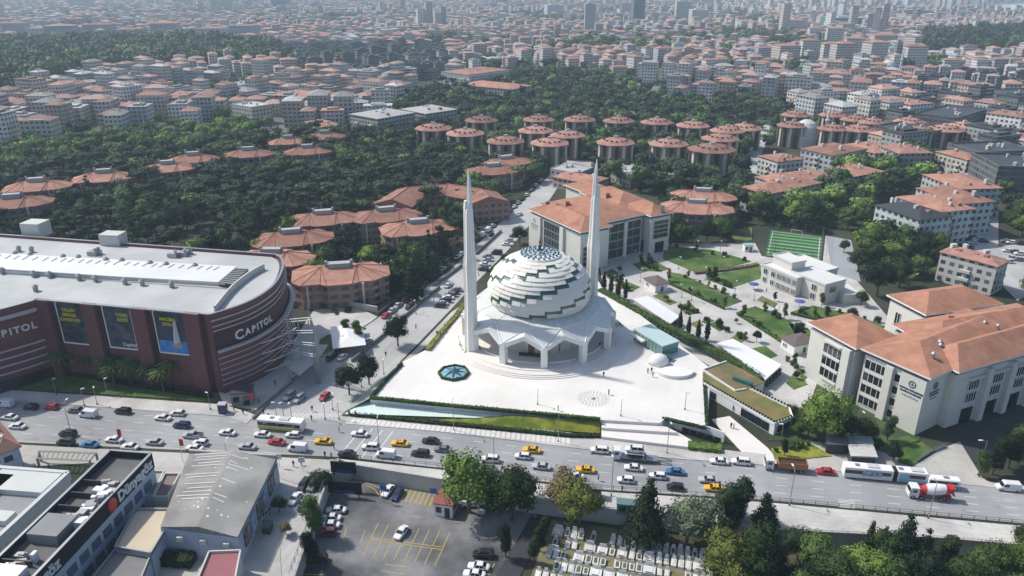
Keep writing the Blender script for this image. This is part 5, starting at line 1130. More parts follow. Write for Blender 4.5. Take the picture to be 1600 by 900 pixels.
mbh = MB(); leafbox(mbh, G(248, 872, 1), G(302, 876, 1), 3.0, 2.2, 0); reg(mbh.obj('hedge', L_dark), 'dark rounded hedge between the tan shed and the maroon roof', 'hedge')
# skeletal roof frame by the road
P = [G(60, 705, 3), G(150, 708, 3), G(140, 720, 3), G(58, 716, 3)]; o = wthing('pergola', 'low concrete lattice canopy beside the road left of the clinic', 'canopy', (P[0].x, P[0].y, 0))
for p in P: MB().box((p.x, p.y, 0), (.4, .4, 3)).obj('post', conc, o)
mb = MB()
for k in range(12): mb.path([P[0] + (P[1] - P[0]) * k / 11, P[3] + (P[2] - P[3]) * k / 11], .14, 4)
mb.path(P + [P[0]], .25, 4); mb.obj('beams', conc, o)
# kiosk, booths, shelters
def booth(lab, px, py, sx, sy, h, rz, wall, roofm, z0=0, name='kiosk', over=.25):
    p = G(px, py, z0); o = thing(name, lab, 'kiosk', (p.x, p.y, z0), rz); MB().box((0, 0, 0), (sx, sy, h - .2)).obj('wall', wall, o); MB().box((0, 0, h - .2), (sx + over, sy + over, .25)).obj('roof', roofm, o)
    MB().box((-sx * .25, -sy / 2 - .03, h * .3), (sx * .3, .1, h * .45)).obj('window', glass, o); MB().box((sx * .22, -sy / 2 - .03, .1), (sx * .28, .1, h * .72)).obj('door', glass, o); MB().box((sx / 2 + .03, 0, h * .3), (.1, sy * .6, h * .4)).obj('window', glass, o); return o
booth('white car park kiosk with dark red flat roof', 698, 796, 4.2, 5.2, 3.4, R(-12), white, M('kiosk_red', (.26, .07, .06), .7, .1, 1), LZ)
booth('blue phone kiosk with lilac roof on the pavement by the mall', 349, 645, 2.0, 1.6, 2.9, 0, M('kiosk_blue', (.06, .09, .22), .5, .1, 1), M('lilac_roof', (.42, .38, .46), .6, .05, 1))
booth('grey entrance hut with open framed roof beside the mall corner', 381, 628, 5.5, 4.5, 4.0, R(10), M('hut_grey', (.22, .22, .21), .7, .1, 1), darkmetal)
booth('dark grey bus shelter on the south pavement near the bronze tree', 924, 775, 4.2, 1.8, 2.7, R(-8), M('shelter_grey', (.16, .17, .18), .6, .1, 1), M('shelter_roof', (.17, .18, .19), .6, .1, 1), .14, 'bus_shelter')
booth('teal roofed bus shelter on the south pavement near the cedar', 980, 800, 4.6, 2.0, 2.7, R(-8), M('shelter_teal_side', (.12, .2, .2), .4, .1, 1), M('shelter_teal', (.10, .19, .18), .5, .1, 1), .14, 'bus_shelter')
booth('white glazed booth left of the football pitch', 1168, 392, 3.5, 3, 3, 0, white, tealglass)
booth('green recycling box on the pavement by the factory', 419, 830, 1.6, 2.2, 2.0, 0, M('bin_green', (.06, .11, .08), .6, .1, 1), M('bin_lid', (.08, .12, .1), .6, .1, 1))
for lab, px, py, sx, sy, z in (('black billboard at the mouth of the car park facing the road', 538, 744, 6.0, .5, 3.0), ('second black billboard with blue strip at the car park entrance', 540, 776, 8.0, .5, 3.2)):
    p = G(px, py, LZ if py > 760 else .1); o = thing('billboard', lab, 'billboard', (p.x, p.y, LZ if py > 760 else .1), R(-6))
    MB().box((0, 0, 1.0), (sx, .3, z)).obj('panel', blackp, o); [MB().box((x, 0, 0), (.2, .2, 1.2)).obj('post', darkmetal, o) for x in (-sx * .4, sx * .4)]; MB().box((0, -.17, 1.3), (sx * .6, .06, .5)).obj('strip', M('strip_blue', (.03, .08, .25), .5, .1, 1) if 'strip_blue' not in bpy.data.materials else bpy.data.materials['strip_blue'], o)
o = wthing('garage_canopy', 'low grey garage with concrete canopy roof at the campus road entrance', 'garage', (*G(1340, 710)[:2], 0))
for P, z, mt in (([(1325, 694), (1364, 693), (1372, 714), (1330, 712)], 3.6, lightpave), ([(1290, 678), (1322, 681), (1325, 694), (1291, 692)], 3.2, steel), ([(1324, 680), (1362, 682), (1366, 693), (1326, 691)], 3.7, M('roof_glass', (.16, .2, .2), .2, .1, 1))):
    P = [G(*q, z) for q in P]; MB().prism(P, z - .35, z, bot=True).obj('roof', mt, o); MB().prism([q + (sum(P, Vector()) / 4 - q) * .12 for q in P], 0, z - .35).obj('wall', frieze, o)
# market tent in the service yard, umbrellas at the hall
p = G(560, 520, 3); o = thing('canopy', 'white awning behind the small tree in the service yard', 'canopy', (p.x - 3, p.y - 2, 0), R(15)); MB().hip([Vector((-5, -8, 0)), Vector((5, -8, 0)), Vector((5, 8, 0)), Vector((-5, 8, 0))], 3.0, .8, over=0, thick=.1).obj('roof', white, o); [MB().box((x, y, 0), (.15, .15, 3)).obj('post', steel, o) for x in (-4.6, 4.6) for y in (-7.6, 7.6)]
for i, (px, py) in enumerate(((1178, 443), (1250, 470))):
    p = G(px, py, 2.5); o = thing('parasol', ['blue parasol cluster at the left end of the community hall', 'violet blue parasol at the right end of the community hall'][i], 'parasol', (p.x, p.y, .1)); MB().loft([[Vector((r * math.cos(a), r * math.sin(a), z)) for a in [k * R(45) for k in range(8)]] for r, z in ((2.0, 2.2), (.1, 2.8))]).obj('shade', M('parasol_blue_%d' % i, ((.05, .08, .28), (.10, .09, .32))[i], .7, .1, 1), o); MB().tube((0, 0, 0), (0, 0, 2.4), .06, .06, 6).obj('pole', steel, o)
# street walls and fences
med = [((550, 566), (606, 520)), ((630, 498), (687, 450)), ((681, 447), (722, 416)), ((744, 398), (783, 362))]
for i, (a, b) in enumerate(med): reg(ribbon([G(*a), G(*b)], 0, 1.1, .5).obj('median_wall', M('median_%d' % i, (.14, .14, .13), .9, .2, .5)), ['low dark median wall nearest the junction on the side street', 'low median wall beside the red parked cars', 'low median wall just left of the left minaret', 'low median wall furthest up the side street'][i], 'wall')
def railing(lab, pts, h, z0=0, step=2.5, mat=darkmetal, name='railing', solid=False):
    P = [G(*p, z0) for p in pts]; o = wthing(name, lab, name, tuple(P[0])); mb = MB(); q_ = [p + Vector((0, 0, h)) for p in P]; mb.path(q_, .05, 4); mb.path([p + Vector((0, 0, h * .5)) for p in P], .04, 4)
    if solid: ribbon(P, z0, z0 + h * .45, .3, mb)
    for a, b in zip(P, P[1:]):
        n_ = max(1, int((b - a).length / step))
        for k in range(n_): p = a + (b - a) * k / n_; mb.box((p.x, p.y, z0), (.10, .10, h))
    mb.obj('rails', mat, o); return o
railing('dark guard rail between the main road and the south pavement', [(530, 714), (700, 731), (940, 764), (1200, 782), (1600, 819), (1760, 838)], 1.0, .1)
railing('grey railing along the mall side of the junction', [(395, 655), (430, 620), (470, 585), (498, 562)], 1.1, .1, 1.5, steel, solid=True)
railing('mesh fence between the villas and the parked cars', [(590, 492), (640, 455), (690, 415), (735, 378), (790, 330)], 2.2, 0, 2.5, steel, 'fence', True)
railing('white railing on the edge above the cemetery', [(832, 781), (944, 797), (1200, 830), (1475, 844), (1620, 857)], 1.0, .4, 3, steel)
railing('grey fence on the street wall beside the car park', [(512, 745), (490, 800), (452, 905)], 1.6, .5, 2, steel, 'fence')
railing('double steel railing beside the campus exit ramp', [(1432, 722), (1455, 707), (1478, 698)], 1.3, .1, 1.2, steel, solid=True)
# ------------------------------------------------------------ vehicles
def carpaint():
    m, n, b = node_mat('car_paint'); oi = n.nodes.new('ShaderNodeObjectInfo'); n.links.new(MIX(n, 1, oi.outputs['Color'], MATH(n, 'MULTIPLY_ADD', NOISE(n, .6, 2), .2, .88), 'MULTIPLY'), b.inputs['Base Color']); b.inputs['Roughness'].default_value = .32; b.inputs['Coat Weight'].default_value = .3; return m
cpaint = carpaint(); cglass = glassm('car_glass', (.015, .018, .02), .08); rubber = M('tyre_rubber', (.015, .015, .015), .8, .1, 2); lampm = M('headlamp', (.5, .5, .48), .2, .05, 1); tailm = M('tail_lamp', (.35, .02, .02), .3, .05, 1)
def rr4(x, hw, z0, z1, r=.16):
    return [Vector((x, -hw + r, z0)), Vector((x, hw - r, z0)), Vector((x, hw, z0 + r)), Vector((x, hw, z1 - r)), Vector((x, hw - r * 1.2, z1)), Vector((x, -hw + r * 1.2, z1)), Vector((x, -hw, z1 - r)), Vector((x, -hw, z0 + r))]
def wheels(o, xs, w, r=.33):
    for x in xs:
        for s in (-1, 1):
            y = s * (w - .12); t = MB().tube((x, y - .12, r), (x, y + .12, r), r, r, 12).obj('wheel', rubber, o); MB().tube((x, y + s * .10 - .03, r), (x, y + s * .10 + .03, r), r * .55, r * .55, 8).obj('rim', steel, t)
def car(kind):
    L = dict(sedan=4.5, hatch=4.0, suv=4.5, van=4.9, pickup=5.2)[kind]; w = .9 if kind != 'van' else .98; o = bpy.data.objects.new('parked_car' if 0 else 'car', None); COL.objects.link(o); o.name = {'van': 'van', 'pickup': 'pickup'}.get(kind, 'car')
    h = L / 2; belt = dict(sedan=.92, hatch=.95, suv=1.08, van=1.15, pickup=1.05)[kind]; top = dict(sedan=1.45, hatch=1.5, suv=1.72, van=2.1, pickup=1.75)[kind]
    MB().loft([rr4(-h, w * .78, .38, belt * .72), rr4(-h + .18, w * .95, .26, belt * .86), rr4(-h + .9, w, .2, belt * .97), rr4(-h + 1.5, w, .2, belt), rr4(h - 1.2, w, .2, belt + .02), rr4(h - .25, w * .96, .26, belt * (.96 if kind == 'sedan' else 1.0)), rr4(h, w * .84, .38, belt * (.84 if kind == 'sedan' else .9))]).obj('body', cpaint, o)
    ws, rf0, rf1, rb = dict(sedan=(-h + 1.25, -h + 1.95, h - 1.35, h - .65), hatch=(-h + 1.05, -h + 1.7, h - .55, h - .12), suv=(-h + 1.15, -h + 1.75, h - .5, h - .12), van=(-h + .75, -h + 1.4, h - .15, h - .04), pickup=(-h + 1.3, -h + 1.9, .55, .85))[kind]
    b0, b1 = w * .93, w * (.74 if kind != 'van' else .86)
    q = lambda x, y, z: Vector((x, y, z)); lo = [q(ws, -b0, belt - .05), q(rb, -b0, belt - .05), q(rb, b0, belt - .05), q(ws, b0, belt - .05)]; hi = [q(rf0, -b1, top - .06), q(rf1, -b1, top - .06), q(rf1, b1, top - .06), q(rf0, b1, top - .06)]
    if kind == 'van':
        MB().loft([lo, hi]).obj('cabin', cpaint, o); x1 = -h + 2.2
        for s in (-1, 1): MB().box(((rf0 + x1) / 2 - .1, s * (b0 + b1) / 2 * 1.015, belt + .08), (x1 - rf0 + .3, .05, .62), 0).obj('window', cglass, o)
        m_ = MB(); m_.face([q(ws - .03, -b0 * .9, belt + .06), q(ws - .03, b0 * .9, belt + .06), q(rf0 - .06, b1 * .95, top - .18), q(rf0 - .06, -b1 * .95, top - .18)][::-1]); m_.obj('windscreen', cglass, o)
    else: MB().loft([lo, hi]).obj('windows', cglass, o)
    hr = [p + Vector((.04 if p.x < 0 else -.04, 0, .005)) for p in hi]; rm_ = MB().loft([[p + Vector((-.06 if p.x < (rf0 + rf1) / 2 else .06, .02 if p.y > 0 else -.02, 0)) for p in hi], [p + Vector((.06 if p.x < (rf0 + rf1) / 2 else -.06, -.1 if p.y > 0 else .1, .09)) for p in hi]])
    if kind != 'van':
        m_ = rm_
        for s in (-1, 1):
            m_.tube(q(ws, s * b0, belt), q(rf0, s * b1, top), .045, .045, 4); m_.tube(q(rb, s * b0, belt), q(rf1, s * b1, top), .06, .06, 4); xm = (rf0 + rf1) / 2; m_.tube(q(xm, s * b0, belt), q(xm, s * b1, top), .045, .045, 4)
        pass
    rm_.obj('roof', cpaint, o)
    if kind == 'pickup': MB().box((1.55, 0, belt - .02), (1.9, 1.45, .04)).obj('load_bed', darkmetal, o); [MB().box((1.55, s * .8, belt), (2.0, .08, .3)).obj('bed_side', cpaint, o) for s in (-1, 1)]
    wheels(o, (-h + .85, h - .85), w)
    for s in (-1, 1):
        MB().box((-h + .1, s * w * .66, belt * .62), (.14, .34, .16)).obj('headlight', lampm, o); MB().box((h - .05, s * w * .68, belt * .68), (.12, .28, .18)).obj('tail_light', tailm, o); MB().box((ws + .35, s * (w + .09), belt), (.12, .18, .13)).obj('mirror', cpaint, o)
    return o
CP_ = {k: car(k) for k in ('sedan', 'hatch', 'suv', 'van', 'pickup')}
tx = car('sedan'); tx.name = 'taxi'; MB().box((0, 0, 1.47), (.25, .6, .2)).obj('taxi_sign', yellow, tx); CP_['taxi'] = tx
CC = dict(white=(.70, .70, .70), silver=(.42, .44, .46), grey=(.16, .17, .18), black=(.015, .016, .018), red=(.42, .025, .04), blue=(.03, .16, .36), navy=(.02, .03, .10), yellow=(.75, .42, .015), green=(.10, .14, .12), maroon=(.18, .03, .04))
rdir = math.atan2(-.157, 1); sdir = (G(820, 312) - G(500, 560)); sdir = math.atan2(sdir.y, sdir.x)
def put(kind, col, px, py, rz, where, z=.0, cz_=.7):
    p = G(px, py, z + cz_); k = CP_[kind]; nm = {'suv': 'sport utility car', 'hatch': 'hatchback', 'sedan': 'saloon car', 'taxi': 'taxi'}.get(kind, kind); cat = 'taxi' if kind == 'taxi' else ('van' if kind == 'van' else 'pickup' if kind == 'pickup' else 'car')
    return inst(k, f'{col} {nm} {where}', cat, (p.x, p.y, z), rz, 1.0, 'cars in traffic and parked', CC[col])
lanes = """hatch grey 117 640;van white 138 647;van white 8 631;hatch black 48 635;hatch red 80 635;sedan white 15 651;sedan white 27 665;suv black 192 642;sedan white 254 652;hatch white 277 645;suv navy 284 664;suv black 106 677;suv black 103 690;sedan blue 140 694;sedan white 178 686;sedan white 203 697;sedan silver 241 690;pickup silver 301 680;hatch white 313 691;sedan white 304 699;sedan white 355 675;sedan silver 386 697;sedan white 410 678;sedan red 432 690;hatch white 458 679;van white 465 700;taxi yellow 505 689;sedan white 562 677;suv white 579 698;sedan black 542 708;van white 603 710;taxi yellow 625 692;suv black 657 708;sedan black 673 688;sedan grey 692 701;suv white 766 717;sedan grey 763 732;hatch white 817 712;taxi yellow 831 702;sedan silver 846 728;suv white 937 703;sedan white 898 743;taxi yellow 915 733;hatch white 978 749;sedan white 990 730;hatch white 1028 743;sedan blue 1055 736;hatch black 1055 760;sedan silver 1107 749;taxi yellow 1116 762;sedan white 1124 720;suv white 1158 721;sedan red 1290 736;van white 1575 761"""
def wh(px, py): return 'on the main road ' + ('before the mall lawn' if px < 200 else 'in front of the mall front' if px < 350 else 'around the yellow bus' if px < 520 else 'beyond the junction stripes' if px < 640 else 'below the pale pool bank' if px < 790 else 'above the plane trees' if px < 880 else 'near the car transporter' if px < 1010 else 'above the pale willow' if px < 1100 else 'before the glazed terrace' if px < 1250 else 'beside the articulated bus' if px < 1400 else 'behind the concrete mixer')
for t in lanes.split(';'):
    k, c_, x, y = t.split(); x, y = float(x), float(y); put(k, c_, x, y, rdir + rnd.uniform(-.03, .03) + (0 if y < 700 or rnd.random() < .9 else 0), wh(x, y))
side = """suv silver 452 618;suv silver 467 622;suv black 518 557;sedan white 535 557;suv grey 531 547;sedan grey 546 535;sedan white 574 532;suv grey 611 503;sedan red 603 492;sedan silver 613 484;sedan silver 622 476;hatch red 634 468;sedan grey 647 460;sedan white 656 449;hatch grey 664 443;hatch black 685 427;sedan white 692 419;sedan white 715 401;hatch white 722 395;suv black 746 373;van white 754 367;van white 763 359;hatch silver 770 352;hatch red 786 341;sedan silver 791 335;sedan grey 797 328;sedan white 804 322;sedan silver 810 316;sedan black 816 310;hatch white 823 304;sedan grey 831 296;sedan silver 838 289;suv white 845 281;sedan white 700 445;hatch black 768 366;sedan white 812 334;sedan silver 735 386;sedan black 640 478"""
for t in side.split(';'):
    k, c_, x, y = t.split(); x, y = float(x), float(y); put(k, c_, x, y, sdir + math.pi * (0 if x < 480 else 1), 'on the side street ' + ('by the junction' if x < 480 else 'beside the mall yard' if x < 590 else 'by the villa fence' if x < 680 else 'near the left minaret' if x < 740 else 'at its far end'))
put('hatch', 'red', 507, 619, sdir, 'alone in the uphill lane near the junction')
for t in "suv black 687 477;sedan silver 691 473;suv navy 696 469;sedan white 700 464;suv grey 704 460;hatch black 709 456;sedan grey 714 452;suv black 755 420;sedan white 757 412;sedan silver 762 405;van black 776 395;sedan grey 762 400;sedan white 791 381;sedan silver 796 375;suv grey 803 368".split(';'):
    k, c_, x, y = t.split(); put(k, c_, float(x), float(y), R(-12), 'in the angled bays ' + ('left of the left minaret' if float(x) < 730 else 'behind the left minaret'))
for k, c_, x, y, rz, wz, z in [('suv', 'black', 475, 757, 1.35, 'in the street beside the car park wall', 0), ('suv', 'grey', 490, 757, 1.35, 'at the wall of the sloping street', 0), ('sedan', 'white', 461, 778, 1.3, 'in the sloping street behind the factory', 0), ('suv', 'grey', 475, 787, 1.25, 'nearest the fence in the sloping street', 0), ('hatch', 'silver', 411, 803, 1.3, 'parked on the pavement by the factory posters', 0),
    ('sedan', 'white', 606, 766, 1.25, 'in the left marked bay below the retaining wall', LZ), ('sedan', 'navy', 621, 771, 1.25, 'beside the white car below the retaining wall', LZ), ('sedan', 'white', 525, 796, 0, 'first of the row at the left edge of the car park', LZ), ('sedan', 'white', 517, 808, 0, 'second of the row at the left edge of the car park', LZ), ('sedan', 'white', 515, 819, 0, 'third of the row at the left edge of the car park', LZ), ('hatch', 'maroon', 512, 831, 0, 'below the white ones at the left edge of the car park', LZ), ('suv', 'black', 495, 873, .1, 'alone at the lower left of the car park', LZ),
    ('sedan', 'white', 627, 831, 1.2, 'alone in the middle of the car park', LZ), ('suv', 'black', 755, 865, -.1, 'at the lower right edge of the car park', LZ), ('sedan', 'white', 748, 884, -.15, 'below the black one at the right edge', LZ), ('sedan', 'white', 741, 896, -.15, 'at the bottom right corner of the car park', LZ), ('hatch', 'white', 735, 786, 0, 'under the plane tree beside the kiosk', LZ), ('suv', 'silver', 755, 792, 1.4, 'in the shade between the plane trees', LZ)]: put(k, c_, x, y, rz, wz, z)
for i in range(26):
    x, y = [(1546, 330), (1546, 336), (1544, 343), (1554, 335), (1543, 350), (1528, 373), (1536, 376), (1520, 378), (1512, 382), (1572, 376), (1580, 378), (1596, 380), (1575, 391), (1586, 393), (1594, 396), (1580, 402), (1592, 405), (1574, 408), (1420, 423), (1432, 426), (1355, 414), (1372, 418), (1165, 245), (1160, 250), (1175, 232), (1157, 256)][i]
    c_ = ['white', 'silver', 'grey', 'white', 'black', 'white', 'navy'][i % 7]; put(['sedan', 'hatch', 'suv'][i % 3], c_, x, y, R(60 if x < 1500 or y < 355 else -15), 'parked ' + ('on the narrow hill street' if x < 1200 else 'under trees right of the pitch' if x < 1500 else 'in the yard at the far right'), .05)
# buses and trucks
def vbox(par, name, mat, x0, x1, w, z0, z1, r=.1): return MB().loft([rr4(x0, w - .03, z0 + .03, z1 - .03, r), rr4(x0 + .08, w, z0, z1, r), rr4(x1 - .08, w, z0, z1, r), rr4(x1, w - .03, z0 + .03, z1 - .03, r)]).obj(name, mat, par)
def bus(px, py, label, segs, body, low, z=0):
    p = G(px, py, 1.2); o = thing('bus', label, 'bus', (p.x, p.y, 0), rdir, 'buses'); W = 1.27
    for i, (x0, x1, lowc) in enumerate(segs):
        b_ = vbox(o, 'body', body, x0, x1, W, .35, 3.1); vbox(b_, 'skirt', lowc, x0 + .1, x1 - .1, W + .015, .38, 1.3, .05); vbox(b_, 'windows', cglass, x0 + (.05 if i == 0 else .5), x1 - .4, W + .02, 1.45, 2.5, .05)
        MB().box(((x0 + x1) / 2 + 1, 0, 3.1), (2.6, 1.6, .25)).obj('roof_unit', M('bus_unit', (.5, .5, .5), .5, .1, 1) if 'bus_unit' not in bpy.data.materials else bpy.data.materials['bus_unit'], b_); MB().box(((x0 + x1) / 2 - 2.4, 0, 3.1), (1.0, 1.0, .12)).obj('hatch', steel, b_)
        wheels(o, (x0 + 2.3, x1 - 2.6) if x1 - x0 > 8 else (x1 - 3.0,), W, .48)
    if len(segs) > 1: vbox(o, 'bellows', rubber, segs[0][1] - .1, segs[1][0] + .1, W - .08, .5, 2.95, .05)
    for s in (-1, 1): MB().box((segs[0][0] + .02, s * .85, .8), (.1, .3, .2)).obj('headlight', lampm, o)
    return o
bus(440, 664, 'yellow and white city bus with dark windows near the junction', [(-6, 6, M('bus_yellow', (.52, .46, .08), .4, .05, 1))], white, 0)
ab = bus(1381, 741, 'white and blue articulated bus at the right of the main road', [(-9, 1.6, M('bus_white', (.66, .66, .64), .4, .05, 1)), (2.6, 9, M('bus_blue', (.22, .42, .56), .4, .1, 1))], white, 0)
b0_ = [q for q in ab.children if q.name.startswith('body')]
MB().box((-3.0, -1.31, 1.2), (4.2, .06, 1.45)).obj('advert', M('bus_advert', (.45, .52, .55), .5, .3, 2, col2=(.12, .18, .30), scale2=1.5), ab); MB().box((4.0, -1.31, 1.3), (2.2, .06, 1.25)).obj('advert', M('bus_advert_b', (.28, .48, .60), .5, .1, 2), ab)
# minibus
p = G(1473, 754, 1.2); o = thing('minibus', 'white minibus with teal lower side half hidden by the concrete mixer', 'minibus', (p.x, p.y, 0), rdir); vbox(o, 'body', white, -3.3, 3.3, 1.02, .3, 2.6, .2); vbox(o, 'windows', cglass, -3.25, 2.8, 1.035, 1.5, 2.2, .05); vbox(o, 'skirt', M('teal_paint', (.05, .25, .27), .4, .1, 1), -2.5, 3.25, 1.035, .35, 1.2, .05); wheels(o, (-2.2, 2.1), 1.0, .38); MB().box((.5, 0, 2.6), (1.2, .9, .12)).obj('roof_unit', steel, o)
redp = M('red_paint', (.45, .03, .035), .4, .08, 1); wp = M('lorry_white', (.66, .66, .66), .4, .04, 1)
def cab(o, x, mat, h=2.9, w=1.2):
    c_ = MB().loft([[Vector((x, -w, .5)), Vector((x, w, .5)), Vector((x, w, 1.6)), Vector((x, -w, 1.6))], [Vector((x + .02, -w, 1.6)), Vector((x + .02, w, 1.6)), Vector((x + .1, w, 1.65)), Vector((x + .1, -w, 1.65))]], c1=False); MB().prism([(x, -w), (x + 2.0, -w), (x + 2.0, w), (x, w)], .5, 1.6, bot=True).obj('cab', mat, o)
    MB().loft([[Vector((x, -w, 1.6)), Vector((x + 2, -w, 1.6)), Vector((x + 2, w, 1.6)), Vector((x, w, 1.6))], [Vector((x + .35, -w * .95, h)), Vector((x + 2, -w * .95, h)), Vector((x + 2, w * .95, h)), Vector((x + .35, w * .95, h))]]).obj('cab_top', mat, o)
    m_ = MB(); m_.face([Vector((x + .02, -w * .9, 1.75)), Vector((x + .27, -w * .85, 2.6)), Vector((x + .27, w * .85, 2.6)), Vector((x + .02, w * .9, 1.75))][::-1]); m_.obj('windscreen', cglass, o)
    for s in (-1, 1): MB().box((x + 1.1, s * w * .985, 1.75), (.9, .06, .7)).obj('window', cglass, o); MB().box((x - .02, s * w * .75, .8), (.08, .35, .25)).obj('headlight', lampm, o); MB().box((x + .1, s * (w + .2), 1.8), (.12, .25, .6)).obj('mirror', darkmetal, o)
# concrete mixer
p = G(1453, 768, 1.6); o = thing('concrete_mixer', 'concrete mixer truck with white drum and red ends', 'truck', (p.x, p.y, 0), rdir); cab(o, -4.6, wp); MB().box((.2, 0, .7), (8.6, 1.0, .35)).obj('chassis', redp, o)
ax = Vector((1, 0, .10)).normalized(); c_ = Vector((-1.9, 0, 2.05)); prof_ = [(0, .75), (1.0, 1.1), (2.2, 1.3), (3.6, 1.3), (4.8, 1.1), (6.0, .7)]
def dr(pr): return [[c_ + ax * t + Vector((0, math.cos(a), math.sin(a))) * r for a in [k * R(22.5) for k in range(16)]] for t, r in pr]
d_ = MB().loft(dr(prof_)).obj('drum', wp, o, smooth=False); MB().loft(dr([(-.02, .78), (.9, 1.1)])).obj('drum_band', redp, d_); MB().loft(dr([(4.9, 1.12), (6.02, .73)])).obj('drum_band', redp, d_)
MB().box((4.2, 0, 1.9), (.8, 1.4, 1.5), 0, 0, taper=1.4).obj('hopper', redp, o); MB().tube((4.5, 0, 2.0), (5.2, 0, 1.0), .3, .2, 8).obj('chute', redp, o); MB().box((-2.3, 0, 1.0), (.5, 2.1, 1.6)).obj('water_tank', redp, o); wheels(o, (-3.7, -1.9, 2.2, 3.6), 1.2, .5)
# tipper lorry
p = G(1228, 727, 1.2); o = thing('tipper_truck', 'tipper truck with white cab and orange brown load body', 'truck', (p.x, p.y, 0), rdir); cab(o, -4.9, wp); MB().box((.2, 0, .75), (8.8, 1.0, .3)).obj('chassis', darkmetal, o); org = M('rusty_orange', (.36, .14, .04), .6, .15, 1)
bd = MB().box((1.4, 0, 1.05), (6.6, 2.4, .15)).obj('load_body', org, o)
for s in (-1, 1): MB().box((1.4, s * 1.17, 1.1), (6.6, .1, 1.5)).obj('side', org, bd)
for x in (-1.9, 4.65): MB().box((x, 0, 1.1), (.1, 2.4, 1.5)).obj('end', org, bd)
MB().box((1.4, 0, 1.2), (6.3, 2.2, .9)).obj('load', M('dark_load', (.05, .035, .03), 1, .3, 1), bd); wheels(o, (-3.9, 1.8, 3.3), 1.2, .5)
# car transporter
p = G(993, 712, 1.2); o = thing('car_transporter', 'low car transporter truck with ramps lowered behind', 'truck', (p.x, p.y, 0), rdir); cab(o, -5.6, wp); MB().box((.9, 0, .85), (8.6, 2.3, .2)).obj('lower_deck', steel, o); MB().box((-.3, 0, 2.2), (4.6, 2.3, .12)).obj('upper_deck', white, o)
for x in (-2.5, 1.9):
    for s in (-1, 1): MB().box((x, s * 1.1, .9), (.16, .12, 1.4)).obj('post', white, o)
for s in (-1, 1): m_ = MB(); m_.tube((5.1, s * .75, .9), (8.6, s * .85, .25), .18, .18, 4); m_.obj('ramp', steel, o)
wheels(o, (-4.6, 2.2, 3.4), 1.15, .42)
def onbed(kind, col, dx, z, lab):
    q = inst(CP_[kind], lab, 'car', (p.x + dx * math.cos(rdir), p.y + dx * math.sin(rdir), z), rdir, 1, 'cars in traffic and parked', CC[col])
onbed('suv', 'white', -.3, 2.33, 'white car riding on the upper deck of the transporter'); onbed('sedan', 'black', .2, .97, 'dark car carried under the upper deck of the transporter')

# ------------------------------------------------------------ lamps, poles, signs
def lamp_proto(h, arm):
    r = bpy.data.objects.new('street_lamp', None); COL.objects.link(r); MB().tube((0, 0, 0), (0, 0, h), .11, .06, 7).obj('pole', steel, r); MB().path([(0, 0, h - .4), (arm * .6, 0, h + .1), (arm, 0, h + .15)], .045, 5).obj('arm', steel, r); MB().box((arm + .1, 0, h + .08), (.9, .35, .14)).obj('lamp_head', M('lamp_head', (.7, .7, .68), .4, .05, 1) if 'lamp_head' not in bpy.data.materials else bpy.data.materials['lamp_head'], r); MB().tube((0, 0, 0), (0, 0, .5), .2, .16, 7).obj('base', darkmetal, r); return r
lp = lamp_proto(9.5, 1.5); lp2 = lamp_proto(5.0, .4); lp2.name = 'park_lamp'
for px, py, rz, lab in [(772, 735, 90, 'tall street lamp on the south kerb left of the plane trees'), (709, 672, -90, 'tall street lamp before the reflecting pool bank'), (872, 690, -90, 'tall street lamp at the right end of the grass bank'), (1042, 708, -90, 'tall street lamp near the plaza steps'), (1233, 790, 90, 'tall street lamp on the south kerb below the tipper'), (1450, 810, 90, 'tall street lamp with yellow pole sleeve at right'), (955, 775, 90, 'tall street lamp by the south shelter'), (360, 745, 90, 'tall street lamp at the corner of the factory'), (1335, 690, -90, 'tall lamp beside the garage canopy'), (1528, 742, 180, 'tall lamp at the campus exit'), (112, 680, 90, 'tall lamp on the road edge before the clinic'), (593, 705, 90, 'tall lamp at the south side of the junction')]:
    p = G(px, py, .1); inst(lp, lab, 'street lamp', (p.x, p.y, 0), R(rz), 1, 'tall street lamps')
for i, (px, py) in enumerate([(88, 617), (132, 634), (168, 618), (152, 632), (329, 640), (433, 655), (444, 655), (456, 655), (508, 655), (520, 640), (530, 655), (485, 560), (517, 545), (532, 540), (678, 470), (748, 430), (650, 490), (840, 632), (970, 650), (1070, 640), (1128, 420), (1148, 460), (1102, 438), (1044, 470), (1065, 465), (1215, 500), (1080, 470), (1178, 470), (1060, 420), (1000, 440), (990, 410), (1125, 395), (1090, 395), (1260, 640), (1220, 690), (1175, 500), (1240, 520), (600, 585), (565, 605)]):
    p = G(px, py, 0); z = PZ if 840 <= px <= 1075 and py > 600 else .1; p = G(px, py, z); inst(lp2, 'small lamp post ' + ('at the mall lawn' if px < 340 else 'at the junction' if px < 540 and py > 600 else 'beside the side street' if px < 800 else 'on the plaza' if py > 600 and px < 1100 else 'in the campus gardens'), 'street lamp', (p.x, p.y, z), R(i * 37), 1, 'small lamp posts')
o = bpy.data.objects.new('sleeve', None); bpy.data.objects.remove(o)
flg = M('flag_red', (.5, .03, .04), .7, .1, 1)
for px, py, lab in ((286, 722, 'flagpole with red flags on the corner before the factory'), (190, 706, 'small flagpole at the roadside left of the factory')):
    p = G(px, py, 0); o = thing('flagpole', lab, 'flagpole', (p.x, p.y, 0)); MB().tube((0, 0, 0), (0, 0, 7), .07, .05, 6).obj('pole', white, o); m_ = MB(); m_.box((.5, 0, 4.6), (.9, .05, 1.9)); m_.obj('flag', flg, o)
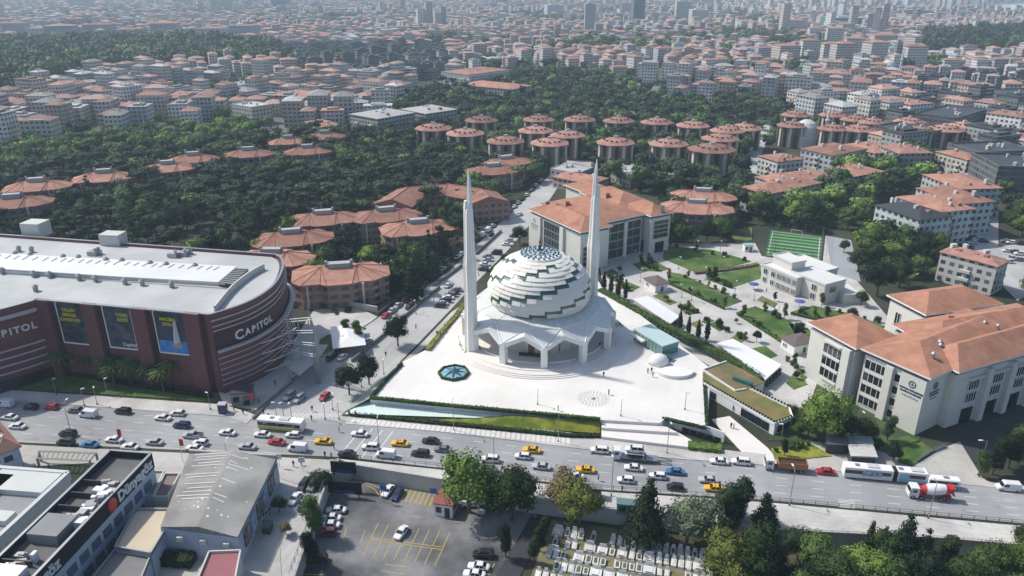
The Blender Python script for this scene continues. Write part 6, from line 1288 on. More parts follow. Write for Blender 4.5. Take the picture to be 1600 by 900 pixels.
for i, (px, py, cl_) in enumerate([(473, 735, 'white'), (599, 765, 'blue'), (473, 812, 'blue'), (437, 730, 'white'), (395, 634, 'red'), (677, 770, 'blue')]):
    p = G(px, py, .1); o = thing('sign', ['white triangular sign at the junction corner', 'blue parking sign on the retaining wall', 'blue sign on the fence of the sloping street', 'tall white sign beside the factory wall', 'red and white sign by the mall entrance', 'small blue sign beside the kiosk'][i], 'sign', (p.x, p.y, 0 if i not in (1, 5) else LZ)); MB().tube((0, 0, 0), (0, 0, 3.0), .06, .06, 6).obj('post', steel, o); MB().box((0, -.05, 2.4 if i not in (1, 5) else 3.4), (1.5, .1, 1.4)).obj('panel', M('sign_' + str(i), {'white': (.6, .6, .6), 'blue': (.04, .12, .35), 'red': (.5, .04, .05)}[cl_], .5, .1, 1), o)
reg(MB().box((0, 0, 0), (4.2, .25, 1.9)).obj('poster_board', white), 'blank white board fixed on the retaining wall', 'board'); bd_ = THINGS[-1]; q = G(657, 745, -.5); bd_.location = (q.x, q.y - .3, -1.9); bd_.rotation_euler = (0, 0, R(-13))

# ------------------------------------------------------------ people
def person_proto():
    me = bpy.data.meshes.new('person'); V = [(0, 0, .95, .14), (0, 0, 1.15, .14), (0, 0, 1.38, .17), (0, 0, 1.52, .055), (0, 0, 1.62, .10), (0, 0, 1.72, .085), (.1, 0, .88, .095), (.12, .02, .48, .07), (.12, .0, .08, .05), (.12, -.14, .04, .04), (-.1, 0, .88, .095), (-.12, .02, .48, .07), (-.12, .1, .08, .05), (-.12, -.04, .04, .04), (.2, 0, 1.40, .06), (.26, .03, 1.12, .045), (.27, -.06, .88, .035), (-.2, 0, 1.40, .06), (-.26, .03, 1.12, .045), (-.27, -.06, .88, .035)]
    E = [(0, 1), (1, 2), (2, 3), (3, 4), (4, 5), (0, 6), (6, 7), (7, 8), (8, 9), (0, 10), (10, 11), (11, 12), (12, 13), (2, 14), (14, 15), (15, 16), (2, 17), (17, 18), (18, 19)]
    me.from_pydata([v[:3] for v in V], E, []); o = bpy.data.objects.new('tmp', me); COL.objects.link(o); m_ = o.modifiers.new('s', 'SKIN'); m_.use_smooth_shade = True
    for d, v in zip(me.skin_vertices[0].data, V): d.radius = (v[3], v[3] * .85)
    me.skin_vertices[0].data[0].use_root = True; o.modifiers.new('u', 'SUBSURF').levels = 1
    dg_ = bpy.context.evaluated_depsgraph_get(); body = bpy.data.meshes.new_from_object(o.evaluated_get(dg_)); bpy.data.objects.remove(o); body.name = 'person'; body.materials.clear(); body.materials.append(M('skin', (.40, .25, .18), .6, .05, 2))
    r = bpy.data.objects.new('person', body); COL.objects.link(r)
    cl = lambda nm, z0, z1, k, armx: None
    def garment(name, keep, mat, infl):
        bm = bmesh.new(); bm.from_mesh(body); bmesh.ops.delete(bm, geom=[f for f in bm.faces if not keep(f.calc_center_median())], context='FACES'); bm.normal_update()
        for v in bm.verts: v.co += v.normal * infl
        g = bpy.data.meshes.new(name); bm.to_mesh(g); bm.free(); g.materials.clear(); g.materials.append(mat); q = bpy.data.objects.new(name, g); COL.objects.link(q); q.parent = r
    cm = M('cloth', (1, 1, 1), .9, .1, 2, objcol=True); garment('jacket', lambda c: .92 < c.z < 1.5 and not (abs(c.x) > .2 and c.z < .95), cm, .02); garment('trousers', lambda c: .1 < c.z <= .95 and abs(c.x) < .23, M('dark_cloth', (.03, .03, .04), .9, .1, 2), .015); garment('hair', lambda c: c.z > 1.66 or (c.z > 1.55 and c.y > .03), M('hair', (.03, .02, .015), .8, .1, 2), .015); return r
pp = person_proto()
ppl = [(683, 522), (688, 524), (650, 512), (603, 555), (942, 540), (937, 541), (962, 541), (943, 587), (951, 615), (1012, 581), (1018, 580), (1020, 587), (459, 727), (471, 725), (487, 655), (488, 640), (530, 672), (546, 648), (556, 648), (684, 660), (935, 748), (972, 766), (1142, 667), (1146, 668), (412, 645), (420, 652), (366, 640), (396, 645), (405, 628), (380, 645), (800, 448), (765, 430), (1145, 640), (1210, 480), (1197, 455), (872, 640), (508, 712), (518, 714), (522, 700), (430, 600), (1155, 655)]
cols = [(.03, .03, .04), (.05, .05, .08), (.3, .3, .3), (.02, .02, .02), (.25, .05, .05), (.06, .08, .15), (.45, .43, .4)]
for i, (px, py) in enumerate(ppl):
    onp = 560 < px < 1110 and 505 < py < 645 or (640 < px < 700 and py < 530)
    z = PZ if onp else .14; p = G(px, py + 2, z); inst(pp, 'person in ' + ['black', 'navy', 'grey', 'black', 'dark red', 'dark blue', 'pale'][i % 7] + ' jacket ' + ('walking on the white plaza' if onp else 'near the mall entrance' if px < 450 and py < 700 else 'by the junction crossing' if px < 560 else 'on the south pavement' if py > 720 else 'near the forecourt ramp' if px > 1100 and py > 600 else 'near the mosque or campus'), 'person', (p.x, p.y, z if onp else .1), i * 1.3, 1.05, 'people on foot', cols[i % 7])

# ------------------------------------------------------------ cemetery
def grave_proto(wd, kind):
    r = bpy.data.objects.new('grave', None); COL.objects.link(r); mt = bpy.data.materials.get('grave_marble') or M('grave_marble', (.60, .60, .58), .5, .12, .8, rand=.15); md = bpy.data.materials.get('grave_soil') or M('grave_soil', (.10, .12, .05), 1, .3, 2)
    MB().box((0, 0, 0), (wd, 2.3, .55)).obj('base', mt, r); MB().box((0, -.1, .5), (wd * .55, 1.5, .12)).obj('planting' if kind else 'cover', md if kind == 1 else mt, r); MB().box((0, 1.05, .4), (wd * .8, .16, 1.0), 0, taper=.8).obj('headstone', mt, r)
    if kind == 2: MB().box((0, -1.0, .4), (wd * .6, .14, .5)).obj('footstone', mt, r)
    return r
gps = [grave_proto(1.1, 0), grave_proto(1.2, 1), grave_proto(2.3, 2)]
ga = R(-14); gi = 0
o0 = G(862, 832, LZ)
for r_ in range(7):
    x = 0.0
    while x < 39:
        k = rnd.choice((0, 1, 1, 2, 0)); wd = 2.5 if k == 2 else 1.35; x += wd + .12 + (1.2 if rnd.random() < .1 else 0)
        if rnd.random() < .06: continue
        p = o0 + Vector((math.cos(ga), math.sin(ga), 0)) * (x - wd / 2 - r_ * .6) + Vector((math.sin(ga), -math.cos(ga), 0)) * (r_ * 3.35); q = PJ(p.x, p.y, LZ)
        if not (840 < q[0] < 1112 and q[1] < 912): continue
        if q[0] - 800 < (q[1] - 830) * -.2 + 20: continue
        s_ = rnd.uniform(.85, 1.1); inst(gps[k], ['plain white marble grave', 'white marble grave with planted cover', 'double width white marble grave'][k] + f' in row {["one","two","three","four","five","six","seven"][r_]} of the cemetery', 'grave', (p.x, p.y, LZ + .12), ga + rnd.uniform(-.05, .05), (s_, s_, s_), 'white graves in the walled cemetery'); gi += 1
print('graves', gi)
# ------------------------------------------------------------ trees
def core_sphere(c, r, seed, nu=8, nv=5):
    rs_ = random.Random(seed); V = []; Fc = []
    for j in range(nv + 1):
        for i in range(nu):
            ph = math.pi * j / nv - math.pi / 2; th = 2 * math.pi * (i + .5 * (j % 2)) / nu; k = rs_.uniform(.82, 1.08)
            V.append((c[0] + r[0] * k * math.cos(ph) * math.cos(th), c[1] + r[1] * k * math.cos(ph) * math.sin(th), c[2] + r[2] * k * math.sin(ph)))
    for j in range(nv):
        for i in range(nu): a = j * nu + i; b = j * nu + (i + 1) % nu; Fc.append((a, b, b + nu, a + nu))
    return V, Fc
def crown(kind, n, seed, q):
    rs_ = random.Random(seed); lob = []
    if kind == 'broad':
        lob = [((0, 0, 6.6), (2.6, 2.6, 2.6))] + [((rs_.uniform(1.5, 2.6) * math.cos(a), rs_.uniform(1.5, 2.6) * math.sin(a), rs_.uniform(4.3, 7.3)), (rs_.uniform(1.3, 2.1),) * 2 + (rs_.uniform(1.2, 1.8),)) for a in [k * 2.4 + rs_.random() for k in range(9)]]
    elif kind == 'pine':
        lob = [((rs_.uniform(0, 2.9) * math.cos(a), rs_.uniform(0, 2.9) * math.sin(a), rs_.uniform(7.6, 9.6)), (rs_.uniform(1.6, 2.4),) * 2 + (rs_.uniform(.55, .9),)) for a in [k * 2.4 + rs_.random() for k in range(9)]]
    elif kind == 'conifer':
        lob = [((rs_.uniform(0, .5) * (1 - k / 9) * 2, rs_.uniform(-.5, .5), 1.8 + k * 1.05), (2.9 * (1 - k / 9.5) + .25,) * 2 + (.62,)) for k in range(9)]
    elif kind == 'cypress': lob = [((0, 0, 1.6 + k * 1.6), (r, r, 1.3)) for k, r in enumerate((.75, .95, .9, .7, .4))]
    elif kind == 'tall':
        lob = [((rs_.uniform(-.9, .9), rs_.uniform(-.9, .9), 3.6 + k * 1.0), (rs_.uniform(1.3, 1.9),) * 2 + (1.2,)) for k in range(7)]
    V = []; Fc = []; W = [l[1][0] * l[1][1] for l in lob]; tot = sum(W)
    for k, (c, r) in enumerate(lob):
        v, f = core_sphere(c, [x * .80 for x in r], seed + k, 7 if n > 200 else 5, 4 if n > 200 else 3); b = len(V); V += v; Fc += [tuple(i + b for i in g_) for g_ in f]
        for _ in range(int(n * W[k] / tot)):
            z = rs_.uniform(-.55, 1) if kind != 'pine' else rs_.uniform(-.25, 1); th = rs_.random() * 6.283; s_ = math.sqrt(1 - z * z); d = Vector((s_ * math.cos(th), s_ * math.sin(th), z)); k2 = rs_.uniform(.82, 1.18)
            p = Vector((c[0] + d.x * r[0] * k2, c[1] + d.y * r[1] * k2, c[2] + d.z * r[2] * k2)); nn_ = (d + Vector((rs_.uniform(-1, 1), rs_.uniform(-1, 1), rs_.uniform(-.4, 1))) * .75).normalized()
            u = nn_.orthogonal().normalized(); u = (Matrix.Rotation(rs_.random() * 6.3, 3, nn_) @ u) * q * rs_.uniform(.6, 1.3); v = nn_.cross(u) * rs_.uniform(.5, .9); b = len(V)
            V += [tuple(p - u * .5), tuple(p + v * .5), tuple(p + u * .5), tuple(p - v * .5 + nn_ * .1 * q)]; Fc.append((b, b + 1, b + 2, b + 3))
    return np.array(V, np.float32), np.array(Fc, np.int32)
def np_mesh(name, V, Fc, mat, col=None):
    me = bpy.data.meshes.new(name); me.vertices.add(len(V)); me.vertices.foreach_set('co', V.ravel()); k = Fc.shape[1]
    me.loops.add(Fc.size); me.loops.foreach_set('vertex_index', Fc.ravel()); me.polygons.add(len(Fc)); me.polygons.foreach_set('loop_start', np.arange(0, Fc.size, k, dtype=np.int32))
    if col is not None: ca_ = me.color_attributes.new('Col', 'FLOAT_COLOR', 'POINT'); ca_.data.foreach_set('color', col.ravel())
    me.materials.append(mat); me.update(calc_edges=True); me.validate(); return me
def trunk_mesh(kind):
    mb = MB(); h = dict(broad=4.5, pine=8, conifer=9, cypress=2, tall=5)[kind]
    mb.tube((0, 0, -.3), (0, 0, h * .5), .28, .22, 7, cap=False).tube((0, 0, h * .5), (.15, .1, h), .22, .12, 7)
    if kind in ('broad', 'pine', 'tall'):
        for a in (0, 1.6, 2.9, 4.3, 5.4): mb.tube((0, 0, h * .55), (1.7 * math.cos(a), 1.7 * math.sin(a), h * .55 + (1.9 if kind != 'pine' else 3.2)), .12, .05, 5)
    return mb.mesh('trunk', bark)
TP = {}
def tree_meshes(kind, mat, hi):
    k = (kind, mat.name, hi)
    if k not in TP:
        n, q = ((2600, .42) if hi == 2 else (900, .62)); n = int(n * dict(broad=1, pine=.9, conifer=1, cypress=.45, tall=.8)[kind])
        TP[k] = [np_mesh('crown', *crown(kind, n, s_ * 13 + 5, q), mat) for s_ in range(3 if hi == 2 else 4)]
        if kind not in TP: TP[kind] = trunk_mesh(kind)
    return TP[k]
def tree(px, py, z, kind, mat, sc, label, hi=2, p=None, group=None, cat='tree', nm=None):
    p = p or G(px, py, z); ms = tree_meshes(kind, mat, hi); nm = nm or dict(broad='broadleaf_tree', pine='pine_tree', conifer='conifer', cypress='cypress', tall='tree')[kind]
    o = thing(nm, label, cat, (p.x, p.y, z), rnd.random() * 6.28, group); o.scale = (sc * rnd.uniform(.9, 1.1), sc * rnd.uniform(.9, 1.1), sc * rnd.uniform(.9, 1.1))
    for n_, me in (('trunk', TP[kind]), ('crown', rnd.choice(ms))): q = bpy.data.objects.new(n_, me); COL.objects.link(q); q.parent = o
    return o
KINDN = {L_dark: 'dark green', L_mid: 'mid green', L_light: 'bright green', L_yel: 'yellowish', L_pale: 'pale silvery', L_brown: 'bronze tinged', L_con: 'blackish green'}
NT = [(733, 800, LZ, 'broad', L_light, 1.55, 'tall bright plane tree above the red roofed kiosk'), (800, 812, LZ, 'broad', L_mid, 1.6, 'tall deep green plane tree right of the kiosk'), (885, 800, LZ, 'broad', L_brown, 1.25, 'bronze coloured thin tree beside the dark driveway'), (905, 826, LZ, 'broad', L_yel, 1.25, 'round yellow green tree at the cemetery corner'), (1010, 846, LZ, 'conifer', L_dark, 1.5, 'tall dark cedar between the shelter and the pale willow'), (1072, 856, LZ, 'broad', L_pale, 1.4, 'pale silvery willow beside the cedar'), (1130, 838, LZ, 'tall', L_dark, 1.25, 'dark tree right of the pale willow'), (1150, 830, LZ, 'tall', L_con, 1.3, 'blackish tree rising over the south pavement'), (1188, 842, LZ, 'conifer', L_con, 1.15, 'dark conifer right of the blackish tree'), (1135, 918, LZ, 'broad', L_yel, 1.3, 'bright yellow green tree at the right edge of the graves'), (1175, 918, LZ, 'broad', L_mid, 1.5, 'green tree right of the yellow green one by the graves'), (1200, 913, LZ, 'broad', L_dark, 0.96, 'dark tree at the bottom edge near the graves'),
    (1245, 874, LZ, 'broad', L_con, 0.89, 'dark rounded tree below the tipper truck'), (1270, 888, LZ, 'broad', L_mid, 1.04, 'green rounded tree before the blank pavement wall'), (1300, 933, LZ, 'broad', L_mid, 1.26, 'large green tree at the bottom edge right of centre'), (1335, 923, LZ, 'broad', L_light, 1.18, 'large light green tree at the bottom edge'), (1352, 876, LZ, 'cypress', L_con, 1.11, 'tall thin cypress against the pale pavement'), (1374, 876, LZ, 'cypress', L_con, 1.04, 'second thin cypress against the pale pavement'), (1386, 896, LZ, 'broad', L_mid, 1.04, 'green tree under the two cypresses'), (1408, 884, LZ, 'conifer', L_con, 1.18, 'pointed dark conifer below the concrete mixer'), (1436, 896, LZ, 'conifer', L_con, 0.93, 'dark conifer with thin top below the concrete mixer'), (1470, 893, LZ, 'tall', L_dark, 0.96, 'dark leaning tree right of the conifers'), (1440, 933, LZ, 'broad', L_con, 1.18, 'dark mass of a tree at the bottom edge'), (1500, 933, LZ, 'broad', L_mid, 1.04, 'green tree at the bottom edge right of the dark mass'), (1545, 908, LZ, 'broad', L_light, 1.11, 'bright green tree near the bottom right corner'), (1588, 908, LZ, 'broad', L_light, 1.11, 'bright tree in the bottom right corner'), (1600, 866, LZ, 'broad', L_dark, 0.81, 'small dark tree at the right edge below the road'), (1385, 938, LZ, 'broad', L_mid, 1.11, 'green tree cut by the bottom edge'), (1250, 938, LZ, 'broad', L_dark, 0.96, 'dark tree cut by the bottom edge'), (1205, 888, LZ, 'broad', L_dark, 0.74, 'small dark tree by the pavement wall'),
    (493, 838, LZ, 'tall', L_mid, 1.05, 'slim green tree between the street wall and the parked row'), (503, 775, LZ, 'broad', L_con, 0.8, 'dark bushy tree at the mouth of the car park'), (487, 880, LZ, 'tall', L_dark, 0.8, 'small dark tree at the lower left of the car park'), (437, 800, 0, 'broad', L_con, .45, 'thin young tree on the pavement beside the factory'), (447, 835, 0, 'broad', L_brown, .35, 'small bare tree near the recycling box'), (790, 870, LZ, 'tall', L_dark, 0.7, 'dark shrub tree at the right edge of the car park'), (843, 862, LZ, 'tall', L_dark, 0.6, 'dark bush between the driveway and the graves'), (835, 880, LZ, 'tall', L_dark, 0.6, 'lower dark bush between the driveway and the graves'), (848, 845, LZ, 'tall', L_mid, 0.55, 'small bush at the top of the driveway'),
    (622, 540, .1, 'broad', L_dark, 1.05, 'round tree on the pavement left of the plaza'), (577, 600, .1, 'broad', L_dark, 1.0, 'round dark tree nearer the pool corner, the right one'), (546, 616, .1, 'broad', L_dark, 1.0, 'round dark tree nearer the pool corner, the left one'), (1285, 690, .1, 'broad', L_light, 1.5, 'big bright green tree left of the college block corner'), (1262, 682, .1, 'broad', L_mid, .9, 'smaller tree behind the big bright tree'), (1316, 690, .1, 'broad', L_dark, .9, 'dark tree between the big bright tree and the college'), (1352, 690, .1, 'broad', L_dark, .7, 'dark tree at the foot of the sign wall'), (1386, 688, .1, 'tall', L_con, .7, 'dark shrub at the foot of the sign wall'), (1395, 720, .1, 'broad', L_dark, .55, 'dark shrub at the end of the articulated bus'), (1370, 462, .1, 'broad', L_dark, 1.4, 'large dark tree between the court and the balcony house'), (1340, 425, .1, 'broad', L_dark, 1.1, 'dark tree at the edge of the grey court'), (1318, 395, .1, 'broad', L_dark, .6, 'small round tree alone in the grey court'), (1440, 410, .1, 'broad', L_dark, 1.3, 'dark tree before the balcony house'), (1405, 448, .1, 'broad', L_mid, 1.1, 'green tree left of the balcony house'), (560, 535, .1, 'tall', L_light, .75, 'small bright tree before the white awning'), (540, 525, .1, 'tall', L_mid, .6, 'small tree left of the white awning'), (880, 378, .1, 'broad', L_mid, .01, 'x'), (812, 380, .1, 'broad', L_dark, .85, 'round tree at the left corner of the glazed college block'), (785, 420, .1, 'tall', L_mid, .6, 'small tree beside the dome and the parking bays'), (645, 440, .1, 'broad', L_mid, 1.0, 'mid green tree at the fence above the parked cars'), (660, 425, .1, 'broad', L_mid, 1.0, 'rounded tree beside the villa lawn'), (770, 320, .1, 'broad', L_mid, 1.2, 'green tree where the side street bends away'), (755, 340, .1, 'broad', L_mid, 1.2, 'green tree behind the left minaret'), (1550, 740, .1, 'tall', L_dark, .9, 'dark tree beside the campus exit'), (1575, 730, .1, 'broad', L_dark, 1.0, 'dark tree behind the white van at right'), (1598, 700, .1, 'broad', L_mid, .8, 'green tree at the right edge behind the college'), (1225, 712, .1, 'tall', L_dark, .4, 'small shrub behind the tipper truck'), (1530, 745, .1, 'tall', L_mid, .7, 'green bush on the verge by the campus exit'), (1040, 470, .15, 'broad', L_yel, .3, 'small yellow bush in the garden beds'), (1068, 488, .2, 'broad', L_dark, .28, 'small round bush beside the yellow one'), (1123, 512, .2, 'broad', L_dark, .35, 'dark round bush in the triangular bed'), (1150, 505, .2, 'broad', L_brown, .2, 'bronze bush on the garden path'), (1182, 534, .2, 'broad', L_dark, .4, 'dark bush right of the garden beds'), (1243, 592, .2, 'broad', L_dark, .25, 'low bush in the small bed before the college'), (968, 425, .1, 'broad', L_dark, .3, 'round bush by the college court'), (1160, 505, .1, 'broad', L_con, .01, 'x'),
    (1225, 498, .2, 'tall', L_light, .5, 'young bright tree on the lawn by the hall'), (1283, 478, .2, 'tall', L_yel, .45, 'young yellow tree on the right lawn'), (1330, 500, .2, 'broad', L_dark, .5, 'dark bush on the lawn before the college roof'), (1210, 470, .2, 'tall', L_dark, .3, 'small tree on the hall terrace'), (1345, 478, .1, 'broad', L_mid, .6, 'green tree behind the lawn at the hall end')]
for x, y in ((1045, 372), (1062, 376), (1082, 377), (1104, 375), (1126, 371), (1146, 362), (1056, 362), (1030, 380), (1120, 358), (1150, 345)): NT.append((x, y + 4, 0, 'broad', rnd.choice((L_con, L_dark, L_mid)), rnd.uniform(.85, 1.2), 'tree in the dark row between the glazed college block and the pitch'))
for x, y in ((1225, 668), (1238, 655), (1250, 668), (1345, 700), (1368, 705), (1330, 680), (1245, 680)): NT.append((x, y, .1, 'broad', rnd.choice((L_con, L_dark, L_mid)), rnd.uniform(.3, .55), 'bushy small tree on the verge before the college block'))
for t in NT:
    if t[5] > .02: tree(*t)
for i, (px, py) in enumerate([(943, 457), (954, 463), (965, 468), (977, 468), (1061, 521), (1075, 525), (1090, 531), (1104, 532)]): tree(px, py, .1, 'cypress', L_con, .95 if i < 4 else .85, 'slim cypress in the ' + ('left' if i < 4 else 'right') + ' row of four along the plaza hedge', 2, group='cypresses along the plaza hedge')
for i, (px, py) in enumerate([(657, 352), (682, 358), (697, 356), (645, 462), (560, 440), (648, 448), (668, 430), (672, 405), (690, 395), (620, 440), (635, 425)]): tree(px, py + 8, 0, 'cypress' if i < 3 else 'conifer', L_con, 1.5 if i < 3 else 1.25, 'tall dark conifer ' + ('in front of the crescent block' if i < 3 else 'among the villas by the street'), 1, group='dark conifers among the villas')
# shrubs and young trees of the campus gardens
def shrub_proto():
    r = bpy.data.objects.new('shrub', None); COL.objects.link(r); V_, F_ = crown('broad', 500, 77, .9); V_ = V_ - np.array([0, 0, 3.6], np.float32); V_ *= np.array([.22, .22, .28], np.float32); q = bpy.data.objects.new('foliage', np_mesh('foliage', V_, F_, L_mid)); COL.objects.link(q); q.parent = r; MB().tube((0, 0, 0), (0, 0, .4), .06, .05, 5).obj('stem', bark, r); return r
sp_ = shrub_proto(); rs2 = random.Random(5)
edges = [((1040, 384), (1172, 408)), ((1044, 440), (1132, 480)), ((1064, 430), (1160, 470)), ((1152, 490), (1222, 532)), ((1182, 478), (1262, 520)), ((1240, 487), (1300, 502)), ((1108, 432), (1140, 450)), ((945, 430), (985, 456)), ((1060, 480), (1094, 490)), ((1100, 500), (1170, 535)), ((1000, 412), (1030, 424)), ((1150, 545), (1215, 575)), ((1225, 560), (1262, 590)), ((1208, 706), (1262, 696)), ((1300, 485), (1380, 505))]
for i, (a, b) in enumerate(edges):
    for k in range(5):
        t = (k + rs2.uniform(.1, .9)) / 5; p = G(a[0] + (b[0] - a[0]) * t + rs2.uniform(-2, 2), a[1] + (b[1] - a[1]) * t + rs2.uniform(-1, 1), .2); inst(sp_, ['round green shrub beside the garden path', 'round green shrub on the lawn edge', 'round green shrub in the planting bed'][i % 3], 'shrub', (p.x, p.y, .2), rs2.random() * 6, rs2.uniform(.6, 1.5), 'shrubs of the campus gardens')
for i in range(22):
    a, b = edges[rs2.randrange(len(edges) - 2)]; t = rs2.random(); tree(a[0] + (b[0] - a[0]) * t + rs2.uniform(-5, 5), a[1] + (b[1] - a[1]) * t + rs2.uniform(-3, 3), .15, 'tall', rs2.choice((L_mid, L_light, L_dark, L_brown)), rs2.uniform(.28, .5), 'young slender tree in the campus gardens', 1, group='young trees of the campus gardens')
hedge([(1044, 441), (1132, 481)], .8, .7, .2, 'thin clipped hedge along the lower edge of the long lawn'); hedge([(1085, 425), (1130, 421), (1185, 412)], 1.6, .9, .2, 'ragged brown hedge between the two upper lawns', L_brown); hedge([(1152, 489), (1222, 533)], .8, .7, .2, 'thin hedge along the lawn before the garden hut'); hedge([(1112, 545), (1160, 566), (1196, 590)], 1.6, 1.2, .2, 'dark hedge behind the lower gallery roof', L_dark); hedge([(1236, 488), (1300, 503), (1372, 517)], 1.0, .8, .2, 'hedge between the right lawn and the college block', L_mid)
# palms in front of the mall
def palm_proto():
    r = bpy.data.objects.new('palm_tree', None); COL.objects.link(r); MB().tube((0, 0, 0), (.1, 0, 4.6), .22, .15, 7).obj('trunk', bark, r); mb = MB()
    for k in range(26):
        a = k * 2.4; el = 1.0 - (k / 26) * 1.35; d = Vector((math.cos(a), math.sin(a), 0)); t = Vector((-d.y, d.x, 0)); P = []
        for j in range(6): s_ = j / 5; P.append(Vector((.1, 0, 4.6)) + d * (2.4 * s_ * math.cos(el * .7)) + Vector((0, 0, 1.9 * s_ * math.sin(el) - 1.2 * s_ * s_)))
        for j in range(5):
            w0, w1 = .26 * (1 - abs(j / 5 - .4)), .26 * (1 - abs((j + 1) / 5 - .4)); mb.face([P[j] - t * w0, P[j + 1] - t * w1, P[j + 1], P[j]]); mb.face([P[j], P[j + 1], P[j + 1] + t * w1 - Vector((0, 0, .1)), P[j] + t * w0 - Vector((0, 0, .1))])
    mb.obj('crown', L_mid, r); return r
pm = palm_proto()
for i, (px, py) in enumerate([(75, 572), (92, 570), (110, 580), (128, 585), (148, 586), (170, 592), (190, 594), (206, 600), (222, 600), (240, 606), (256, 612), (272, 604), (100, 590), (180, 605)]):
    p = G(px, py, .2); s_ = rnd.uniform(1.35, 1.75); inst(pm, 'palm tree in the row before the maroon mall front', 'palm tree', (p.x, p.y, .2), i * 1.1, s_, 'palms before the mall')
hedge([(85, 578), (200, 598), (330, 618)], 1.4, 1.0, .2, 'low dark hedge under the palms before the mall', L_dark)

# regions (px on the ground) filled with trees: polygon, spacing, choices, detail
GROVE = [(0, 285), (120, 256), (250, 252), (350, 232), (560, 210), (640, 215), (760, 240), (850, 252), (860, 275), (800, 300), (740, 370), (690, 425), (560, 492), (500, 492), (450, 460), (300, 430), (0, 410), (-60, 400)]
REG = [(GROVE, 8.0, [('pine', L_dark, 5), ('broad', L_con, 4), ('broad', L_mid, 1.4), ('conifer', L_con, .8), ('broad', L_light, .3)], 1.02, 'in the grove'),
    ([(-80, 250), (0, 236), (340, 203), (440, 198), (350, 232), (250, 252), (120, 256), (0, 285), (-80, 310)], 8.5, [('broad', L_light, 6), ('broad', L_mid, 3), ('broad', L_dark, .5)], 1.0, 'on the bright slope behind the grove'),
    ([(620, 150), (700, 138), (760, 122), (850, 108), (930, 120), (960, 142), (1020, 160), (1180, 160), (1240, 172), (1205, 235), (1150, 258), (1000, 262), (860, 250), (660, 222), (630, 190)], 9.5, [('broad', L_con, 5), ('pine', L_dark, 2), ('broad', L_mid, 2), ('broad', L_light, .8)], 1.12, 'among the eight sided blocks'),
    ([(-60, 76), (200, 70), (330, 72), (440, 84), (420, 104), (250, 118), (120, 122), (60, 150), (-60, 178)], 13, [('broad', L_mid, 3), ('broad', L_dark, 4)], 2.1, 'in the wooded park'),
    ([(860, 278), (1000, 268), (1060, 262), (1170, 258), (1165, 330), (1150, 350), (1040, 378), (1050, 330), (985, 300), (900, 280)], 8.5, [('broad', L_dark, 5), ('broad', L_mid, 2), ('pine', L_dark, 1)], 1.25, 'behind the glazed college block'),
    ([(1165, 335), (1240, 330), (1290, 285), (1380, 258), (1465, 250), (1450, 290), (1360, 318), (1355, 375), (1290, 368), (1205, 356), (1170, 350)], 8.5, [('broad', L_light, 4), ('broad', L_mid, 4), ('broad', L_dark, 2)], 1.35, 'between the pitch and the long grey block'),
    ([(1335, 380), (1440, 385), (1540, 335), (1545, 350), (1510, 375), (1460, 388), (1470, 440), (1400, 450), (1350, 440)], 9, [('broad', L_dark, 4), ('broad', L_mid, 3)], 1.3, 'in front of the long grey block'),
    ([(1560, 285), (1660, 270), (1660, 375), (1580, 372), (1565, 330)], 8.5, [('broad', L_mid, 4), ('broad', L_dark, 2)], 1.1, 'at the right edge of the hill'),
    ([(1580, 425), (1680, 400), (1680, 480), (1600, 490)], 9, [('broad', L_mid, 1)], 1.0, 'right of the balcony house'),
    ([(1440, 62), (1700, 52), (1700, 92), (1440, 98)], 14, [('tall', L_con, 1)], 2.0, 'in the dark cypress wood at upper right'),
    ([(1110, 905), (1700, 918), (1700, 990), (1110, 990)], 8.5, [('broad', L_mid, 2), ('broad', L_light, 1), ('broad', L_dark, 2)], .85, 'low'),
    ([(950, 300), (985, 330), (1030, 345), (1040, 380), (1150, 372), (1150, 352), (1060, 345)], 9, [('broad', L_con, 1)], .8, 'behind the glazed college block')]
LM = [('the lone villa', 163, 276), ('the far left villas', 40, 300), ('the joined villas', 280, 255), ('the upper slope villas', 480, 225), ('the mall corner villas', 440, 385), ('the nearest villa', 530, 420), ('the crescent block', 700, 300), ('the mall stair towers', 120, 372), ('the mall roof middle', 280, 390), ('the central villas', 620, 345), ('the street bend', 790, 330), ('the grove clearing', 480, 295), ('the club building', 895, 275), ('the end of the side street', 860, 250), ('the small right villas', 1095, 310), ('the football pitch', 1240, 380), ('the domed mosque', 1256, 210), ('the long grey block', 1440, 340), ('the balcony house', 1520, 410), ('the hill street', 1165, 240), ('the red roofed hill blocks', 1230, 290), ('the left terraces', 60, 210), ('the white gabled house', 490, 195), ('the long white school', 735, 110), ('the first octagonal block', 700, 200), ('the middle octagonal blocks', 870, 200), ('the right octagonal blocks', 1080, 205), ('the pale workshop', 970, 268), ('the wooded park edge', 200, 110), ('the upper meadow', 250, 240), ('the dark pines centre', 220, 320), ('the tent roofed pavilion', 600, 310), ('the white blocks', 1390, 160), ('the tower cluster', 1330, 90), ('the black terraces', 1480, 190), ('the yard parking', 1560, 390)]
def near_lm(px, py):
    b = min(LM, key=lambda l: (l[1] - px) ** 2 + ((l[2] - py) * 2) ** 2); dx, dy = px - b[1], (py - b[2]) * 2
    return ('left of ' if dx < 0 else 'right of ') + b[0] if abs(dx) > abs(dy) else ('beyond ' if dy < 0 else 'in front of ') + b[0]
KG = {}
for x, y, r in KEEP: KG.setdefault((int(x // 40), int(y // 40)), []).append((x, y, r))
def clear(x, y, extra=0):
    a, b = int(x // 40), int(y // 40)
    for i in (-1, 0, 1):
        for j in (-1, 0, 1):
            for (X, Y, r) in KG.get((a + i, b + j), ()):
                if (x - X) ** 2 + (y - Y) ** 2 < (r + extra) ** 2: return False
    return True
def kpoly(px, py): return any(pip(px, py, q) for q in KPOLY)
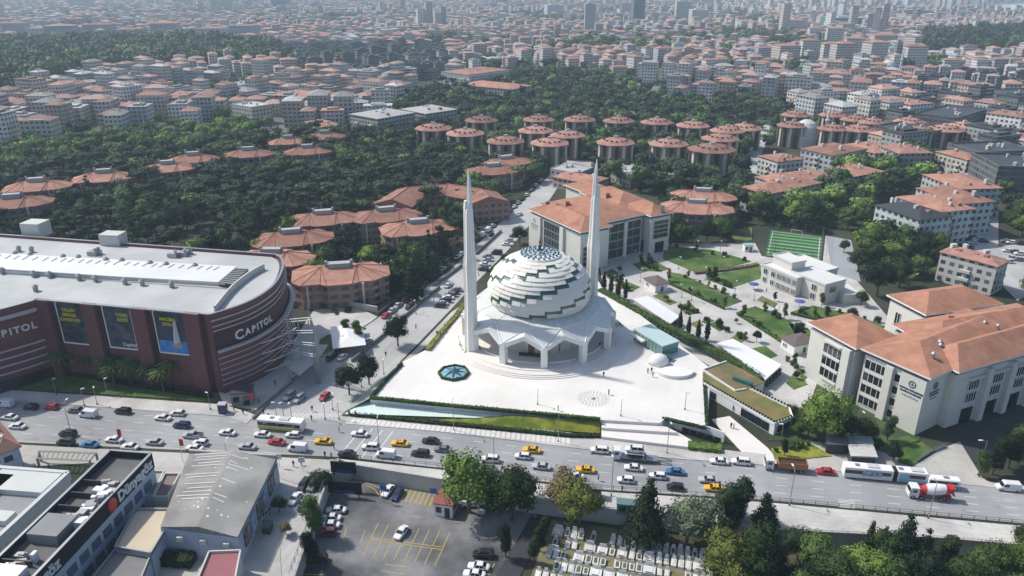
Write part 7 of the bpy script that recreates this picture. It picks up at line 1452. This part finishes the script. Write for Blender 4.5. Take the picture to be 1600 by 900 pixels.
rt = random.Random(11); cand = []
for ri, (poly, sp, ch, sc, where) in enumerate(REG):
    z = LZ if where == 'low' else 0; W = [G(*q, z) for q in poly]; x0, x1 = min(p.x for p in W), max(p.x for p in W); y0, y1 = min(p.y for p in W), max(p.y for p in W); tw = sum(c[2] for c in ch); y = y0
    while y < y1:
        x = x0
        while x < x1:
            X, Y = x + rt.uniform(-.45, .45) * sp, y + rt.uniform(-.45, .45) * sp; px, py, d = PJ(X, Y, z); x += sp
            if not pip(px, py, poly) or kpoly(px, py) or not clear(X, Y): continue
            if -60 < px < 1660 and noise.noise((X * .018, Y * .018, ri)) > -.55:
                r = rt.random() * tw
                for c in ch:
                    r -= c[2]
                    if r <= 0: break
                cm_ = c[1]; nz = noise.noise((X * .03, Y * .03, ri + 7))
                if nz > .22 and where != 'low': cm_ = {L_dark: L_mid, L_con: L_mid, L_mid: L_light}.get(cm_, cm_)
                cand.append((d, X, Y, z, 'broad' if nz > .22 and c[0] == 'pine' else c[0], cm_, sc * rt.uniform(.62, 1.38), where, px, py))
        y += sp
TREEPX = [r[0] for r in REG[:11]]
# settlement: rows of houses elsewhere, with street trees and green gaps
ALB = {L_dark: (.022, .042, .016), L_mid: (.048, .092, .024), L_light: (.11, .18, .036), L_con: (.018, .036, .017), L_yel: (.16, .18, .04), L_pale: (.18, .22, .14), L_brown: (.17, .15, .07)}
def gn(x, y, s_, k=0.0): return noise.noise((x * s_, y * s_, k))
houses = []
y = 300.0
while y < 3800:
    st = 21 if y < 800 else 20 if y < 1600 else 25
    lim = y * .75 + 60; x = -lim
    while x < lim:
        sector = int((x + 4000 + 40 * math.sin(y * .01)) // 260) + int(y // 220) * 31; ang = (math.sin(sector * 12.9) * .5)
        X, Y = x + rt.uniform(-.22, .22) * st, y + rt.uniform(-.22, .22) * st; x += st
        px, py, d = PJ(X, Y, 0)
        if py > 330 or py < -14: continue
        inleft = pip(px, py, [(-200, 150), (60, 150), (250, 120), (460, 100), (660, 108), (640, 150), (630, 190), (560, 205), (340, 205), (0, 238), (-200, 260)])
        inright = pip(px, py, [(1190, 95), (1700, 90), (1700, 290), (1550, 285), (1470, 262), (1400, 255), (1340, 232), (1225, 235), (1185, 180)])
        if not (inleft or inright or py < (158 if 940 < px < 1200 else 128)): continue
        if any(pip(px, py, q) for q in TREEPX[:10]) or kpoly(px, py) or not clear(X, Y, 7): continue
        g = gn(X, Y, .006) + .5 * gn(X, Y, .02, 5)
        if g > .27 or rt.random() < (.06 if py > 90 else .12):
            for _ in range(1 if y > 900 else 2): cand.append((d, X + rt.uniform(-8, 8), Y + rt.uniform(-8, 8), 0, 'broad', rt.choice((L_mid, L_dark, L_dark, L_mid, L_light)), rt.uniform(.8, 1.25) if y < 900 else rt.uniform(1.3, 2.0), 'city', px, py)); 
            continue
        if abs(math.sin(X * .021 + .7 * math.sin(Y * .004))) < .10: continue       # streets
        if rt.random() < .33: cand.append((d, X + st * .5, Y - st * .45, 0, 'broad', rt.choice((L_mid, L_dark)), rt.uniform(.55, .85), 'city', px, py))
        h = rt.choice((9, 12, 12, 15, 15, 18)) * (1 if y < 2200 else 1.2); tall = gn(X, Y, .003, 9) > .38 and y > 1000 and not (780 < px < 1210 and py > 45)
        if tall and rt.random() < .3: h = rt.uniform(28, 48)
        if 860 < px < 1300 and 55 < py < 95: h = rt.choice((6, 6, 9, 9, 12))
        darkz = pip(px, py, [(395, 84), (700, 82), (700, 124), (640, 128), (470, 118), (395, 110)]) or (inright and px > 1400 and py > 165 and rt.random() < .6) or (px > 1430 and 120 < py < 175 and rt.random() < .4)
        houses.append((d, X, Y, ang + (math.pi / 2 if rt.random() < .5 else 0), (rt.uniform(13, 23) if y < 700 else rt.uniform(10, 19)), (rt.uniform(10, 15) if y < 700 else rt.uniform(8, 12)), h * rt.uniform(1.0, 1.35), darkz, px, py, rt.random(), gn(X, Y, .01, 2)))
    y += st
houses.sort(key=lambda t: t[0]); cand.sort(key=lambda t: t[0])
print('houses', len(houses), 'trees', len(cand))
walls_c = [(.52, .50, .46), (.57, .55, .51), (.42, .43, .44), (.50, .46, .40), (.34, .34, .34), (.55, .47, .42), (.64, .63, .61), (.42, .33, .28)]
roofs_c = [(.33, .175, .135), (.40, .23, .18), (.29, .17, .14), (.38, .26, .22), (.26, .155, .13)]
def hcol(t):
    r = t[10]; wc_ = walls_c[int(r * 7919) % 8]; rc = roofs_c[int(r * 104729) % 5]
    if t[7]: wc_, rc = ((.30, .30, .30), (.045, .05, .055)) if r > .5 else ((.12, .12, .13), (.05, .055, .06))
    elif t[11] > .24 or r < .10: rc = ((.30, .29, .28), (.40, .40, .39), (.22, .21, .20))[int(r * 331) % 3]
    return wc_, rc
def hgeom(t):      # returns wall faces and roof faces with uv, local to 0,0
    L_, W_, h = t[4], t[5], t[6]; flat = (t[7] or t[10] < .16 or h > 26); a = L_ / 2; b = W_ / 2; wf = []; u = 0
    cs = [(-a, -b), (a, -b), (a, b), (-a, b)]
    for i in range(4):
        p, q = cs[i], cs[(i + 1) % 4]; l = math.hypot(p[0] - q[0], p[1] - q[1]); n_ = max(1, round(l / 3.2)) * 3.2; wf.append(([(*p, 0), (*q, 0), (*q, h), (*p, h)], [(0, 0), (n_, 0), (n_, h), (0, h)]))
    o_ = .6; e = [(-a - o_, -b - o_, h), (a + o_, -b - o_, h), (a + o_, b + o_, h), (-a - o_, b + o_, h)]
    if flat: k = 1.6; top = [(-a * .5, -b * .5, h + k), (a * .5, -b * .5, h + k), (a * .5, b * .5, h + k), (-a * .5, b * .5, h + k)]; rf = [[(x, y_, h + .3) for x, y_, _ in e], top] + [[(top[i][0], top[i][1], h + .3), (top[(i + 1) % 4][0], top[(i + 1) % 4][1], h + .3), top[(i + 1) % 4], top[i]] for i in range(4)] + [[(e[i][0], e[i][1], h - .3), (e[(i + 1) % 4][0], e[(i + 1) % 4][1], h - .3), (e[(i + 1) % 4][0], e[(i + 1) % 4][1], h + .3), (e[i][0], e[i][1], h + .3)] for i in range(4)]
    else: hh = W_ * .17 + .3; r1, r2 = (-(a - b), 0, h + hh), (a - b, 0, h + hh); rf = [[e[0], e[1], r2, r1], [e[1], e[2], r2], [e[2], e[3], r1, r2], [e[3], e[0], r1], [p for p in e[::-1]]]
    return wf, rf, flat
NH = 270
hm = {}
hroof = {}
def roofm(rc):
    if rc not in hroof: hroof[rc] = M('house_roof', rc, .85, .2, .5, rand=.15)
    return hroof[rc]
for i, t in enumerate(houses[:NH]):
    wf, rf, flat = hgeom(t); wc_, rc = hcol(t); o = thing('apartment_house', '', 'house', (t[1], t[2], 0), t[3], 'houses of the surrounding districts'); a = MB()
    for f, uv in wf: a.face(f, 0, uv)
    L_, W_, h = t[4], t[5], t[6]; q = a.obj('wall', wallm, o); q.color = (*wc_, 1); b = MB()
    for f in rf: b.face(f)
    b.obj('roof', roofm(rc), o)
    for k in range(2): MB().box((rt.uniform(-.3, .3) * L_, rt.uniform(-.2, .2) * W_, h + .4), (rt.uniform(.7, 2.2), rt.uniform(.7, 1.4), rt.uniform(1.4, 2.6))).obj('chimney', offwhite, o)
    if i % 2 == 0:
        for k in range(int(h // 3)): MB().box((L_ * .1, -W_ / 2 - .55, k * 3.1 + 3.0), (L_ * .45, 1.2, .9)).obj('balcony', offwhite, o)
    cn_ = {(.30, .29, .28): 'grey', (.40, .40, .39): 'pale grey', (.22, .21, .20): 'dark grey'}.get(rc, 'slate' if t[7] else 'red'); wn_ = 'pale' if sum(wc_) > 1.3 else 'dark' if sum(wc_) < .6 else 'grey'
    o['label'] = f'{wn_} {"low" if h < 11 else "high" if h > 16 else "medium"} house with {cn_} roof {near_lm(t[8], t[9])}'
# everything farther: one mass of roofs
V = []; Fc = []; C = []; UV = []; MI = []
for t in houses[NH:]:
    wf, rf, flat = hgeom(t); wc_, rc = hcol(t); ca, sa = math.cos(t[3]), math.sin(t[3])
    if t[2] > 1500: rf = rf[:4] if not flat else rf[:2]
    for f, uv, c_, mi in [(f, uv, wc_, 0) for f, uv in wf] + [(f, [(0, 0)] * len(f), rc, 1) for f in rf]:
        b = len(V); V += [(t[1] + x * ca - y_ * sa, t[2] + x * sa + y_ * ca, z) for x, y_, z in f]; Fc.append(tuple(range(b, b + len(f)))); C += [(*c_, 1)] * len(f); UV += uv; MI.append(mi)
me = bpy.data.meshes.new('distant_city'); me.from_pydata(V, [], Fc); me.materials.append(wallfar); me.materials.append(rooffar); me.polygons.foreach_set('material_index', MI)
l = me.uv_layers.new(name='UVMap'); l.data.foreach_set('uv', np.array(UV, np.float32).ravel()); ca_ = me.color_attributes.new('Col', 'FLOAT_COLOR', 'POINT'); ca_.data.foreach_set('color', np.array(C, np.float32).ravel())
o = bpy.data.objects.new('distant_city', me); COL.objects.link(o); o['kind'] = 'stuff'; o['label'] = 'endless hazy red and grey roofs of the far city'
# trees: nearest as things, the rest as one mass of foliage
NTREE = 215
low = [c for c in cand if c[7] == 'low']; cand = [c for c in cand if c[7] != 'low']
near = low[:14] + cand[:NTREE]; rest = cand[NTREE:]
for (d, X, Y, z, kind, mat, sc, where, px, py) in near:
    nmk = dict(broad='rounded tree', pine='flat topped pine', conifer='pointed conifer', tall='slim tree')[kind]
    tree(0, 0, z, kind, mat, sc, f'{KINDN[mat]} {nmk} ' + ('at the bottom right verge' if where == 'low' else near_lm(px, py)), 2 if d < 200 else 1, p=Vector((X, Y, z)), group='trees of the groves')
lo = {k: [crown(k, n_, s_, q) for s_ in (1, 2, 3)] for k, n_, q in (('broad', 420, .85), ('pine', 380, .85), ('conifer', 300, .8), ('tall', 260, .85))}
lo2 = {k: [crown(k, 90, s_, 1.6) for s_ in (1, 2, 3)] for k in ('broad', 'pine', 'conifer', 'tall')}
Vs, Fs, Cs, b = [], [], [], 0
for (d, X, Y, z, kind, mat, sc, where, px, py) in rest:
    v, f = rt.choice((lo if d < 620 else lo2)[kind]); a = rt.random() * 6.28; ca, sa = math.cos(a), math.sin(a); Rm = np.array([[ca, -sa, 0], [sa, ca, 0], [0, 0, 1]], np.float32) * sc
    k = rt.choice((.6, .75, .9, 1.0, 1.15, 1.35, 1.7)); c_ = np.array(ALB[mat] + (1,), np.float32) * np.float32(k); cc = np.tile(c_, (len(v), 1)) * (1 + .35 * (np.random.RandomState(int(abs(X) * 7) % 9999).rand(len(v), 1).astype(np.float32) - .5)); Vs.append(v @ Rm.T + np.array([X, Y, z], np.float32)); Fs.append(f + b); Cs.append(cc); b += len(v)
m_ = attrmat('far_foliage', .8); me = np_mesh('woodland', np.concatenate(Vs), np.concatenate(Fs), m_, np.concatenate(Cs).astype(np.float32)); o = bpy.data.objects.new('woodland', me); COL.objects.link(o); o['kind'] = 'stuff'; o['label'] = 'far wooded belts and street trees running through the city'
# undergrowth that closes the floor of the groves
for ri in (0, 1, 2, 4, 5, 6, 7):
    mb = MB(); poly = REG[ri][0]; W = [G(*q) for q in poly]; x0, x1 = min(p.x for p in W), max(p.x for p in W); y0, y1 = min(p.y for p in W), max(p.y for p in W)
    for _ in range(int((x1 - x0) * (y1 - y0) / 14)):
        X, Y = rt.uniform(x0, x1), rt.uniform(y0, y1); px, py, d = PJ(X, Y)
        if not pip(px, py, poly) or kpoly(px, py) or not clear(X, Y, -3): continue
        s_ = rt.uniform(.8, 1.8); zz = rt.uniform(.3, 1.6); n_ = Vector((rt.uniform(-.6, .6), rt.uniform(-.6, .6), 1)).normalized(); u = n_.orthogonal().normalized() * s_; v = n_.cross(u); c = Vector((X, Y, zz)); mb.face([c - u, c - v, c + u, c + v])
    if mb.f: o = mb.obj('undergrowth', L_dark if ri in (0, 2, 4) else L_mid); o['kind'] = 'stuff'; o['label'] = 'undergrowth and low bushes'

# ------------------------------------------------------------ haze
m = bpy.data.materials.new('haze_air'); m.use_nodes = True; n = m.node_tree; n.nodes.remove(n.nodes['Principled BSDF']); v = n.nodes.new('ShaderNodeVolumePrincipled'); v.inputs['Density'].default_value = HAZE; v.inputs['Color'].default_value = (.68, .87, 1.0, 1); v.inputs['Anisotropy'].default_value = .1
n.links.new(v.outputs[0], n.nodes['Material Output'].inputs['Volume'])
o = MB().box((0, 4400, LZ - 1.3), (9400, 9400, 114 - LZ)).obj('haze', m); o['kind'] = 'stuff'; o['label'] = 'pale blue haze of the air'

# ------------------------------------------------------------ labels: same words get an order from left to right
ORD = 'leftmost second third fourth fifth sixth seventh eighth ninth tenth eleventh twelfth thirteenth fourteenth fifteenth sixteenth seventeenth eighteenth nineteenth twentieth'.split()
bpy.context.view_layer.update(); by = {}
for t in THINGS: by.setdefault((t['category'], t['label']), []).append(t)
for (c_, lb), ts in by.items():
    if len(ts) < 2: continue
    ts.sort(key=lambda t: PJ(t.location.x, t.location.y, t.location.z)[0])
    for i, t in enumerate(ts):
        if i < 20 and not (len(ts) > 20 and i >= len(ts) // 2): t['label'] = (f'leftmost {lb}' if i == 0 else f'rightmost {lb}' if i == len(ts) - 1 else f'{lb}, {ORD[i]} from left')
        else: t['label'] = (f'{lb}, {ORD[min(len(ts) - 1 - i, 19)]} from right' if len(ts) - 2 - i > 0 else f'{lb}, second from right' if i == len(ts) - 2 else f'rightmost {lb}')
for t in THINGS:
    if '_o' in t: del t['_o']
